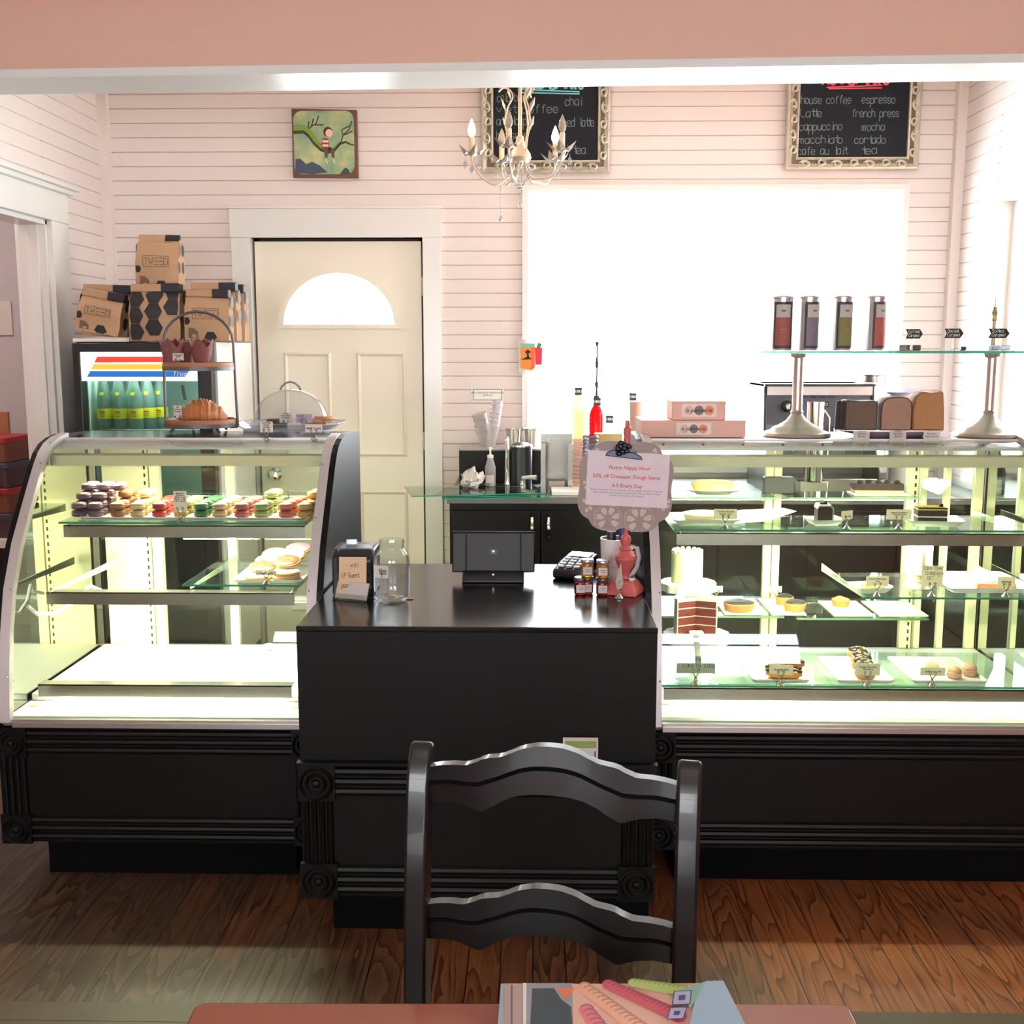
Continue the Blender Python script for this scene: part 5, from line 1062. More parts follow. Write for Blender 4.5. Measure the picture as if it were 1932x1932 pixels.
# stack of clear cups leaning
def cupstack(p0, p1, r, n, label, tint=(226, 222, 222)):
    a = Vector(p0); b = Vector(p1); d = b - a; root = thing('cup_stack', label, 'cup stack', a); q = d.to_track_quat('Z', 'Y').to_matrix().to_4x4(); L_ = d.length; mt = glass('cup_plastic_%d' % tint[0], tint, 1.4, body=.3)
    MB().lathe([(r * .7, 0), (r, L_ * .45), (r * .97, L_ * .45)], seg=18, cap=False).xf(q).build('lowest_cup', mt, root)
    for k in range(n):
        z = L_ * (.46 + .52 * k / n); MB().lathe([(r * .96, z), (r * 1.06, z + .002), (r * 1.06, z + .004), (r, z + .007)], seg=18, cap=False).xf(q).build('cup_rim', mt, root)
    MB().lathe([(r * .9, L_ * .46), (r * 1.0, L_), (r * .93, L_)], seg=18, cap=False).xf(q).build('top_cup', mt, root)
cupstack((wp(918, 5.32), 5.32, ZW + h_ + .012), (wp(905, 5.32), 5.30, hz(780, 5.3)), .036, 3, 'short translucent cup stack standing on the black box')
cupstack((wp(926, 5.24), 5.24, ZW + h_ + .012), (wp(938, 5.24), 5.26, hz(757, 5.25)), .028, 6, 'tall leaning stack of clear plastic cups above the soap bottle', (236, 234, 236))
# steel pans, black canister
for px, r, lb in ((968, .037, 'left of the two steel containers behind the black canister'), (1001, .037, 'right of the two steel containers behind the black canister')):
    p = at(px, 850, 5.33); pan = thing('steel_container', lb, 'steel container', (p.x, 5.33, ZW + h_ + .009)); hh = hz(809, 5.33) - ZW - h_ - .009; MB().lathe([(r * .8, 0), (r * .92, hh * .95), (r * 1.12, hh), (r * 1.12, hh + .003), (r * .88, hh), (r * .76, .01), (.001, .008)], seg=24).build('pan_body', STEEL, pan); MB().tube([(r, 0, hh), (r * 1.25, 0, hh + .006), (r * 1.3, 0, hh - .01)], .003, 6).build('rim_tab', STEEL, pan)
p = at(983, 900, 5.12); cn = thing('black_canister', 'black cylindrical canister with curved lid behind the faucet handle', 'canister', (p.x, 5.13, ZW)); hh = hz(842, 5.12) - ZW; r = (wp(1004, 5.12) - wp(962, 5.12)) / 2
MB().lathe([(r, 0), (r, hh)], seg=28).build('canister_body', pm('satin_black', (30, 36, 42), .3), cn); MB().lathe([(r + .002, hh - .002), (r + .002, hh + .006), (r, hh + .007)], seg=28).build('steel_rim', STEEL, cn); MB().lathe([(r * .95, hh + .006), (r * .6, hh + .016), (.001, hh + .020)], seg=28).build('lid', PLAS, cn)
# steel dispenser
x0, x1 = wp(1020, 5.0), wp(1080, 5.0); hh = hz(820, 5.0) - ZW; ds = thing('steel_dispenser', 'open-fronted stainless napkin dispenser right of the black canister', 'dispenser', ((x0 + x1) / 2, 5.0, ZW)); w_ = (x1 - x0) / 2
MB().box(-w_, w_, .06, .065, 0, hh).box(-w_, -w_ + .004, -.04, .06, 0, hh * .85).box(w_ - .004, w_, -.04, .06, 0, hh * .85).build('back_and_sides', STEEL, ds, smooth=False); MB().box(-w_, -w_ + .022, -.044, -.040, 0, hh * .85).box(w_ - .022, w_, -.044, -.040, 0, hh * .85).build('front_lips', STEEL, ds); MB().box(-w_ - .01, w_ + .01, -.05, .07, -.0, .006).build('base_tray', STEEL, ds)
MB().prism(disc(-w_ * .5, hh * .88, .005, 10, .009), 'y', .058, .0602).build('keyhole', WHT, ds); MB().box(-w_ * .5, w_ * .5, -.03, .05, .006, .04).build('napkins', PAPER, ds)
# stacked plastic lids
for px, n, Y_, lb, cc, top in ((1096, 20, 4.98, 'tall column of clear plastic lids beside the steel dispenser', (238, 226, 222), 775), (1113, 16, 4.83, 'shorter column of dark-edged plastic lids behind the clipboard', (150, 146, 156), 820)):
    p = at(px, 900, Y_); ls = thing('lid_stack', lb, 'lid stack', (p.x, Y_, ZW)); hh = hz(top, Y_) - ZW; m = MB()
    for k in range(n): z = hh * k / n; MB().lathe([(.034, z), (.038, z + hh / n * .3), (.034, z + hh / n * .75), (.030, z + hh / n * .9)], seg=18, cap=False).build('lid', glass('lid_plastic_%d' % cc[0], cc, 1.4, body=.4), ls)
# syrup bottles with black pump and square tag
def syrup(px, Y, liquid, ptop, pbot, tagpy, label, pumpc=None, lab=True):
    p = at(px, 800, Y); root = thing('syrup_bottle', label, 'syrup bottle', (p.x, Y, ZW), R(0), group='syrup bottles on the worktop'); zb_, zt_ = ZW, hz(ptop, Y); h = zt_ - zb_
    g = glass('syrup_%d_%d' % liquid[:2], liquid, 1.4, body=.35); r = .034
    MB().lathe([(r * .9, 0), (r, .006), (r, h * .80), (r * .8, h * .87), (r * .4, h * .93), (r * .38, h)], seg=18).build('bottle_body', g, root)
    MB().lathe([(r + .0006, h * .18), (r + .0006, h * .5)], seg=18, cap=False).build('label', PAPER, root)
    z = hz(tagpy, Y) - ZW; t = MB().box(-.018, .018, -r - .003, -r - .001, z - .018, z + .018).build('square_tag', pm('navy_tag', (38, 48, 58), .5), root); text('1883', .017, WHT, t, (0, -r - .0036, z), off=.0004)
    if pumpc:
        zz = h; m = MB().lathe([(.014, zz - .004), (.014, zz + .014), (.006, zz + .016), (.0045, zz + .05), (.007, zz + .052), (.009, zz + .07), (.007, zz + .075), (.0035, zz + .08), (.0035, zz + .14), (.007, zz + .145), (.0085, zz + .165), (.006, zz + .175), (.0035, zz + .20), (.004, zz + .24), (.009, zz + .26)], seg=12); m.build('pump', pumpc, root)
GRN = pm('dark_green_plastic', (32, 48, 54), .4)
syrup(1090, 5.25, (250, 214, 150), 745, 800, 738, 'amber syrup bottle beside the column of plastic lids')
syrup(1125, 5.16, (170, 20, 34), 752, 800, 757, 'red syrup bottle with tall dark pump, behind the clipboard', GRN)
syrup(1192, 5.30, (236, 236, 236), 742, 800, 748, 'clear syrup bottle behind the pale pink cup sleeve')
syrup(1149, 5.36, (236, 240, 240), 752, 800, 790, 'clear syrup bottle between the red one and the pink cup')
p = at(1148, 840, 4.9); kb = MB().box(-.06, .06, -.04, .04, 0, hz(818, 4.9) - ZW).build('kraft_box', pm('olive_beige_card', (176, 160, 108), .7), loc=(p.x, 4.93, ZW), bevel=.002); cat_(kb, 'beige box showing above the top edge of the clipboard', 'box')
p = at(1204, 800, 4.75); cu_ = thing('pink_cup', 'tall pale pink cup just left of the stacked pink boxes', 'cup', (p.x - .004, 4.80, ZW)); hh = hz(757, 4.8) - ZW; MB().lathe([(.020, 0), (.030, hh), (.027, hh), (.018, .01), (.001, .01)], seg=20).build('cup_body', pm('pale_pink_paper', (240, 196, 178), .6), cu_); MB().lathe([(.031, hh - .004), (.032, hh), (.031, hh + .002)], seg=20, cap=False).build('rolled_rim', PAPER, cu_)
# white tray on the worktop edge
p0, p1 = wp(1040, 4.85), wp(1100, 4.85); wt = MB().box(-(p1 - p0) / 2, (p1 - p0) / 2, -.08, .08, 0, .02).build('white_box_tray', MELA, loc=((p0 + p1) / 2, 4.85, ZW), bevel=.003); cat_(wt, 'flat white box on the worktop below the steel dispenser', 'box')
# espresso machine
x0, x1 = wp(1443, 4.95), wp(1640, 4.95); hh = hz(722, 5.1) - ZW; em_ = thing('espresso_machine', 'black and steel espresso machine on the worktop behind the glass shelf pedestal', 'espresso machine', ((x0 + x1) / 2, 5.05, ZW)); w_ = (x1 - x0) / 2
MB().box(-w_, w_, .0, .26, .0, hh).build('rear_body', pm('grey_steel_panel', (120, 120, 130), .35, .5), em_, bevel=.004)
MB().prism([(-.22, 0), (-.22, .10), (-.10, hh * .55), (-.08, hh), (.26, hh), (.26, 0)], 'x', -w_ - .012, -w_).build('side_panel', PLAS, em_, bevel=.003); MB().prism([(-.22, 0), (-.22, .10), (-.10, hh * .55), (-.08, hh), (.26, hh), (.26, 0)], 'x', w_, w_ + .012).build('side_panel', PLAS, em_, bevel=.003)
MB().box(-w_, w_, -.09, .0, hh - .05, hh - .012).build('button_panel', ALU, em_); MB().box(-w_, w_, -.075, .0, hh * .62, hh - .05).build('group_panel', pm('slate_panel', (70, 72, 86), .35), em_); MB().box(-w_ - .012, w_ + .012, -.095, .26, hh - .012, hh).build('top_rail', PLAS, em_)
MB().box(-w_, w_, -.22, 0, 0, .07).build('drip_tray', STEEL, em_, bevel=.004)
b_ = MB().box(-.045, .045, -.0765, -.075, hh - .105, hh - .08).build('name_plate', PLAS, em_); text('RANCILIO', .018, ALU, b_, (0, -.078, hh - .0925), off=.0003)
for k in range(4): MB().box(-.08 + k * .04, -.055 + k * .04, -.094, -.09, hh - .062, hh - .055).build('button', PLAS, em_)
for sx in (-.6, .62): 
    kn = MB().lathe([(.026, 0), (.026, .02), (.018, .03), (.001, .031)], seg=18).xf(Matrix.Translation((sx * w_, -.075, hh - .10)) @ Matrix.Rotation(R(90), 4, 'X')).build('steam_knob', PLAS, em_); MB().lathe([(.014, .03), (.012, .036), (.001, .037)], seg=14).xf(Matrix.Translation((sx * w_, -.075, hh - .10)) @ Matrix.Rotation(R(90), 4, 'X')).build('knob_cap', CHROME, kn)
    MB().tube([(sx * w_ * .8, -.09, hh - .13), (sx * w_ * .8, -.11, hh - .2), (sx * w_ * .8, -.10, hh - .3)], .006, 8).build('steam_wand', CHROME, em_)
for x in (-.08, .09): gh = MB().lathe([(.035, 0), (.037, .02), (.034, .05)], (x, -.10, hh * .50), 18).build('group_head', CHROME, em_); MB().tube([(x, -.13, hh * .50 + .005), (x + .01, -.20, hh * .50 - .002), (x + .012, -.26, hh * .50 - .008)], [.011, .013, .012], 10).build('portafilter_handle', PLAS, gh)
text('2 1 ?', .012, INK, em_, (-w_ * .3, -.0915, hh - .032), name='panel_icons') if 0 else None
p = at(1533, 795, 4.80); mj = thing('milk_jug', 'polished steel milk jug in front of the espresso machine', 'jug', (p.x, 4.755, ZW + .07)); 
hh2 = hz(757, 4.78) - ZW - .07; MB().lathe([(.040, 0), (.042, .01), (.036, hh2 * .7), (.038, hh2), (.034, hh2), (.033, hh2 * .7), (.038, .012), (.001, .012)], seg=24).build('jug_body', CHROME, mj); MB().tube([(.036, 0, hh2 * .9), (.06, 0, hh2 * .8), (.06, 0, hh2 * .35), (.04, 0, hh2 * .2)], .004, 8).build('handle', CHROME, mj)
jb = MB().box(-.06, .06, -.01, .08, 0, .0695).build('jug_rinser', STEEL, loc=(p.x, 4.742, ZW), bevel=.004); cat_(jb, 'steel block under the milk jug on the worktop', 'rinser')
p = at(1708, 745, 5.1); gd = thing('lidded_hopper', 'grey round-lidded container behind the bread slices', 'container', (p.x, 5.1, ZW)); hh3 = hz(733, 5.1) - ZW; r = (wp(1742, 5.1) - wp(1672, 5.1)) / 2
MB().lathe([(r * .75, 0), (r * .8, hh3 - .05), (r * .9, hh3 - .02)], seg=28).build('container_body', pm('pale_grey_body', (196, 190, 192), .4), gd); MB().lathe([(r * 1.02, hh3 - .022), (r * 1.02, hh3 - .014), (r * .6, hh3), (.001, hh3 + .004)], seg=28).build('lid', pm('steel_blue_lid', (120, 122, 138), .3), gd)
p = at(1632, 745, 4.95); gp = MB().lathe([(.05, 0), (.052, .03), (.060, .034), (.060, .038), (.046, .034), (.045, .006), (.001, .005)], seg=24).build('steel_pan', STEEL, loc=(wp(1640, 5.12), 5.12, hz(722, 5.1) + .001)); cat_(gp, 'shallow steel pan on top of the espresso machine at its right end', 'pan')
# pictures on the wall and window edge
def flatpoly(pts, y0, y1, name, mt, parent, world=True): return MB().prism(pts, 'y', y0, y1).build(name, mt, parent, world=world, smooth=False)
def pt(px, py, Y): q = at(px, py, Y); return (q.x, q.z)
YP = YB - .028
dc_ = thing('drink_card', 'white card with an orange box and a red drink, taped at window corner', 'card', (at(1003, 672, YP).x, YP, at(1003, 672, YP).z))
flatpoly([pt(978, 703, YP), pt(1027, 704, YP), pt(1027, 641, YP), pt(978, 640, YP)], YP, YP + .002, 'card_sheet', PAPER, dc_)
flatpoly([pt(982, 694, YP), pt(1002, 699, YP), pt(1002, 648, YP), pt(982, 648, YP)], YP - .0008, YP, 'printed_box', pm('orange_print', (240, 132, 44), .6), dc_); flatpoly([pt(1002, 699, YP), pt(1009, 694, YP), pt(1009, 648, YP), pt(1002, 648, YP)], YP - .0008, YP, 'printed_box_side', pm('deep_orange_print', (222, 96, 40), .6), dc_)
flatpoly([pt(982, 655, YP), pt(1009, 655, YP), pt(1009, 648, YP), pt(982, 648, YP)], YP - .0014, YP - .0008, 'printed_sky', pm('teal_print', (110, 190, 180), .6), dc_)
flatpoly([pt(982, 679, YP), pt(1004, 678, YP), pt(999, 674, YP), pt(997, 668, YP), pt(1002, 664, YP), pt(996, 659, YP), pt(990, 664, YP), pt(994, 668, YP), pt(994, 673, YP)], YP - .0014, YP - .0008, 'printed_palm', INK, dc_)
flatpoly([pt(1010, 688, YP), pt(1022, 688, YP), pt(1023, 656, YP), pt(1009, 656, YP)], YP - .0008, YP, 'printed_drink', pm('red_print', (208, 40, 66), .6), dc_); flatpoly([pt(1012, 656, YP), pt(1016, 646, YP), pt(1022, 650, YP), pt(1019, 656, YP)], YP - .0014, YP - .0008, 'printed_mint', pm('green_print', (50, 130, 70), .6), dc_)
YN = YB - .006; nt_ = thing('wall_notice', 'small white framed notice on the siding left of the window', 'notice', (at(920, 744, YN).x, YN, at(920, 744, YN).z))
flatpoly([pt(889, 758, YN), pt(950, 758, YN), pt(950, 732, YN), pt(889, 732, YN)], YN, YN + .004, 'notice_sheet', WHT, nt_)
for q in (([pt(892, 755, YN), pt(947, 755, YN), pt(947, 754, YN), pt(892, 754, YN)]), ([pt(892, 735, YN), pt(947, 735, YN), pt(947, 734, YN), pt(892, 734, YN)]), ([pt(892, 755, YN), pt(893, 755, YN), pt(893, 734, YN), pt(892, 734, YN)]), ([pt(946, 755, YN), pt(947, 755, YN), pt(947, 734, YN), pt(946, 734, YN)])): flatpoly(q, YN - .0006, YN, 'printed_border', INK, nt_)
text('EMPLOYEES MUST WASH HANDS\nthank you', .011, INK, nt_, (0, -.001, .002), name='print')
# painting
YQ = YB - .035; pg = thing('painting', 'small square painting of a child sitting on a mossy branch', 'painting', (at(612, 270, YQ).x, YB - .03, at(612, 270, YQ).z))
flatpoly([pt(553, 334, YQ), pt(675, 335, YQ), pt(672, 207, YQ), pt(550, 205, YQ)], YQ, YB - .002, 'canvas', pm('brown_canvas_edge', (104, 66, 54), .7), pg)
x0, z0 = pt(556, 329, YQ); x1, z1 = pt(667, 209, YQ)
def pgm():
    m, nt, b = nodes('painted_background'); N = nt.nodes; L = nt.links; tc = N.new('ShaderNodeTexCoord'); nz = N.new('ShaderNodeTexNoise'); nz.inputs['Scale'].default_value = 9; nz.inputs['Detail'].default_value = 6; L.new(tc.outputs['Object'], nz.inputs['Vector'])
    r = N.new('ShaderNodeValToRGB'); e = r.color_ramp.elements; e[0].position = .3; e[0].color = lin((96, 140, 130)); e[1].position = .7; e[1].color = lin((206, 196, 140)); x = e.new(.5); x.color = lin((150, 172, 130)); L.new(nz.outputs['Fac'], r.inputs[0]); L.new(r.outputs[0], b.inputs['Base Color']); b.inputs['Roughness'].default_value = .5; return m
pa = flatpoly(rrect(x0, x1, z0, z1, .04, 6), YQ - .0012, YQ, 'painted_panel', pgm(), pg)
def PP(u, v): return (x0 + (x1 - x0) * u, z0 + (z1 - z0) * v)
YR = YQ - .0014
def stroke(name, pts, ws, mt, o=0):
    vs = []; P_ = [Vector((PP(*p)[0], 0, PP(*p)[1])) for p in pts]; m = MB()
    for i, p in enumerate(P_):
        a = P_[max(0, i - 1)]; b = P_[min(len(P_) - 1, i + 1)]; d = (b - a).normalized(); n = Vector((-d.z, 0, d.x)) * ws[i] * .3; q = Vector((0, YR - o, 0)); vs += [p + n + q, p - n + q]
    m.add(vs, [(2 * i, 2 * i + 1, 2 * i + 3, 2 * i + 2) for i in range(len(pts) - 1)]); return m.build(name, mt, pa, world=True, smooth=False)
DKG = pm('dark_branch_paint', (52, 50, 36), .6); MOS = pm('moss_green_paint', (122, 148, 52), .6)
flatpoly([PP(.02, .02), PP(.30, .0), PP(.55, .03), PP(.42, .14), PP(.30, .20), PP(.20, .16), PP(.10, .25), PP(.02, .24)], YR - .0001, YR, 'painted_shadow', pm('navy_paint', (62, 74, 98), .6), pa)
flatpoly([PP(.75, .0), PP(.93, .0), PP(.9, .07), PP(.85, .11), PP(.8, .06)], YR - .0001, YR, 'painted_shadow', pm('dark_green_paint', (50, 70, 60), .6), pa)
bp_ = [(0, .70), (.18, .70), (.28, .62), (.36, .50), (.46, .40), (.56, .36), (.66, .38), (.76, .48), (.86, .51), (.94, .47), (1, .46)]
stroke('painted_branch', bp_, [.06, .055, .05, .045, .04, .035, .03, .022, .016, .012, .010], DKG, .0002); stroke('painted_moss', [(a, b + .035) for a, b in bp_[:8]], [.045, .04, .035, .03, .025, .018, .012, .008], MOS, .0003)
for pts in ([(.24, .70), (.30, .76), (.38, .80), (.42, .92)], [(.30, .76), (.34, .88)], [(.24, .70), (.26, .84)], [(.36, .78), (.50, .78)], [(.78, .50), (.82, .62), (.92, .70), (.97, .84)], [(.84, .62), (.98, .68)], [(.82, .60), (.80, .70), (.92, .76)]): stroke('painted_twig', pts, [.010] * len(pts), DKG, .0002)
stroke('painted_trousers', [(.52, .42), (.56, .38), (.535, .36), (.53, .26)], [.06, .05, .03, .022], pm('olive_brown_paint', (84, 74, 50), .6), .0005); stroke('painted_trousers', [(.58, .40), (.64, .38), (.65, .26)], [.04, .035, .022], pm('olive_brown_paint', (84, 74, 50), .6), .0005)
stroke('painted_shirt', [(.53, .40), (.52, .48), (.53, .57)], [.055, .065, .04], pm('maroon_paint', (130, 58, 52), .6), .0006)
for v in (.455, .52): stroke('painted_stripe', [(.475, v), (.575, v)], [.018, .018], pm('pale_stripe_paint', (240, 190, 176), .6), .0008)
for v in (.53, .65): stroke('painted_foot', [(v, .24), (v + .02, .17)], [.010, .008], pm('pale_foot_paint', (228, 214, 190), .6), .0006)
flatpoly([(a, b) for a, b in [(PP(.57, .67)[0] + .022 * math.cos(t * math.pi / 10), PP(.57, .67)[1] + .023 * math.sin(t * math.pi / 10)) for t in range(20)]], YR - .0010, YR - .0009, 'painted_hair', pm('dark_hair_paint', (58, 42, 38), .6), pa)
flatpoly([(PP(.59, .65)[0] + .0175 * math.cos(t * math.pi / 10), PP(.59, .65)[1] + .018 * math.sin(t * math.pi / 10)) for t in range(20)], YR - .0012, YR - .0011, 'painted_face', pm('peach_paint', (236, 192, 172), .6), pa)
# ================================================================== CHALKBOARDS
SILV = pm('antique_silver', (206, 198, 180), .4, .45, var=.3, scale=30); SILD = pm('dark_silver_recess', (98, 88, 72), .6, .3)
def chalkboard(cx, x0, x1, zbot, label, rotz=0):
    W_ = x1 - x0; Hh = 3.06 - zbot; root = thing('chalkboard', label, 'chalkboard', ((x0 + x1) / 2, YB - .03, zbot), 0); f = .062; a = W_ / 2
    MB().box(-a + f, a - f, -.004, .006, f, Hh - f).build('slate', pm('slate_black', (26, 28, 36), .7, var=.15, Specular_IOR_Level=.2), root)
    m = MB()
    for (p, q) in (((-a, 0), (a, 0)), ((a, 0), (a, Hh)), ((a, Hh), (-a, Hh)), ((-a, Hh), (-a, 0))):
        d = Vector((q[0] - p[0], q[1] - p[1])).normalized(); n = Vector((-d.y, d.x)); pr = [(0, .012), (.004, -.012), (.012, -.016), (.018, -.010), (.045, -.006), (.052, -.014), (.058, -.012), (f, .004)]
        vs = [(p[0] + n.x * o + d.x * o, y, p[1] + n.y * o + d.y * o) for o, y in pr] + [(q[0] + n.x * o - d.x * o, y, q[1] + n.y * o - d.y * o) for o, y in pr]; k = len(pr); m.add(vs, [(i, i + 1, k + i + 1, k + i) for i in range(k - 1)])
    fr_ = m.build('frame', SILV, root)
    def scroll(o, ang, flip):
        pts = []; rad = []
        for i in range(15): t = i / 14; r_ = .020 * (1 - t * .72); th = flip * (t * 5.4) + 0; pts.append((r_ * math.cos(th) + .004, 0, flip * 0 + r_ * math.sin(th))); rad.append(.0068 * (1 - .5 * t))
        pts = [(-.026, 0, flip * .012), (-.010, 0, flip * .018)][:0] + pts; tl = [(.021 - .045 * s, 0, -flip * .012 * math.sin(s * 3.1) + (0)) for s in (1, .66, .33)]; M_ = Matrix.Translation(o) @ Matrix.Rotation(ang, 4, 'Y'); mm = MB().tube(tl + pts, [.0020, .0055, .0068] + rad, 6); return mm.xf(M_)
    sp = .075
    for side, L_ in (('b', W_), ('l', Hh), ('r', Hh)):
        n = int((L_ - .04) / sp)
        for i in range(n):
            c = .05 + (L_ - .10) * (i + .5) / n if side != 'b' else -a + .05 + (W_ - .10) * (i + .5) / n
            o = (c, -.012, .031) if side == 'b' else (-a + .031 if side == 'l' else a - .031, -.012, c)
            scroll(Vector(o), 0 if side == 'b' else R(-90 if side == 'l' else 90), 1 if i % 2 else -1).build('scroll_ornament', SILV, fr_)
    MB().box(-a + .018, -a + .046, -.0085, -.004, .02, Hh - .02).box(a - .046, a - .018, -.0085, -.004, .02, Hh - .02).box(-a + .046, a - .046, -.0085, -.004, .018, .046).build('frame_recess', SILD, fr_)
    return root
CHG = pm('grey_chalk', (120, 136, 130), .9); CHB = pm('blue_chalk', (130, 206, 214), .9); CHR = pm('red_chalk', (236, 84, 96), .9)
def chalk(root, s, px, py, h, mt, w=None, wx=.9, width=None):
    q = at(px, py, YB - .034) - WM[root.name].translation; n = sum(2.4 if c in 'iltI!' else 4.6 if c in 'mwW' else 4.1 for c in s) * .98
    if width: wx = (at(px + width, py, YB - .034).x - at(px, py, YB - .034).x) / (h / 4 * n)
    hand(s, h, mt, root, (q.x, -.0048, q.z), w=w or h * .085, wx=wx, name='chalk_writing')
cb1 = chalkboard(0, at(908, 320, YB).x, at(1150, 320, YB).x, at(1000, 327, YB - .03).z, 'silver-framed chalkboard listing cold drinks, behind the chandelier')
for s, px, py, wd in (('cold brew', 938, 192, 62), ('chai', 1066, 199, 33), ('viet coffee', 937, 214, 118), ('arnold pal', 937, 236, 70), ('iced latte', 1058, 239, 64), ('hibiscus', 937, 263, 60), ('iced tea', 1040, 291, 66)): chalk(cb1, s, px, py, .027, CHG, width=wd, w=.0030)
chalk(cb1, 'Cold Drinks', 985, 168, .06, CHB, width=118, w=.010)
m = MB(); o_ = WM[cb1.name].translation
for k in (0, 1): q = at(982, 171 + k * 5.5, YB) - o_; q2 = at(1093, 175 + k * 4, YB) - o_; m.add([(q.x, -.0048, q.z), (q2.x, -.0048, q2.z), (q2.x, -.0048, q2.z - .006), (q.x, -.0048, q.z - .006)], [(0, 1, 2, 3)])
m.build('chalk_underline', CHB, cb1, smooth=False)
cb2 = chalkboard(0, at(1478, 320, YB).x, at(1732, 250, YB).x, at(1600, 321, YB - .03).z, 'silver-framed chalkboard listing hot drinks, right of the window top')
for s, px, py, wd in (('house coffee', 1511, 196, 96), ('espresso', 1626, 195, 64), ('Latte', 1510, 221, 42), ('french press', 1607, 221, 90), ('cappuccino', 1508, 246, 82), ('mocha', 1626, 247, 44), ('macchiato', 1507, 271, 84), ('cortado', 1612, 271, 60), ('cafe au lait', 1504, 292, 94), ('tea', 1626, 291, 30)): chalk(cb2, s, px, py, .025, CHG, width=wd, w=.0028)
chalk(cb2, 'Hot Drinks', 1552, 160, .06, CHR, width=128, w=.010)
m = MB(); o_ = WM[cb2.name].translation
for k in (0, 1): q = at(1556 + k * 4, 167 + k * 2.5, YB) - o_; q2 = at(1660, 163 + k * 5, YB) - o_; m.add([(q.x, -.0048, q.z), (q2.x, -.0048, q2.z), (q2.x, -.0048, q2.z - .005), (q.x, -.0048, q.z - .005)], [(0, 1, 2, 3)])
m.build('chalk_underline', CHR, cb2, smooth=False)
# ================================================================== CHANDELIER
YH = 4.4; pc = at(981, 290, YH); chd = thing('chandelier', 'small antique-white chandelier with candle bulbs, metal leaves and hanging crystals', 'chandelier', (pc.x, YH, 0)); AW = pm('antique_white_metal', (214, 200, 176), .45, .3, var=.2, scale=30); GLD = pm('aged_leaf_metal', (176, 166, 152), .5, .4, var=.3)
zz = lambda py: at(981, py, YH).z
MB().lathe([(.007, zz(262)), (.007, zz(165)), (.006, ZC - .03)], seg=10).build('stem', AW, chd); MB().lathe([(.045, ZC - .03), (.05, ZC - .012), (.05, ZC - .001)], seg=20).build('ceiling_rose', AW, chd)
MB().lathe([(.001, zz(318)), (.008, zz(314)), (.014, zz(308)), (.034, zz(306)), (.044, zz(298)), (.040, zz(290)), (.022, zz(276)), (.014, zz(262)), (.016, zz(259)), (.010, zz(256))], seg=24).build('bell_body', AW, chd)
cry = glass('crystal', (226, 228, 232), 1.7, body=.25)
zl, zc3 = zz(345), zz(292); RA = .185
for k in range(5):
    a = R(186 + 72 * k); c, s = math.cos(a), math.sin(a); P3 = lambda r, z: (r * c, r * s, z)
    z_lo = zz(349) if k == 0 else zl + .004 * k
    arm = MB().tube(smooth([P3(.02, zz(304)), P3(.03, zz(322)), P3(.055, zz(338)), P3(.095, z_lo), P3(.135, zz(340)), P3(.165, zz(325)), P3(RA, zz(305)), P3(RA, zc3)]), .0045, 8).build('arm', AW, chd)
    ct = P3(RA, zc3); MB().lathe([(.006, -.008), (.020, 0), (.024, .006), (.018, .004), (.012, .004)], ct, 14).build('cup', GLD, arm)
    mm = MB()
    for j in range(5):
        b = 2 * math.pi * j / 5 + k; d = Vector((math.cos(b), math.sin(b), 0)); n = Vector((-d.y, d.x, 0)); o = Vector(ct); mm.add([o + d * .012, o + d * .032 + n * .016 + Vector((0, 0, .006)), o + d * .060 + Vector((0, 0, .030)), o + d * .032 - n * .016 + Vector((0, 0, .006)), o + d * .034 + Vector((0, 0, -.004))], [(0, 1, 4), (1, 2, 4), (2, 3, 4), (3, 0, 4)])
    mm.build('leaves', GLD, arm, smooth=False)
    MB().lathe([(.0105, .004), (.0105, .062), (.008, .064)], ct, 12).build('candle_sleeve', AW, arm)
    lit = k in (0, 3); bz = (ct[0], ct[1], ct[2] + .064)
    MB().lathe([(.007, 0), (.013, .012), (.0155, .024), (.011, .042), (.005, .056), (.001, .066)], bz, 14).build('bulb', em('lit_bulb', (255, 205, 130), 26) if lit else glass('unlit_bulb', (232, 226, 216), 1.5, body=.3), arm, label='glowing bulb' if lit else None)
    if lit:
        l = bpy.data.lights.new('bulb_light', 'POINT'); l.energy = 1.2; l.color = (1, .72, .42); l.shadow_soft_size = .02; lo = bpy.data.objects.new('bulb_light', l); COL.objects.link(lo); lo.parent = chd; lo.location = (bz[0], bz[1], bz[2] + .09)
    for q, (dr, dz) in enumerate(((.0, -.03), (-.028, -.012), (.026, -.014))):
        o = (ct[0] + dr * c - .012 * s * (q - 1), ct[1] + dr * s + .012 * c * (q - 1), ct[2] + dz); MB().tube([(o[0], o[1], o[2]), (o[0], o[1], o[2] - .012)], .001, 4).lathe([(.001, -.042), (.007, -.034), (.008, -.022), (.003, -.012)], o, 8).build('crystal_drop', cry, arm, smooth=False)
for k in range(6):  # bead strings under the body and long centre drop
    a = R(60 * k + 20); c, s = math.cos(a), math.sin(a); mm = MB()
    for j in range(9): t = j / 8; r_ = .035 + .06 * math.sin(t * 3.1) * .5; mm.ball((r_ * c * (1 - t * .8), r_ * s * (1 - t * .8), zz(312) - .085 * t), .0045, 8, 6)
    mm.build('bead_string', cry, chd)
for dx, zt4, n in ((0, zz(345), 6), (-.075, zz(352), 10)):
    mm = MB(); 
    for j in range(n): mm.ball((dx, .0, zt4 - j * .0105), .0032, 8, 6)
    mm.lathe([(.001, -.03), (.009, -.018), (.006, -.006), (.001, 0)], (dx, 0, zt4 - n * .0105), 8).build('long_crystal_pendant', cry, chd, smooth=False)
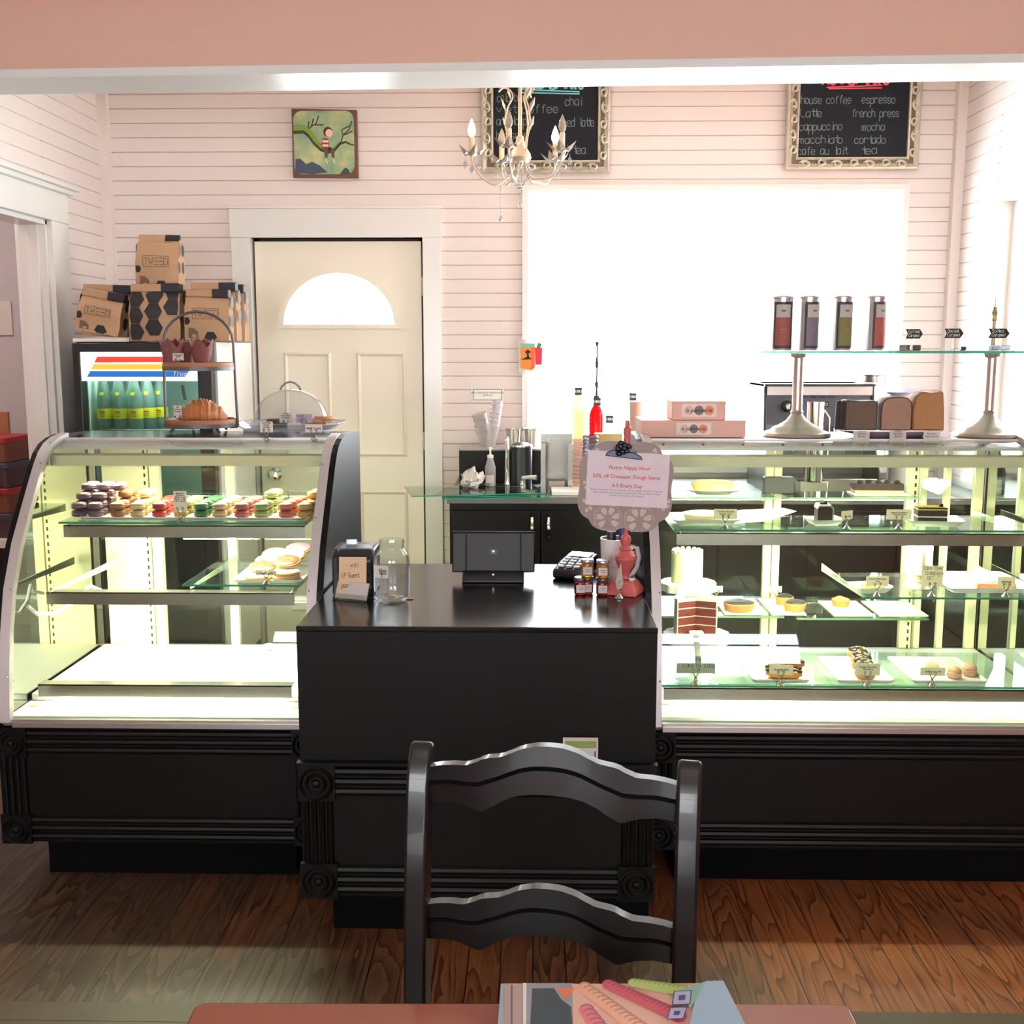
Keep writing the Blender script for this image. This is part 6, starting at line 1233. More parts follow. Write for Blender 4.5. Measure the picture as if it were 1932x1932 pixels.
for k in range(3): # upper scrolls with leaves
    a = R(200 + 110 * k); c, s = math.cos(a), math.sin(a); P3 = lambda r, z: (r * c, r * s, z); sc2 = MB().tube(smooth([P3(.035, zz(290)), P3(.045, zz(262)), P3(.06, zz(235)), P3(.05, zz(205)), P3(.03, zz(185)), P3(.04, zz(172)), P3(.065, zz(168)), P3(.085, zz(176))]), .0032, 8).build('upper_scroll', AW, chd)
    for (r_, py) in ((.05, 250), (.055, 215), (.035, 190), (.08, 172)):
        o = Vector(P3(r_, zz(py))); d = Vector((c * .4 + .1, s * .4, .8)).normalized(); n = Vector((-s, c, 0)); MB().add([o, o + d * .028 + n * .012, o + d * .058, o + d * .028 - n * .012, o + d * .028 + Vector((c, s, 0)) * .006], [(0, 1, 4), (1, 2, 4), (2, 3, 4), (3, 0, 4)]).build('leaf', GLD, sc2, smooth=False)
# ================================================================== ON TOP OF THE RIGHT CASE
ZR = 1.2735
PINK = pm('pink_box_card', (238, 188, 170), .6, var=.03)
def pbox(x0p, x1p, ytop, ybot, Y, z, d, label, stk):
    a, b = at(x0p, ybot, Y).x, at(x1p, ybot, Y).x; h = at(966, ytop, Y).z - at(966, ybot, Y).z; root = thing('pastry_box', label, 'box', ((a + b) / 2, Y, z), group='pink pastry boxes'); w_ = (b - a) / 2
    MB().box(-w_, w_, 0, d, 0, h - .001).build('box_body', PINK, root, bevel=.0015); MB().box(-w_ - .0008, w_ + .0008, -.001, d + .001, h * .90, h).build('lid_edge', PINK, root)
    s0, s1, sz = stk; st = MB().box(s0, s1, -.0016, -.0010, h * .16, h * .86).build('sticker', pm('sticker_white', (246, 228, 220), .5), root, smooth=False)
    cz = h * .51; r = h * .26; cx = (s0 + s1) / 2
    for k, rgb in enumerate(((232, 196, 184), (140, 122, 122), (240, 150, 120))): MB().prism(disc(cx + (k - 1) * r * 2.1, cz, r, 24), 'y', -.0022, -.0016).build('printed_dot', pm('dot_%d' % k, rgb, .6), st, smooth=False)
    text('la patisserie', h * .30, INK, st, (cx - .002, -.0028, cz), shear=.35, off=.0001)
    return h
YBX = 3.53
h1 = pbox(1210, 1407, 784, 816, YBX, ZR, .2, 'long flat pink pastry box with round-dot sticker on the right case', (at(1276, 800, YBX).x - (at(1210, 816, YBX).x + at(1407, 816, YBX).x) / 2, at(1342, 800, YBX).x - (at(1210, 816, YBX).x + at(1407, 816, YBX).x) / 2, 0))
h2 = pbox(1268, 1369, 746, 781, YBX + .01, ZR + h1 + .0012, .15, 'smaller pink pastry box stacked on the long one', (at(1287, 760, YBX).x - (at(1268, 816, YBX).x + at(1369, 816, YBX).x) / 2, at(1353, 760, YBX).x - (at(1268, 816, YBX).x + at(1369, 816, YBX).x) / 2, 0))
# pedestals and glass shelf
YS = 3.60; NK = pm('satin_nickel', (196, 186, 176), .3, .75, var=.08); zsh2 = 1.543
for px, x1_, lb in ((1503, 1505, 'left silver trumpet-shaped pedestal carrying the glass shelf'), (1855, 1868, 'right silver trumpet-shaped pedestal carrying the glass shelf')):
    p = at(x1_, 740, YS); root = thing('shelf_pedestal', lb, 'pedestal', (p.x, YS, ZR), group='shelf pedestals'); hh = zsh2 - ZR - .0045
    MB().lathe([(.108, 0), (.110, .004), (.106, .012), (.082, .020), (.076, .028), (.060, .034), (.034, .050), (.022, .066), (.018, .072), (.021, .078), (.017, .084)], seg=36).build('trumpet_base', NK, root)
    MB().lathe([(.0165, .083), (.0165, hh - .012)], seg=18).build('column', NK, root); MB().lathe([(.0165, hh - .014), (.026, hh - .010), (.029, hh), (.001, hh)], seg=24).build('collar', NK, root)
a = at(1436, 660, YS - .12).x; gsf = thing('raised_glass_shelf', 'long glass shelf raised on two silver pedestals above the right case', 'glass shelf', (a, YS, zsh2))
MB().box(0, 1.78 - a, -.12, .12, -.004, .004).build('glass_plate', GLS, gsf, smooth=False); MB().box(0, 1.78 - a, -.1212, -.12, -.004, .004).box(-.001, 0, -.12, .12, -.004, .004).build('green_edge', pm('bright_green_edge', (90, 200, 175), .15, Transmission_Weight=.3), gsf, smooth=False)
# tea tins
def tin(px0, px1, rgb, label, rz, Y=YS - .01):
    a, b = at(px0, 600, Y).x, at(px1, 600, Y).x; r = (b - a) / 2; root = thing('tea_tin', label, 'tin', ((a + b) / 2, Y, zsh2 + .0045), R(rz), group='tea tins on the glass shelf'); h = at(966, 558, Y).z - zsh2 - .0045
    MB().lathe([(r, 0), (r, .003), (r * .97, .005), (r * .97, h * .93), (r, h * .935)], seg=32).build('tin_body', pm('bright_tin', (226, 224, 226), .25, .7), root); MB().lathe([(r * 1.02, h * .93), (r * 1.03, h * .965), (r * .96, h * .975), (r * .5, h), (.001, h)], seg=32).build('lid', pm('dull_tin_lid', (190, 188, 192), .35, .8), root)
    def wrap(a0, a1, z0, z1, o, name, mt, par):
        n = 14; vs = []
        for i in range(n + 1): t = R(a0 + (a1 - a0) * i / n - 90); vs += [((r + o) * math.cos(t), (r + o) * math.sin(t), z0), ((r + o) * math.cos(t), (r + o) * math.sin(t), z1)]
        return MB().add(vs, [(2 * i, 2 * i + 2, 2 * i + 3, 2 * i + 1) for i in range(n)]).build(name, mt, par)
    lb = wrap(-58, 58, h * .04, h * .88, .0006, 'dark_label', pm('charcoal_label', (58, 62, 62), .5), root)
    wrap(-46, 40, h * .09, h * .60, .0011, 'colour_panel', pm('tea_%d_%d' % rgb[:2], rgb, .6), lb); wrap(-42, 38, h * .60, h * .83, .0012, 'white_panel', PAPER, lb)
    wrap(38, 50, h * .78, h * .84, .0014, 'green_seal', pm('green_seal', (60, 100, 78), .5), lb); wrap(-12, 10, h * .70, h * .735, .0018, 'lettering', pm('grey_ink', (150, 140, 140), .7), lb); wrap(-16, 16, h * .38, h * .39, .0016, 'print_line', pm('grey_ink', (150, 140, 140), .7), lb); wrap(-12, 12, h * .33, h * .34, .0016, 'print_line', pm('grey_ink', (150, 140, 140), .7), lb)
tin(1457, 1496, (160, 84, 80), 'tea tin with brick red label, leftmost on the raised glass shelf', -6); tin(1507, 1545, (128, 116, 132), 'tea tin with mauve label, second from left on the raised glass shelf', 22); tin(1571, 1608, (134, 126, 72), 'tea tin with olive label, third from left on the raised glass shelf', 12); tin(1634, 1671, (176, 86, 78), 'tea tin with red label, rightmost of the four on the raised glass shelf', 26)
# caramels and slate arrow tags
CARA = pm('brown_caramel', (110, 78, 60), .35, var=.2); 
for k, (px, dy, dz) in enumerate(((1704, 0, 0), (1728, .0, 0), (1718, .02, .0))):
    q = at(px, 650, YS - .04 + dy); root = thing('caramel_square', 'wrapped brown caramel under the Coffee Caramel tag, %s' % ('left one', 'right one', 'rear one')[k], 'caramel', (q.x, YS - .04 + dy * 1.6, zsh2 + .0045), R(8 * k - 6), group='wrapped caramels'); MB().box(-.013, .013, -.012, .012, 0, .018).build('caramel', CARA, root, bevel=.003)
    MB().box(-.0135, .0135, -.0125, .0125, .004, .0055).box(-.017, -.013, -.006, .006, .004, .014).build('wrapper_fold', ACR, root)
q = at(1817, 648, YS - .04); o = MB().box(-.008, .008, -.010, .010, 0, .013).noise(.002).build('dark_caramel', pm('dark_caramel', (56, 44, 46), .4), loc=(q.x, YS - .04, zsh2 + .0045), bevel=.003); cat_(o, 'single dark caramel beneath the Chocolate Caramel tag', 'caramel')
for k, (px, rz) in enumerate(((1876, 10), (1896, -14))):
    q = at(px, 648, YS - .04); o = MB().box(-.014, .014, -.012, .012, 0, .016).noise(.004, k).build('blue_wrapped_caramel', pm('pale_blue_wrapper', (196, 214, 226), .25, var=.2), loc=(q.x, YS - .04, zsh2 + .006), rotz=R(rz), bevel=.003); cat_(o, 'pale blue wrapped caramel below the Salted Caramel tag, %s one' % ('left', 'right')[k], 'caramel', 'blue wrapped caramels')
for px0, px1, py, ls, lb in ((1709, 1741, 630, ('Coffee', 'Caramel'), 'black arrow-shaped slate tag reading Coffee Caramel'), (1782, 1818, 629, ('Chocolate', 'Caramel'), 'black arrow-shaped slate tag reading Chocolate Caramel'), (1865, 1905, 629, ('Salted', 'Caramel'), 'black arrow-shaped slate tag reading Salted Caramel')):
    Y_ = YS + .02; a, b = at(px0, py, Y_), at(px1, py, Y_); w_ = b.x - a.x; hh = .030; zb_ = a.z - zsh2 - .0045; root = thing('arrow_tag', lb, 'sign', ((a.x + b.x) / 2, Y_, zsh2 + .0045), group=None)
    MB().tube([(0, .003, 0), (0, .003, zb_)], .0018, 6).lathe([(.010, 0), (.010, .003), (.003, .005)], (0, .003, 0), 12).build('pick_stand', ACR, root)
    t = MB().prism([(-w_ / 2, zb_ - hh / 2), (w_ * .32, zb_ - hh / 2), (w_ / 2, zb_), (w_ * .32, zb_ + hh / 2), (-w_ / 2, zb_ + hh / 2), (-w_ * .38, zb_)], 'y', -.001, .001).build('arrow_plate', pm('black_slate', (34, 34, 36), .7), root, smooth=False)
    for k, s in enumerate(ls): hand(s, .0065, WHT, t, (-w_ * .34, -.0015, zb_ + .003 - k * .0125), w=.0011, wx=(w_ * .66) / (len(s) * 4.0 * .0065 / 4), jit=.1)
q = at(1877, 590, YS + .05); fn = thing('spire_ornament', 'small brass spire-shaped ornament behind the Salted Caramel tag', 'ornament', (q.x, YS + .05, zsh2 + .0045)); bz = at(1877, 606, YS + .05).z - zsh2 - .0045; tz = at(1877, 562, YS + .05).z - zsh2 - .0045; L_ = tz - bz; BR = pm('aged_brass', (168, 152, 112), .4, .7)
MB().lathe([(.012, 0), (.008, .004), (.006, bz), (.009, bz + L_ * .05), (.007, bz + L_ * .2), (.011, bz + L_ * .38), (.006, bz + L_ * .52), (.007, bz + L_ * .58), (.003, bz + L_ * .62)], seg=14).build('spire_body', BR, fn); MB().lathe([(.006, bz + L_ * .64), (.0015, bz + L_ * .7), (.0012, bz + L_)], seg=8).build('spire_tip', BR, fn)
# bread on a plate
a, b = at(1580, 805, 3.56), at(1797, 805, 3.56); bp2 = thing('bread_plate', 'mauve oval plate carrying three bread loaf pieces', 'plate', ((a.x + b.x) / 2, 3.60, ZR)); rw = (b.x - a.x) / 2
MB().lathe([(rw * .55, 0), (rw * .6, .004), (rw * .97, .018), (rw, .021), (rw * .96, .021), (rw * .6, .008), (.001, .007)], seg=40, sy=.55).build('plate_dish', pm('mauve_glaze', (190, 164, 180), .25, var=.08), bp2)
def loaf(px0, px1, ptop, rgb, crust, label, pts, Y=3.555, nsl=1):
    a, b = at(px0, 800, Y).x, at(px1, 800, Y).x; root = thing('bread_loaf', label, 'bread', ((a + b) / 2, Y, ZR + .021), R(0)); w_ = (b - a); h = at(966, ptop, Y).z - (ZR + .021)
    pl = [((u - .5) * w_, v * h) for u, v in pts]; cr = pm('crust_%d' % rgb[0], crust, .7, var=.35, scale=50, bump=.5); ci = pm('crumb_%d' % rgb[0], rgb, .85, var=.12, scale=90, bump=.5)
    MB().prism(pl, 'y', .0, .075).build('crust', cr, root, bevel=.004)
    c = (0, h * .48); MB().prism([(c[0] + (x - c[0]) * .93, c[1] + (z - c[1]) * .94) for x, z in pl], 'y', -.0018, .004).build('cut_face', ci, root, bevel=.001)
    for k in range(nsl - 1): MB().prism([(x - .010 * (k + 1), z * .97) for x, z in pl], 'y', .020 + .016 * k, .032 + .016 * k).build('slice', cr, root, bevel=.003)
RT = [(0, .0), (1, .0), (1.0, .62), (.97, .85), (.86, .97), (.65, 1.0), (.35, 1.0), (.14, .95), (.03, .82), (0, .6)]
loaf(1592, 1655, 754, (112, 92, 80), (60, 46, 40), 'dark marbled bread loaf with sliced left end, leftmost on the plate', [(0.02, 0), (1, 0), (1, .9), (.97, .98), (.5, .96), (.12, 1.0), (.04, .96)], nsl=3)
loaf(1661, 1720, 748, (166, 130, 112), (96, 66, 54), 'tan bread loaf with rounded top, middle one on the plate', RT); loaf(1722, 1782, 737, (178, 128, 88), (156, 96, 54), 'orange-brown bread loaf, tallest, rightmost on the plate', [(0, 0), (1.0, 0), (.98, .5), (.93, .95), (.86, 1.0), (.75, .97), (.5, .93), (.4, .98), (.2, .97), (.05, .85), (-.02, .5)])
for px, ls, lb in ((1625, ('Banana', 'Walnut', 'Bread'), 'white name tag reading Banana Walnut Bread on the steel rail'), (1694, ('Vegan', 'Zucchini', 'Bread'), 'white name tag reading Vegan Zucchini Bread on the steel rail'), (1758, ('Pumpkin', 'Spice Bread'), 'white name tag reading Pumpkin Spice Bread on the steel rail')):
    Y_ = 3.478; a, b = at(px - 15, 813, Y_), at(px + 15, 840, Y_); root = thing('name_tag', lb, 'tag', ((a.x + b.x) / 2, Y_, b.z), group=None); w_ = (b.x - a.x) / 2; h = a.z - b.z
    s = MB().box(-w_, w_, 0, .001, 0, h).build('tag_sheet', PAPER, root, smooth=False); text('\n'.join(ls), .0085, INK, s, (0, -.0006, h * .62 + .004 * (len(ls) - 1)), sp=.95)
    MB().box(-w_ * .7, w_ * .7, -.0005, 0, h * .06, h * .09).build('tag_line', INK, s)
# ================================================================== INSIDE THE RIGHT CASE
CHOC = pm('dark_chocolate_cake', (40, 26, 24), .8, var=.25, scale=60, bump=.5); CREAM = pm('cream_frosting', (250, 244, 224), .5, bump=.1); PLT = pm('white_plate', (246, 246, 240), .25)
Z1 = 1.0205; ZB = .5805; ZM2 = .8325; Z1R = 1.0725; Z2L = .7055; Z2R = .7005
def plate(label, px, Y, z, hw, hd, rz=0, name='square_plate', round_=False):
    p = at(px, 950, Y); root = thing(name, label, 'plate', (p.x, Y, z), R(rz)); 
    if round_: MB().lathe([(.5, 0), (.55, .004), (.95, .016), (1, .018), (.97, .0185), (.55, .007), (.001, .006)], seg=36).xf(Matrix.Diagonal((hw, hd, 1, 1))).build('dish', PLT, root); return root
    o = rrect(-hw, hw, -hd, hd, .012, 4); i_ = rrect(-hw * .72, hw * .72, -hd * .72, hd * .72, .01, 4); n = len(o)
    vs = [(x, y, .017 + .004 * (abs(x) / hw) ** 4) for x, y in o] + [(x, y, .004) for x, y in i_] + [(x, y, .0145 + .004 * (abs(x) / hw) ** 4) for x, y in o] + [(x, y, 0.0) for x, y in i_]
    MB().add(vs, [(k, (k + 1) % n, n + (k + 1) % n, n + k) for k in range(n)] + [(2 * n + k, 3 * n + k, 3 * n + (k + 1) % n, 2 * n + (k + 1) % n) for k in range(n)] + [(k, 2 * n + k, 2 * n + (k + 1) % n, (k + 1) % n) for k in range(n)] + [tuple(range(n, 2 * n)), tuple(range(3 * n, 4 * n))]).build('dish', PLT, root); return root
# upper shelf
plate('wide white plate with a savoury tart at the left of the upper shelf', 1325, 3.40, Z1, .105, .085, 4)
tp = thing('savory_tart', 'pale round tomato ricotta tart on the wide white plate', 'tart', (at(1330, 950, 3.40).x, 3.40, Z1 + .0045)); MB().lathe([(.058, 0), (.068, .024), (.064, .025), (.06, .018), (.001, .020)], seg=32).build('tart_shell', pm('pale_crust', (236, 216, 170), .7, bump=.4), tp); MB().ball((0, 0, .018), (.056, .056, .010), 20, 8).noise(.003).build('ricotta_filling', CREAM, tp)
pc_ = MB().add([(-.11, -.07, .0), (.02, -.09, .012), (.12, -.03, .034), (.10, .07, .030), (-.03, .09, .02), (-.12, .05, .004), (0, 0, .004)], [(0, 1, 6), (1, 2, 6), (2, 3, 6), (3, 4, 6), (4, 5, 6), (5, 0, 6)]).build('parchment_sheet', pm('parchment', (248, 246, 232), .8), loc=(at(1425, 950, 3.44).x, 3.43, Z1 + .001)); cat_(pc_, 'curled white parchment paper right of the savoury tart', 'paper')
plate('small white plate under the chocolate-coated cake slice', 1555, 3.37, Z1, .052, .045, 8)
q = at(1556, 970, 3.35); ck = thing('cake_slice', 'dark chocolate cake slice with cream coat on the small white plate', 'cake', (q.x, 3.345, Z1 + .0045), R(-4)); MB().prism([(-.022, 0), (.022, 0), (.022, .045), (.016, .052), (-.016, .052), (-.022, .045)], 'y', 0, .06).build('sponge', CHOC, ck); MB().prism([(.0225, 0), (.0265, 0), (.0265, .048), (.018, .057), (-.018, .057), (-.0235, .046), (-.0225, .044), (-.0165, .0525), (.0165, .0525), (.0225, .045)], 'y', .001, .062).build('frosting_coat', pm('beige_frosting', (206, 188, 160), .5), ck); MB().prism([(-.006, .057), (.012, .057), (.004, .070)], 'y', .02, .024).xf(Matrix.Identity(4)).box(-.012, .006, .018, .03, .057, .063).build('chocolate_shard', CHOC, ck)
plate('white square plate under the layered pistachio raspberry chocolate cake', 1762, 3.37, Z1, .082, .062, -6)
q = at(1761, 975, 3.34); ck = thing('layer_cake_slice', 'striped chocolate layer cake slice with pistachio on the square plate', 'cake', (q.x, 3.345, Z1 + .0045), R(-5)); hw2 = .044
for k, (z0, z1, mt) in enumerate(((0, .004, CREAM), (.004, .020, CHOC), (.020, .024, CREAM), (.024, .042, CHOC), (.042, .046, pm('pistachio_cream', (214, 196, 110), .5)), (.046, .050, CHOC))): MB().box(-hw2, hw2, 0, .055 - .001 * k, z0, z1).noise(.001, k).build('cake_layer', mt, ck, bevel=.001)
for k in range(3): MB().tube([(-hw2 + .006, .008 + k * .016, .051), (hw2 - .006, .006 + k * .016, .051)], .0022, 6).build('icing_stripe', pm('yellow_icing', (226, 200, 96), .4), ck)
MB().ball((.026, .012, .056), .007, 10, 6).build('hazelnut', CHOC, ck)
for px, wv, hh, ls, lb in ((1368, .070, .030, ['Tomato Ricotta', 'Savory Tart'], 'card holder reading Tomato Ricotta Savory Tart on the upper shelf'), (1597, .045, .026, [], 'card holder with a nearly blank card turned sideways on the upper shelf'), (1695, .074, .030, ['Pistachio Raspberry', 'Chocolate Cake'], 'card holder reading Pistachio Raspberry Chocolate Cake on the upper shelf')):
    Y_ = 3.268; cardholder((at(px, 995, Y_).x, Y_, Z1), wv, hh, ls, lb, rotz=R(30) if not ls else 0, base=.011, stem=.020, color=tpm('cream_card', (248, 244, 224)))
# rear upper shelf
def tart(name, label, x, Y, z, r, shell, fill, h=.03, grp=None, bumpy=True, bits=None):
    root = thing(name, label, 'tart', (x, Y, z), group=grp); MB().lathe([(r * .84, 0), (r, h * .8), (r * .97, h * .85), (r * .9, h * .6), (.001, h * .6)], seg=28).build('tart_shell', shell, root); m = MB().ball((0, 0, h * .7), (r * .93, r * .93, h * .45), 20, 10)
    if bumpy: m.noise(.004, x * 30)
    m.build('filling', fill, root)
    if bits:
        rn = random.Random(5)
        for i in range(8): a = rn.random() * 6.3; q = r * .7 * rn.random(); MB().ball((q * math.cos(a), q * math.sin(a), h * 1.1), (r * .12, r * .12, h * .2), 8, 5).build('topping_piece', bits, root)
    return root
X_ = lambda px, Y: at(px, 900, Y).x
tart('yellow_cake', 'low golden cake on a plate at the rear of the upper shelf', X_(1345, 3.68), 3.68, Z1R + .013, .075, pm('pale_yellow_crust', (232, 214, 150), .7), pm('golden_sponge', (226, 196, 120), .7), .03)
plate('oval white plate under the low golden cake at the rear', 1345, 3.68, Z1R, .115, .07, name='oval_plate', round_=True)
q = X_(1655, 3.68); bd = MB().box(-.085, .10, -.05, .05, 0, .005).build('cake_board', pm('cream_board', (240, 232, 196), .6), loc=(q, 3.68, Z1R), bevel=.002); cat_(bd, 'cream cake board under the long chocolate cake at the rear', 'board')
lc = thing('long_chocolate_cake', 'long rectangular chocolate cake with rosettes at the rear of the upper shelf', 'cake', (q, 3.68, Z1R + .0055), R(-4)); MB().box(-.078, .078, -.035, .035, 0, .012).build('cake_layer', pm('tan_sponge', (170, 140, 112), .7), lc); MB().box(-.08, .08, -.036, .036, .012, .034).noise(.002).build('chocolate_layer', CHOC, lc, bevel=.003)
for k in range(5): MB().ball((-.06 + k * .03, -.02 + .01 * (k % 2), .038), (.010, .010, .008), 10, 6).build('chocolate_rosette', CHOC, lc)
o = MB().ball((0, 0, .024), (.036, .026, .024), 18, 12).noise(.022, 8).build('crumpled_film', pm('grey_white_film', (222, 222, 230), .3), loc=(X_(1768, 3.68), 3.68, Z1R + .008)); cat_(o, 'crumpled greyish plastic film at the right rear of the upper shelf', 'plastic film')
o = MB().box(-.05, .05, -.02, .02, 0, .055).build('dark_box', pm('charcoal_box', (54, 54, 58), .5), loc=(X_(1470, 3.70), 3.71, Z1R), bevel=.003); cat_(o, 'dark charcoal box at the rear of the upper shelf left of the post', 'box')
# red velvet cake on a stand, bottom left
q = X_(1322, 3.30); st = thing('cake_stand', 'white pedestal cake stand with scalloped edge under the red velvet cake', 'cake stand', (q + .005, 3.335, ZB)); hst = at(1322, 1205, 3.27).z - ZB
MB().lathe([(.052, 0), (.054, .003), (.03, .010), (.018, .02), (.016, hst - .02), (.03, hst - .012), (.001, hst - .012)], seg=28).build('pedestal', PLT, st); m = MB(); n = 72; vs = [((.098 + .005 * abs(math.sin(t * math.pi / 72 * 16))) * math.cos(2 * math.pi * t / n), (.098 + .005 * abs(math.sin(t * math.pi / 72 * 16))) * math.sin(2 * math.pi * t / n), z) for z in (hst - .022, hst - .004, hst - .0005) for t in range(n)]
m.add(vs, [(k * n + t, k * n + (t + 1) % n, (k + 1) * n + (t + 1) % n, (k + 1) * n + t) for k in range(2) for t in range(n)] + [tuple(range(2 * n, 3 * n))]).build('scalloped_plate', PLT, st)
zc4 = at(1322, 1140, 3.27).z - ZB - hst; rv = thing('red_velvet_cake', 'tall white-frosted red velvet cake with a wedge cut out showing four layers', 'cake', (q, 3.335, ZB + hst)); r = .066; RV = pm('red_velvet_sponge', (112, 42, 34), .8, var=.25, scale=80, bump=.5)
def sector(r, a0, a1, z0, z1, n=28): pts = [(0, 0)] + [(r * math.cos(R(a0 + (a1 - a0) * i / n)), r * math.sin(R(a0 + (a1 - a0) * i / n))) for i in range(n + 1)]; return MB().prism(pts, 'z', z0, z1)
hl = zc4 / 4; A0, A1 = -20, 205
for k in range(4): sector(r * .95, A0, A1, k * hl + (.003 if k else 0), (k + 1) * hl - .0 if k < 3 else zc4 - .004).build('sponge_layer', RV, rv, smooth=False)
for k in range(1, 4): sector(r * .955, A0 - .3, A1 + .3, k * hl, k * hl + .003).build('cream_layer', CREAM, rv, smooth=False)
m = MB(); n = 40; ang = [R(A0 + (A1 - A0) * i / n) for i in range(n + 1)]; vs = [(q_ * math.cos(a), q_ * math.sin(a), z) for z in (0, zc4) for q_ in (r * .95, r) for a in ang]; k = n + 1
m.add(vs, [(i, i + 1, k + i + 1, k + i) for i in range(n)] + [(k + i, k + i + 1, 3 * k + i + 1, 3 * k + i) for i in range(n)] + [(i, 2 * k + i, 2 * k + i + 1, i + 1) for i in range(n)] + [(0, k, 3 * k, 2 * k), (n, 2 * k + n, 3 * k + n, k + n)]); m.build('side_frosting', CREAM, rv)
sector(r, A0, A1, zc4 - .004, zc4 + .006).noise(.0015).build('top_frosting', CREAM, rv); sector(r * .5, 40, 190, zc4 + .006, zc4 + .011).noise(.003).build('red_crumbs', pm('coral_crumbs', (226, 120, 96), .8, bump=.5), rv)
MB().box(-.022, .022, -.052, -.010, .0, .012).build('cake_card', PLT, rv, bevel=.004)
# bottom shelf plates
YB0 = 3.22
def bottom_tray(px0, px1, label):
    a, b = X_(px0, 3.15) if 0 else at(px0, 1290, 3.15).x, at(px1, 1290, 3.15).x; return tray('rectangular_plate', label, a, b, 3.145, 3.40, ZB + .0005, mat=PLT, h=.005, rim=.008, cat='plate', group=None)
bottom_tray(1418, 1530, 'white rectangular plate with chocolate eclairs on the bottom shelf'); bottom_tray(1580, 1688, 'white rectangular plate with paris-brest on the bottom shelf'); bottom_tray(1722, 1864, 'white rectangular plate with cream puffs on the bottom shelf')
CHX = pm('choux_pastry', (200, 134, 70), .6, var=.25, scale=60, bump=.4); GLZ = pm('chocolate_glaze', (58, 40, 36), .2, var=.2)
def eclair(loc, L, rz, label):
    root = thing('chocolate_eclair', label, 'eclair', loc, R(rz), group='chocolate eclairs'); m = MB(); n = 15; pts = [(-L / 2 + L * i / (n - 1), 0, .013) for i in range(n)]; rad = [max(.004, .0145 * (1 - abs(2 * i / (n - 1) - 1) ** 5)) for i in range(n)]
    m.tube(pts, rad, 14).build('choux_body', CHX, root); g = MB().tube([(x, 0, .021) for x, _, _ in pts], [q * .9 for q in rad], 14)
    for v in g.v: v.z = max(v.z, .019)
    g.noise(.001, loc[0] * 9).build('chocolate_glaze', GLZ, root)
    m = MB(); rn = random.Random(int(loc[1] * 1e4) % 97)
    for k in range(6): x = (rn.random() - .5) * L * .7; MB().ball((x, -.012 + rn.random() * .004, .020), (.006, .004, .005), 8, 6).build('nut_piece', pm('almond_pieces', (226, 186, 122), .6), root)
q = at(1482, 1270, 3.2); z = ZB + .006
eclair((q.x - .008, 3.185, z), .105, -8, 'chocolate eclair at the front of its plate'); eclair((q.x - .002, 3.222, z), .108, -10, 'chocolate eclair at the back of its plate'); eclair((q.x + .002, 3.206, z + .026), .106, -14, 'chocolate eclair lying on top of the other two')
def brest(loc, label, rz=0, tilt=0):
    root = thing('paris_brest', label, 'pastry', loc, group='orange chocolate paris-brest', rot=(R(tilt), 0, R(rz))); r = .030
    MB().lathe([(r * .9, 0), (r, .006), (r * .95, .013), (.001, .013)], seg=24).noise(.002).build('choux_base', CHX, root); MB().lathe([(r * .9, .013), (r * .98, .018), (r * .85, .022), (.001, .022)], seg=18).noise(.003, 2).build('cream_filling', CREAM, root)
    MB().ball((0, 0, .022), (r, r, .014), 20, 10).noise(.0015, 3).build('glazed_top', GLZ, root); rn = random.Random(int(loc[1] * 999))
    for i in range(6): a = rn.random() * 6.3; q = r * .7 * rn.random(); MB().ball((q * math.cos(a), q * math.sin(a), .0345), (.0045, .0035, .003), 7, 5).build('nut_piece', pm('almond_pieces', (226, 186, 122), .6), root)
for k, (px, Y_, dz, t, lb) in enumerate(((1632, 3.195, 0, 12, 'paris-brest with chocolate glaze, front of the row'), (1626, 3.245, .006, 14, 'paris-brest with chocolate glaze, second in the row'), (1622, 3.295, .010, 14, 'paris-brest with chocolate glaze, third in the row'), (1615, 3.345, .012, 12, 'paris-brest with chocolate glaze, rear of the row'))): brest((X_(px, Y_) if 0 else at(px, 1260, Y_).x, Y_, ZB + .008 + dz + .004), lb, k * 40, t)
PUF = pm('pale_pink_puff', (226, 168, 140), .6, var=.15, scale=50, bump=.3)
for k, (px, Y_, lb) in enumerate(((1757, 3.24, 'cream puff behind the Vanilla Cream Puff card'), (1800, 3.20, 'cream puff right of the card, left one of the touching pair'), (1829, 3.225, 'cream puff at far right of the plate'))):
    root = thing('cream_puff', lb, 'cream puff', (at(px, 1270, Y_).x, Y_, ZB + .0065), k, group='vanilla cream puffs'); MB().lathe([(.017, 0), (.0215, .006), (.0215, .016), (.018, .019)], seg=20).noise(.0015, k).build('puff_base', PUF, root); MB().ball((0, 0, .021), (.021, .021, .014), 18, 10).noise(.003, k).build('puff_top', PUF, root); MB().lathe([(.0195, .0165), (.0205, .019), (.0195, .0215)], seg=18, cap=False).build('cream_seam', CREAM, root)
YC3 = 3.133
cardholder((at(1312, 1297, YC3).x, YC3, ZB), .113, .052, ['Red Velvet', 'Cake by Slice'], 'large grey handwritten card reading Red Velvet Cake by Slice', base=.013, stem=.022, color=tpm('grey_green_card', (206, 214, 202), .4), hw=.0095)
for px, wv, hh, ls, lb, tl in ((1472, .068, .030, ['Chocolate Eclairs'], 'tilted card reading Chocolate Eclairs before the eclair plate', 4), (1635, .072, .036, ['Orange Chocolate', 'Paris-Brest'], 'card reading Orange Chocolate Paris-Brest before its plate', 2), (1758, .072, .024, ['Vanilla Cream Puff'], 'card reading Vanilla Cream Puff before the puffs', 0)):
    cardholder((at(px, 1298, YC3).x, YC3, ZB), wv, hh, ls, lb, base=.0125, stem=.020, tilt=tl, color=tpm('cream_card', (248, 244, 224)))
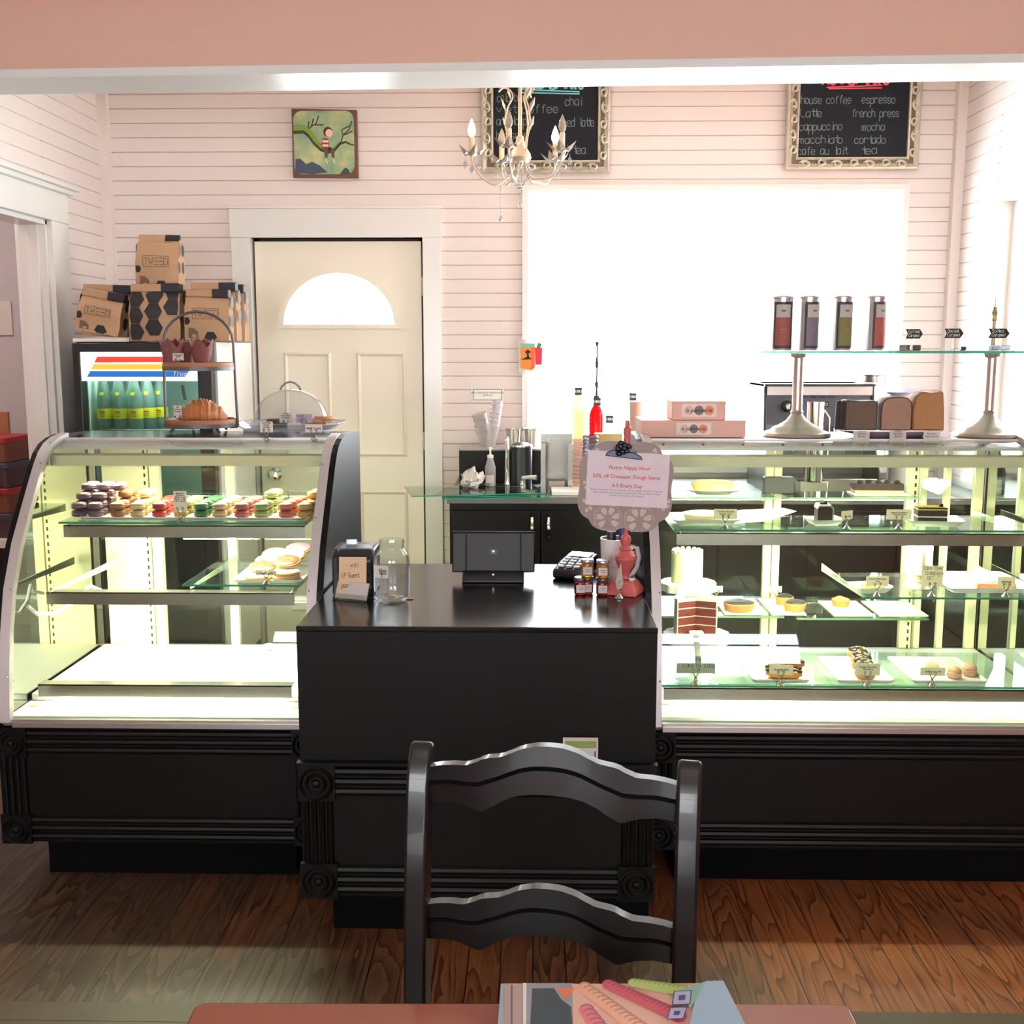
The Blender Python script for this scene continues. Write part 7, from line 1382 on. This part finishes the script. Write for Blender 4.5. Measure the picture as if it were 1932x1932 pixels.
# left rear of middle: white cake on stand, chocolate tarts on boards
q = X_(1303, 3.62); ws = thing('scalloped_cake_stand', 'cream scalloped cake stand at the rear left of the right case', 'cake stand', (q, 3.62, Z2L)); zt5 = at(1300, 1100, 3.60).z - Z2L; m = MB(); n = 64
MB().lathe([(.045, 0), (.03, .008), (.014, .02), (.016, zt5 - .015), (.001, zt5 - .015)], seg=24).build('pedestal', PLT, ws); vs = [((.088 + .005 * abs(math.sin(t * math.pi / n * 14))) * math.cos(2 * math.pi * t / n), (.088 + .005 * abs(math.sin(t * math.pi / n * 14))) * math.sin(2 * math.pi * t / n), z) for z in (zt5 - .026, zt5 - .004, zt5) for t in range(n)]
m.add(vs, [(k * n + t, k * n + (t + 1) % n, (k + 1) * n + (t + 1) % n, (k + 1) * n + t) for k in range(2) for t in range(n)] + [tuple(range(2 * n, 3 * n))]).build('scalloped_plate', PLT, ws)
wc = thing('frosted_cake', 'small tall cream-frosted cake on the scalloped stand at the rear', 'cake', (q - .005, 3.62, Z2L + zt5 + .0005)); hc = at(1300, 1043, 3.6).z - Z2L - zt5; MB().lathe([(.052, 0), (.052, hc - .004), (.046, hc), (.001, hc)], seg=32).build('cake_body', pm('butter_frosting', (238, 232, 184), .5), wc); m = MB()
for k in range(14): MB().ball((.045 * math.cos(k * .449), .045 * math.sin(k * .449), hc + .003), (.008, .008, .007), 8, 6).build('piped_rosette', CREAM, wc)
SH = pm('tart_shell_brown', (176, 124, 70), .7, bump=.3)
for k, (px, Y_, r, lb) in enumerate(((1394, 3.53, .052, 'large chocolate tart on a paper board, left of the middle post'), (1480, 3.62, .030, 'small chocolate tart at rear, immediately left of the post'), (1500, 3.53, .036, 'small chocolate tart before the other one by the post'))):
    tart('chocolate_tart', lb, at(px, 1140, Y_).x, Y_, Z2L + .0045, r, SH, pm('dark_ganache', (26, 17, 16), .6, bump=.4), .032, 'chocolate tarts')
for x0, x1, lb in ((1360, 1440, 'greyish parchment board under the large chocolate tart'), (1448, 1512, 'greyish parchment board under the two small chocolate tarts')):
    a, b = at(x0, 1150, 3.55).x, at(x1, 1150, 3.55).x; o = MB().box(-(b - a) / 2, (b - a) / 2, -.07, .16, 0, .004).build('parchment_board', pm('grey_green_parchment', (206, 208, 176), .7), loc=((a + b) / 2, 3.55, Z2L)); cat_(o, lb, 'board', 'parchment boards')
for px, lb in ((1357, 'blank white price card behind the large chocolate tart'), (1470, 'blank white price card behind the small chocolate tarts')): cardholder((at(px, 1120, 3.66).x, 3.715, Z2L), .042, .022, [], lb, base=.008, stem=.016)
for k, (x0, x1) in enumerate(((1565, 1640), (1650, 1740))):
    a, b = at(x0, 1150, 3.55).x, at(x1, 1150, 3.55).x; o = MB().box(-(b - a) / 2, (b - a) / 2, -.06, .15, 0, .004).build('parchment_board', pm('grey_green_parchment', (206, 208, 176), .7), loc=((a + b) / 2, 3.55, Z2R)); cat_(o, 'greyish parchment board on the low rear shelf, %s of the two right of the post' % ('left', 'right')[k], 'board', 'parchment boards')
tart('brown_tart', 'small brown pastry on the low rear shelf right of the post', at(1590, 1120, 3.6).x, 3.62, Z2R + .0045, .03, SH, SH, .028)
# middle right shelf
q = at(1648, 1115, 3.27).x; o = plate('flat white plate under the lemon meringue tart', 1648, 3.275, ZM2, .055, .05, 10); lm = thing('lemon_meringue_tart', 'lemon meringue tart with white peaks on the middle right shelf', 'tart', (q, 3.275, ZM2 + .0045)); MB().lathe([(.032, 0), (.038, .016), (.036, .017), (.033, .012), (.001, .012)], seg=28).build('tart_shell', pm('golden_shell', (224, 176, 96), .6), lm); MB().lathe([(.034, .012), (.034, .019), (.001, .020)], seg=24).build('lemon_curd', pm('orange_curd', (240, 176, 60), .3), lm); m = MB()
for k in range(7): a = k * 2.4; rr2 = .006 * math.sqrt(k); MB().lathe([(.010, 0), (.009, .008), (.003, .018), (.0003, .024)], (rr2 * math.cos(a), rr2 * math.sin(a), .019), 10).build('meringue_peak', CREAM, lm)
q = at(1738, 1115, 3.30).x; tw_ = thing('champagne_cake_tower', 'tall narrow white cake tower with naked sponge layers near its foot', 'cake', (q, 3.33, ZM2 + .001)); ht = at(1738, 1030, 3.3).z - ZM2
for k, (z0, z1, mt, r_) in enumerate(((0, .012, CREAM, .040), (.012, .022, pm('pale_sponge', (240, 206, 158), .8), .036), (.022, .026, CREAM, .037), (.026, .042, pm('pale_sponge', (240, 206, 158), .8), .035), (.042, ht, CREAM, .038))): MB().lathe([(r_, z0), (r_, z1 - .0015), (r_ - .003, z1)], seg=28).build('cake_tier', mt, tw_)
a, b = at(1790, 1100, 3.26).x, 1.49; tray('white_cake_tray', 'long white tray carrying a coral tart slice on the middle right shelf', a, b, 3.24, 3.50, ZM2 + .0005, mat=PLT, h=.006, rim=.010)
q = at(1878, 1090, 3.30).x; sl = thing('coral_tart_slice', 'long coral-coloured tart slice on the white tray at right', 'tart', (q, 3.30, ZM2 + .007), R(-4)); MB().box(-.058, .058, -.018, .018, 0, .006).build('crust_base', SH, sl, bevel=.001); MB().box(-.057, .057, -.0175, .0175, .006, .015).build('coral_filling', pm('coral_filling', (214, 110, 84), .4), sl, bevel=.001)
for k in range(9): MB().ball((-.02 + k * .009, .004 * (-1) ** k, .018), (.006, .006, .004), 8, 6).build('cream_dot', pm('pale_pink_cream', (240, 208, 196), .5), sl)
YC4 = 3.197
for px, wv, hh, ls, lb, hw_ in ((1654, .066, .030, ['Lemon Meringue', 'Tart'], 'card reading Lemon Meringue Tart on the middle right shelf', None), (1757, .062, .062, ['Cake Tower!', 'Champagne', 'BKY'], 'tall handwritten card reading Cake Tower Champagne on the middle right shelf', .0075), (1897, .052, .030, ['Millefeuille'], 'card at the far right of the middle right shelf', None)):
    cardholder((at(px, 1125, YC4).x, YC4, ZM2), wv, hh, ls, lb, base=.0115, stem=.020, color=tpm('cream_card', (248, 244, 224)), hw=hw_)
# ================================================================== SIDE ROOM THROUGH THE LEFT DOORWAY
YSR = 5.55
a = at(0, 1000, YSR); zt6 = at(10, 1000, YSR).z; sb = thing('side_counter', 'white-topped counter in the side room under the red bins', 'counter', (-3.0, 5.55, 0)); MB().box(-3.9 + 3, -2.32 + 3, -.30, .40, zt6 - .04, zt6).build('counter_top', MELA, sb); MB().box(-3.9 + 3, -2.35 + 3, -.25, .38, 0, zt6 - .04).build('dark_cabinet', PLAS, sb)
RED = pm('red_plastic_lid', (170, 30, 40), .4); ztop = at(20, 820, 5.45).z; hb_ = (ztop - zt6 - .002) / 4
for k in range(4):
    x1_ = at(42 - 0, 900, 5.45).x; root = thing('storage_bin', 'stacked bin with red lid in the side room, %s' % ('bottom one', 'second from bottom', 'third from bottom', 'topmost one')[k], 'bin', (x1_ - .2, 5.45, zt6 + .001 + k * hb_), group='red lidded bins in the side room')
    MB().prism(rrect(-.2, .2, -.15, .15, .03), 'z', 0, hb_ * .78).build('bin_body', pm('bin_plastic_%d' % (k % 2), ((76, 50, 56), (120, 70, 50))[k % 2], .4), root); MB().prism(rrect(-.205, .205, -.155, .155, .03), 'z', hb_ * .74, hb_ * .97).build('lid', RED if k in (3, 1) else pm('blue_grey_lid', (66, 72, 90), .4), root, bevel=.004)
p = at(8, 600, 5.99); o = MB().box(-.20, .04, -.006, 0, -.09, .09).build('pinned_paper', PAPER, loc=(p.x, 5.995, p.z)); cat_(o, 'faint paper sheet pinned on the side room wall', 'paper')
o = MB().box(-.1, .035, 0, .02, 0, .28).build('wooden_board', WOODT, loc=(at(5, 830, 5.7).x, 5.7, ztop + .0)); cat_(o, 'upright wooden board standing above the bins in the side room', 'board'); o.location.z = zt6 + .001; o.scale.z = (at(5, 778, 5.7).z - zt6) / .28
area('side_room_lamp', (-3.1, 4.6, 3.05), (0, 0, 0), .5, .5, 22, (1, .97, .95))
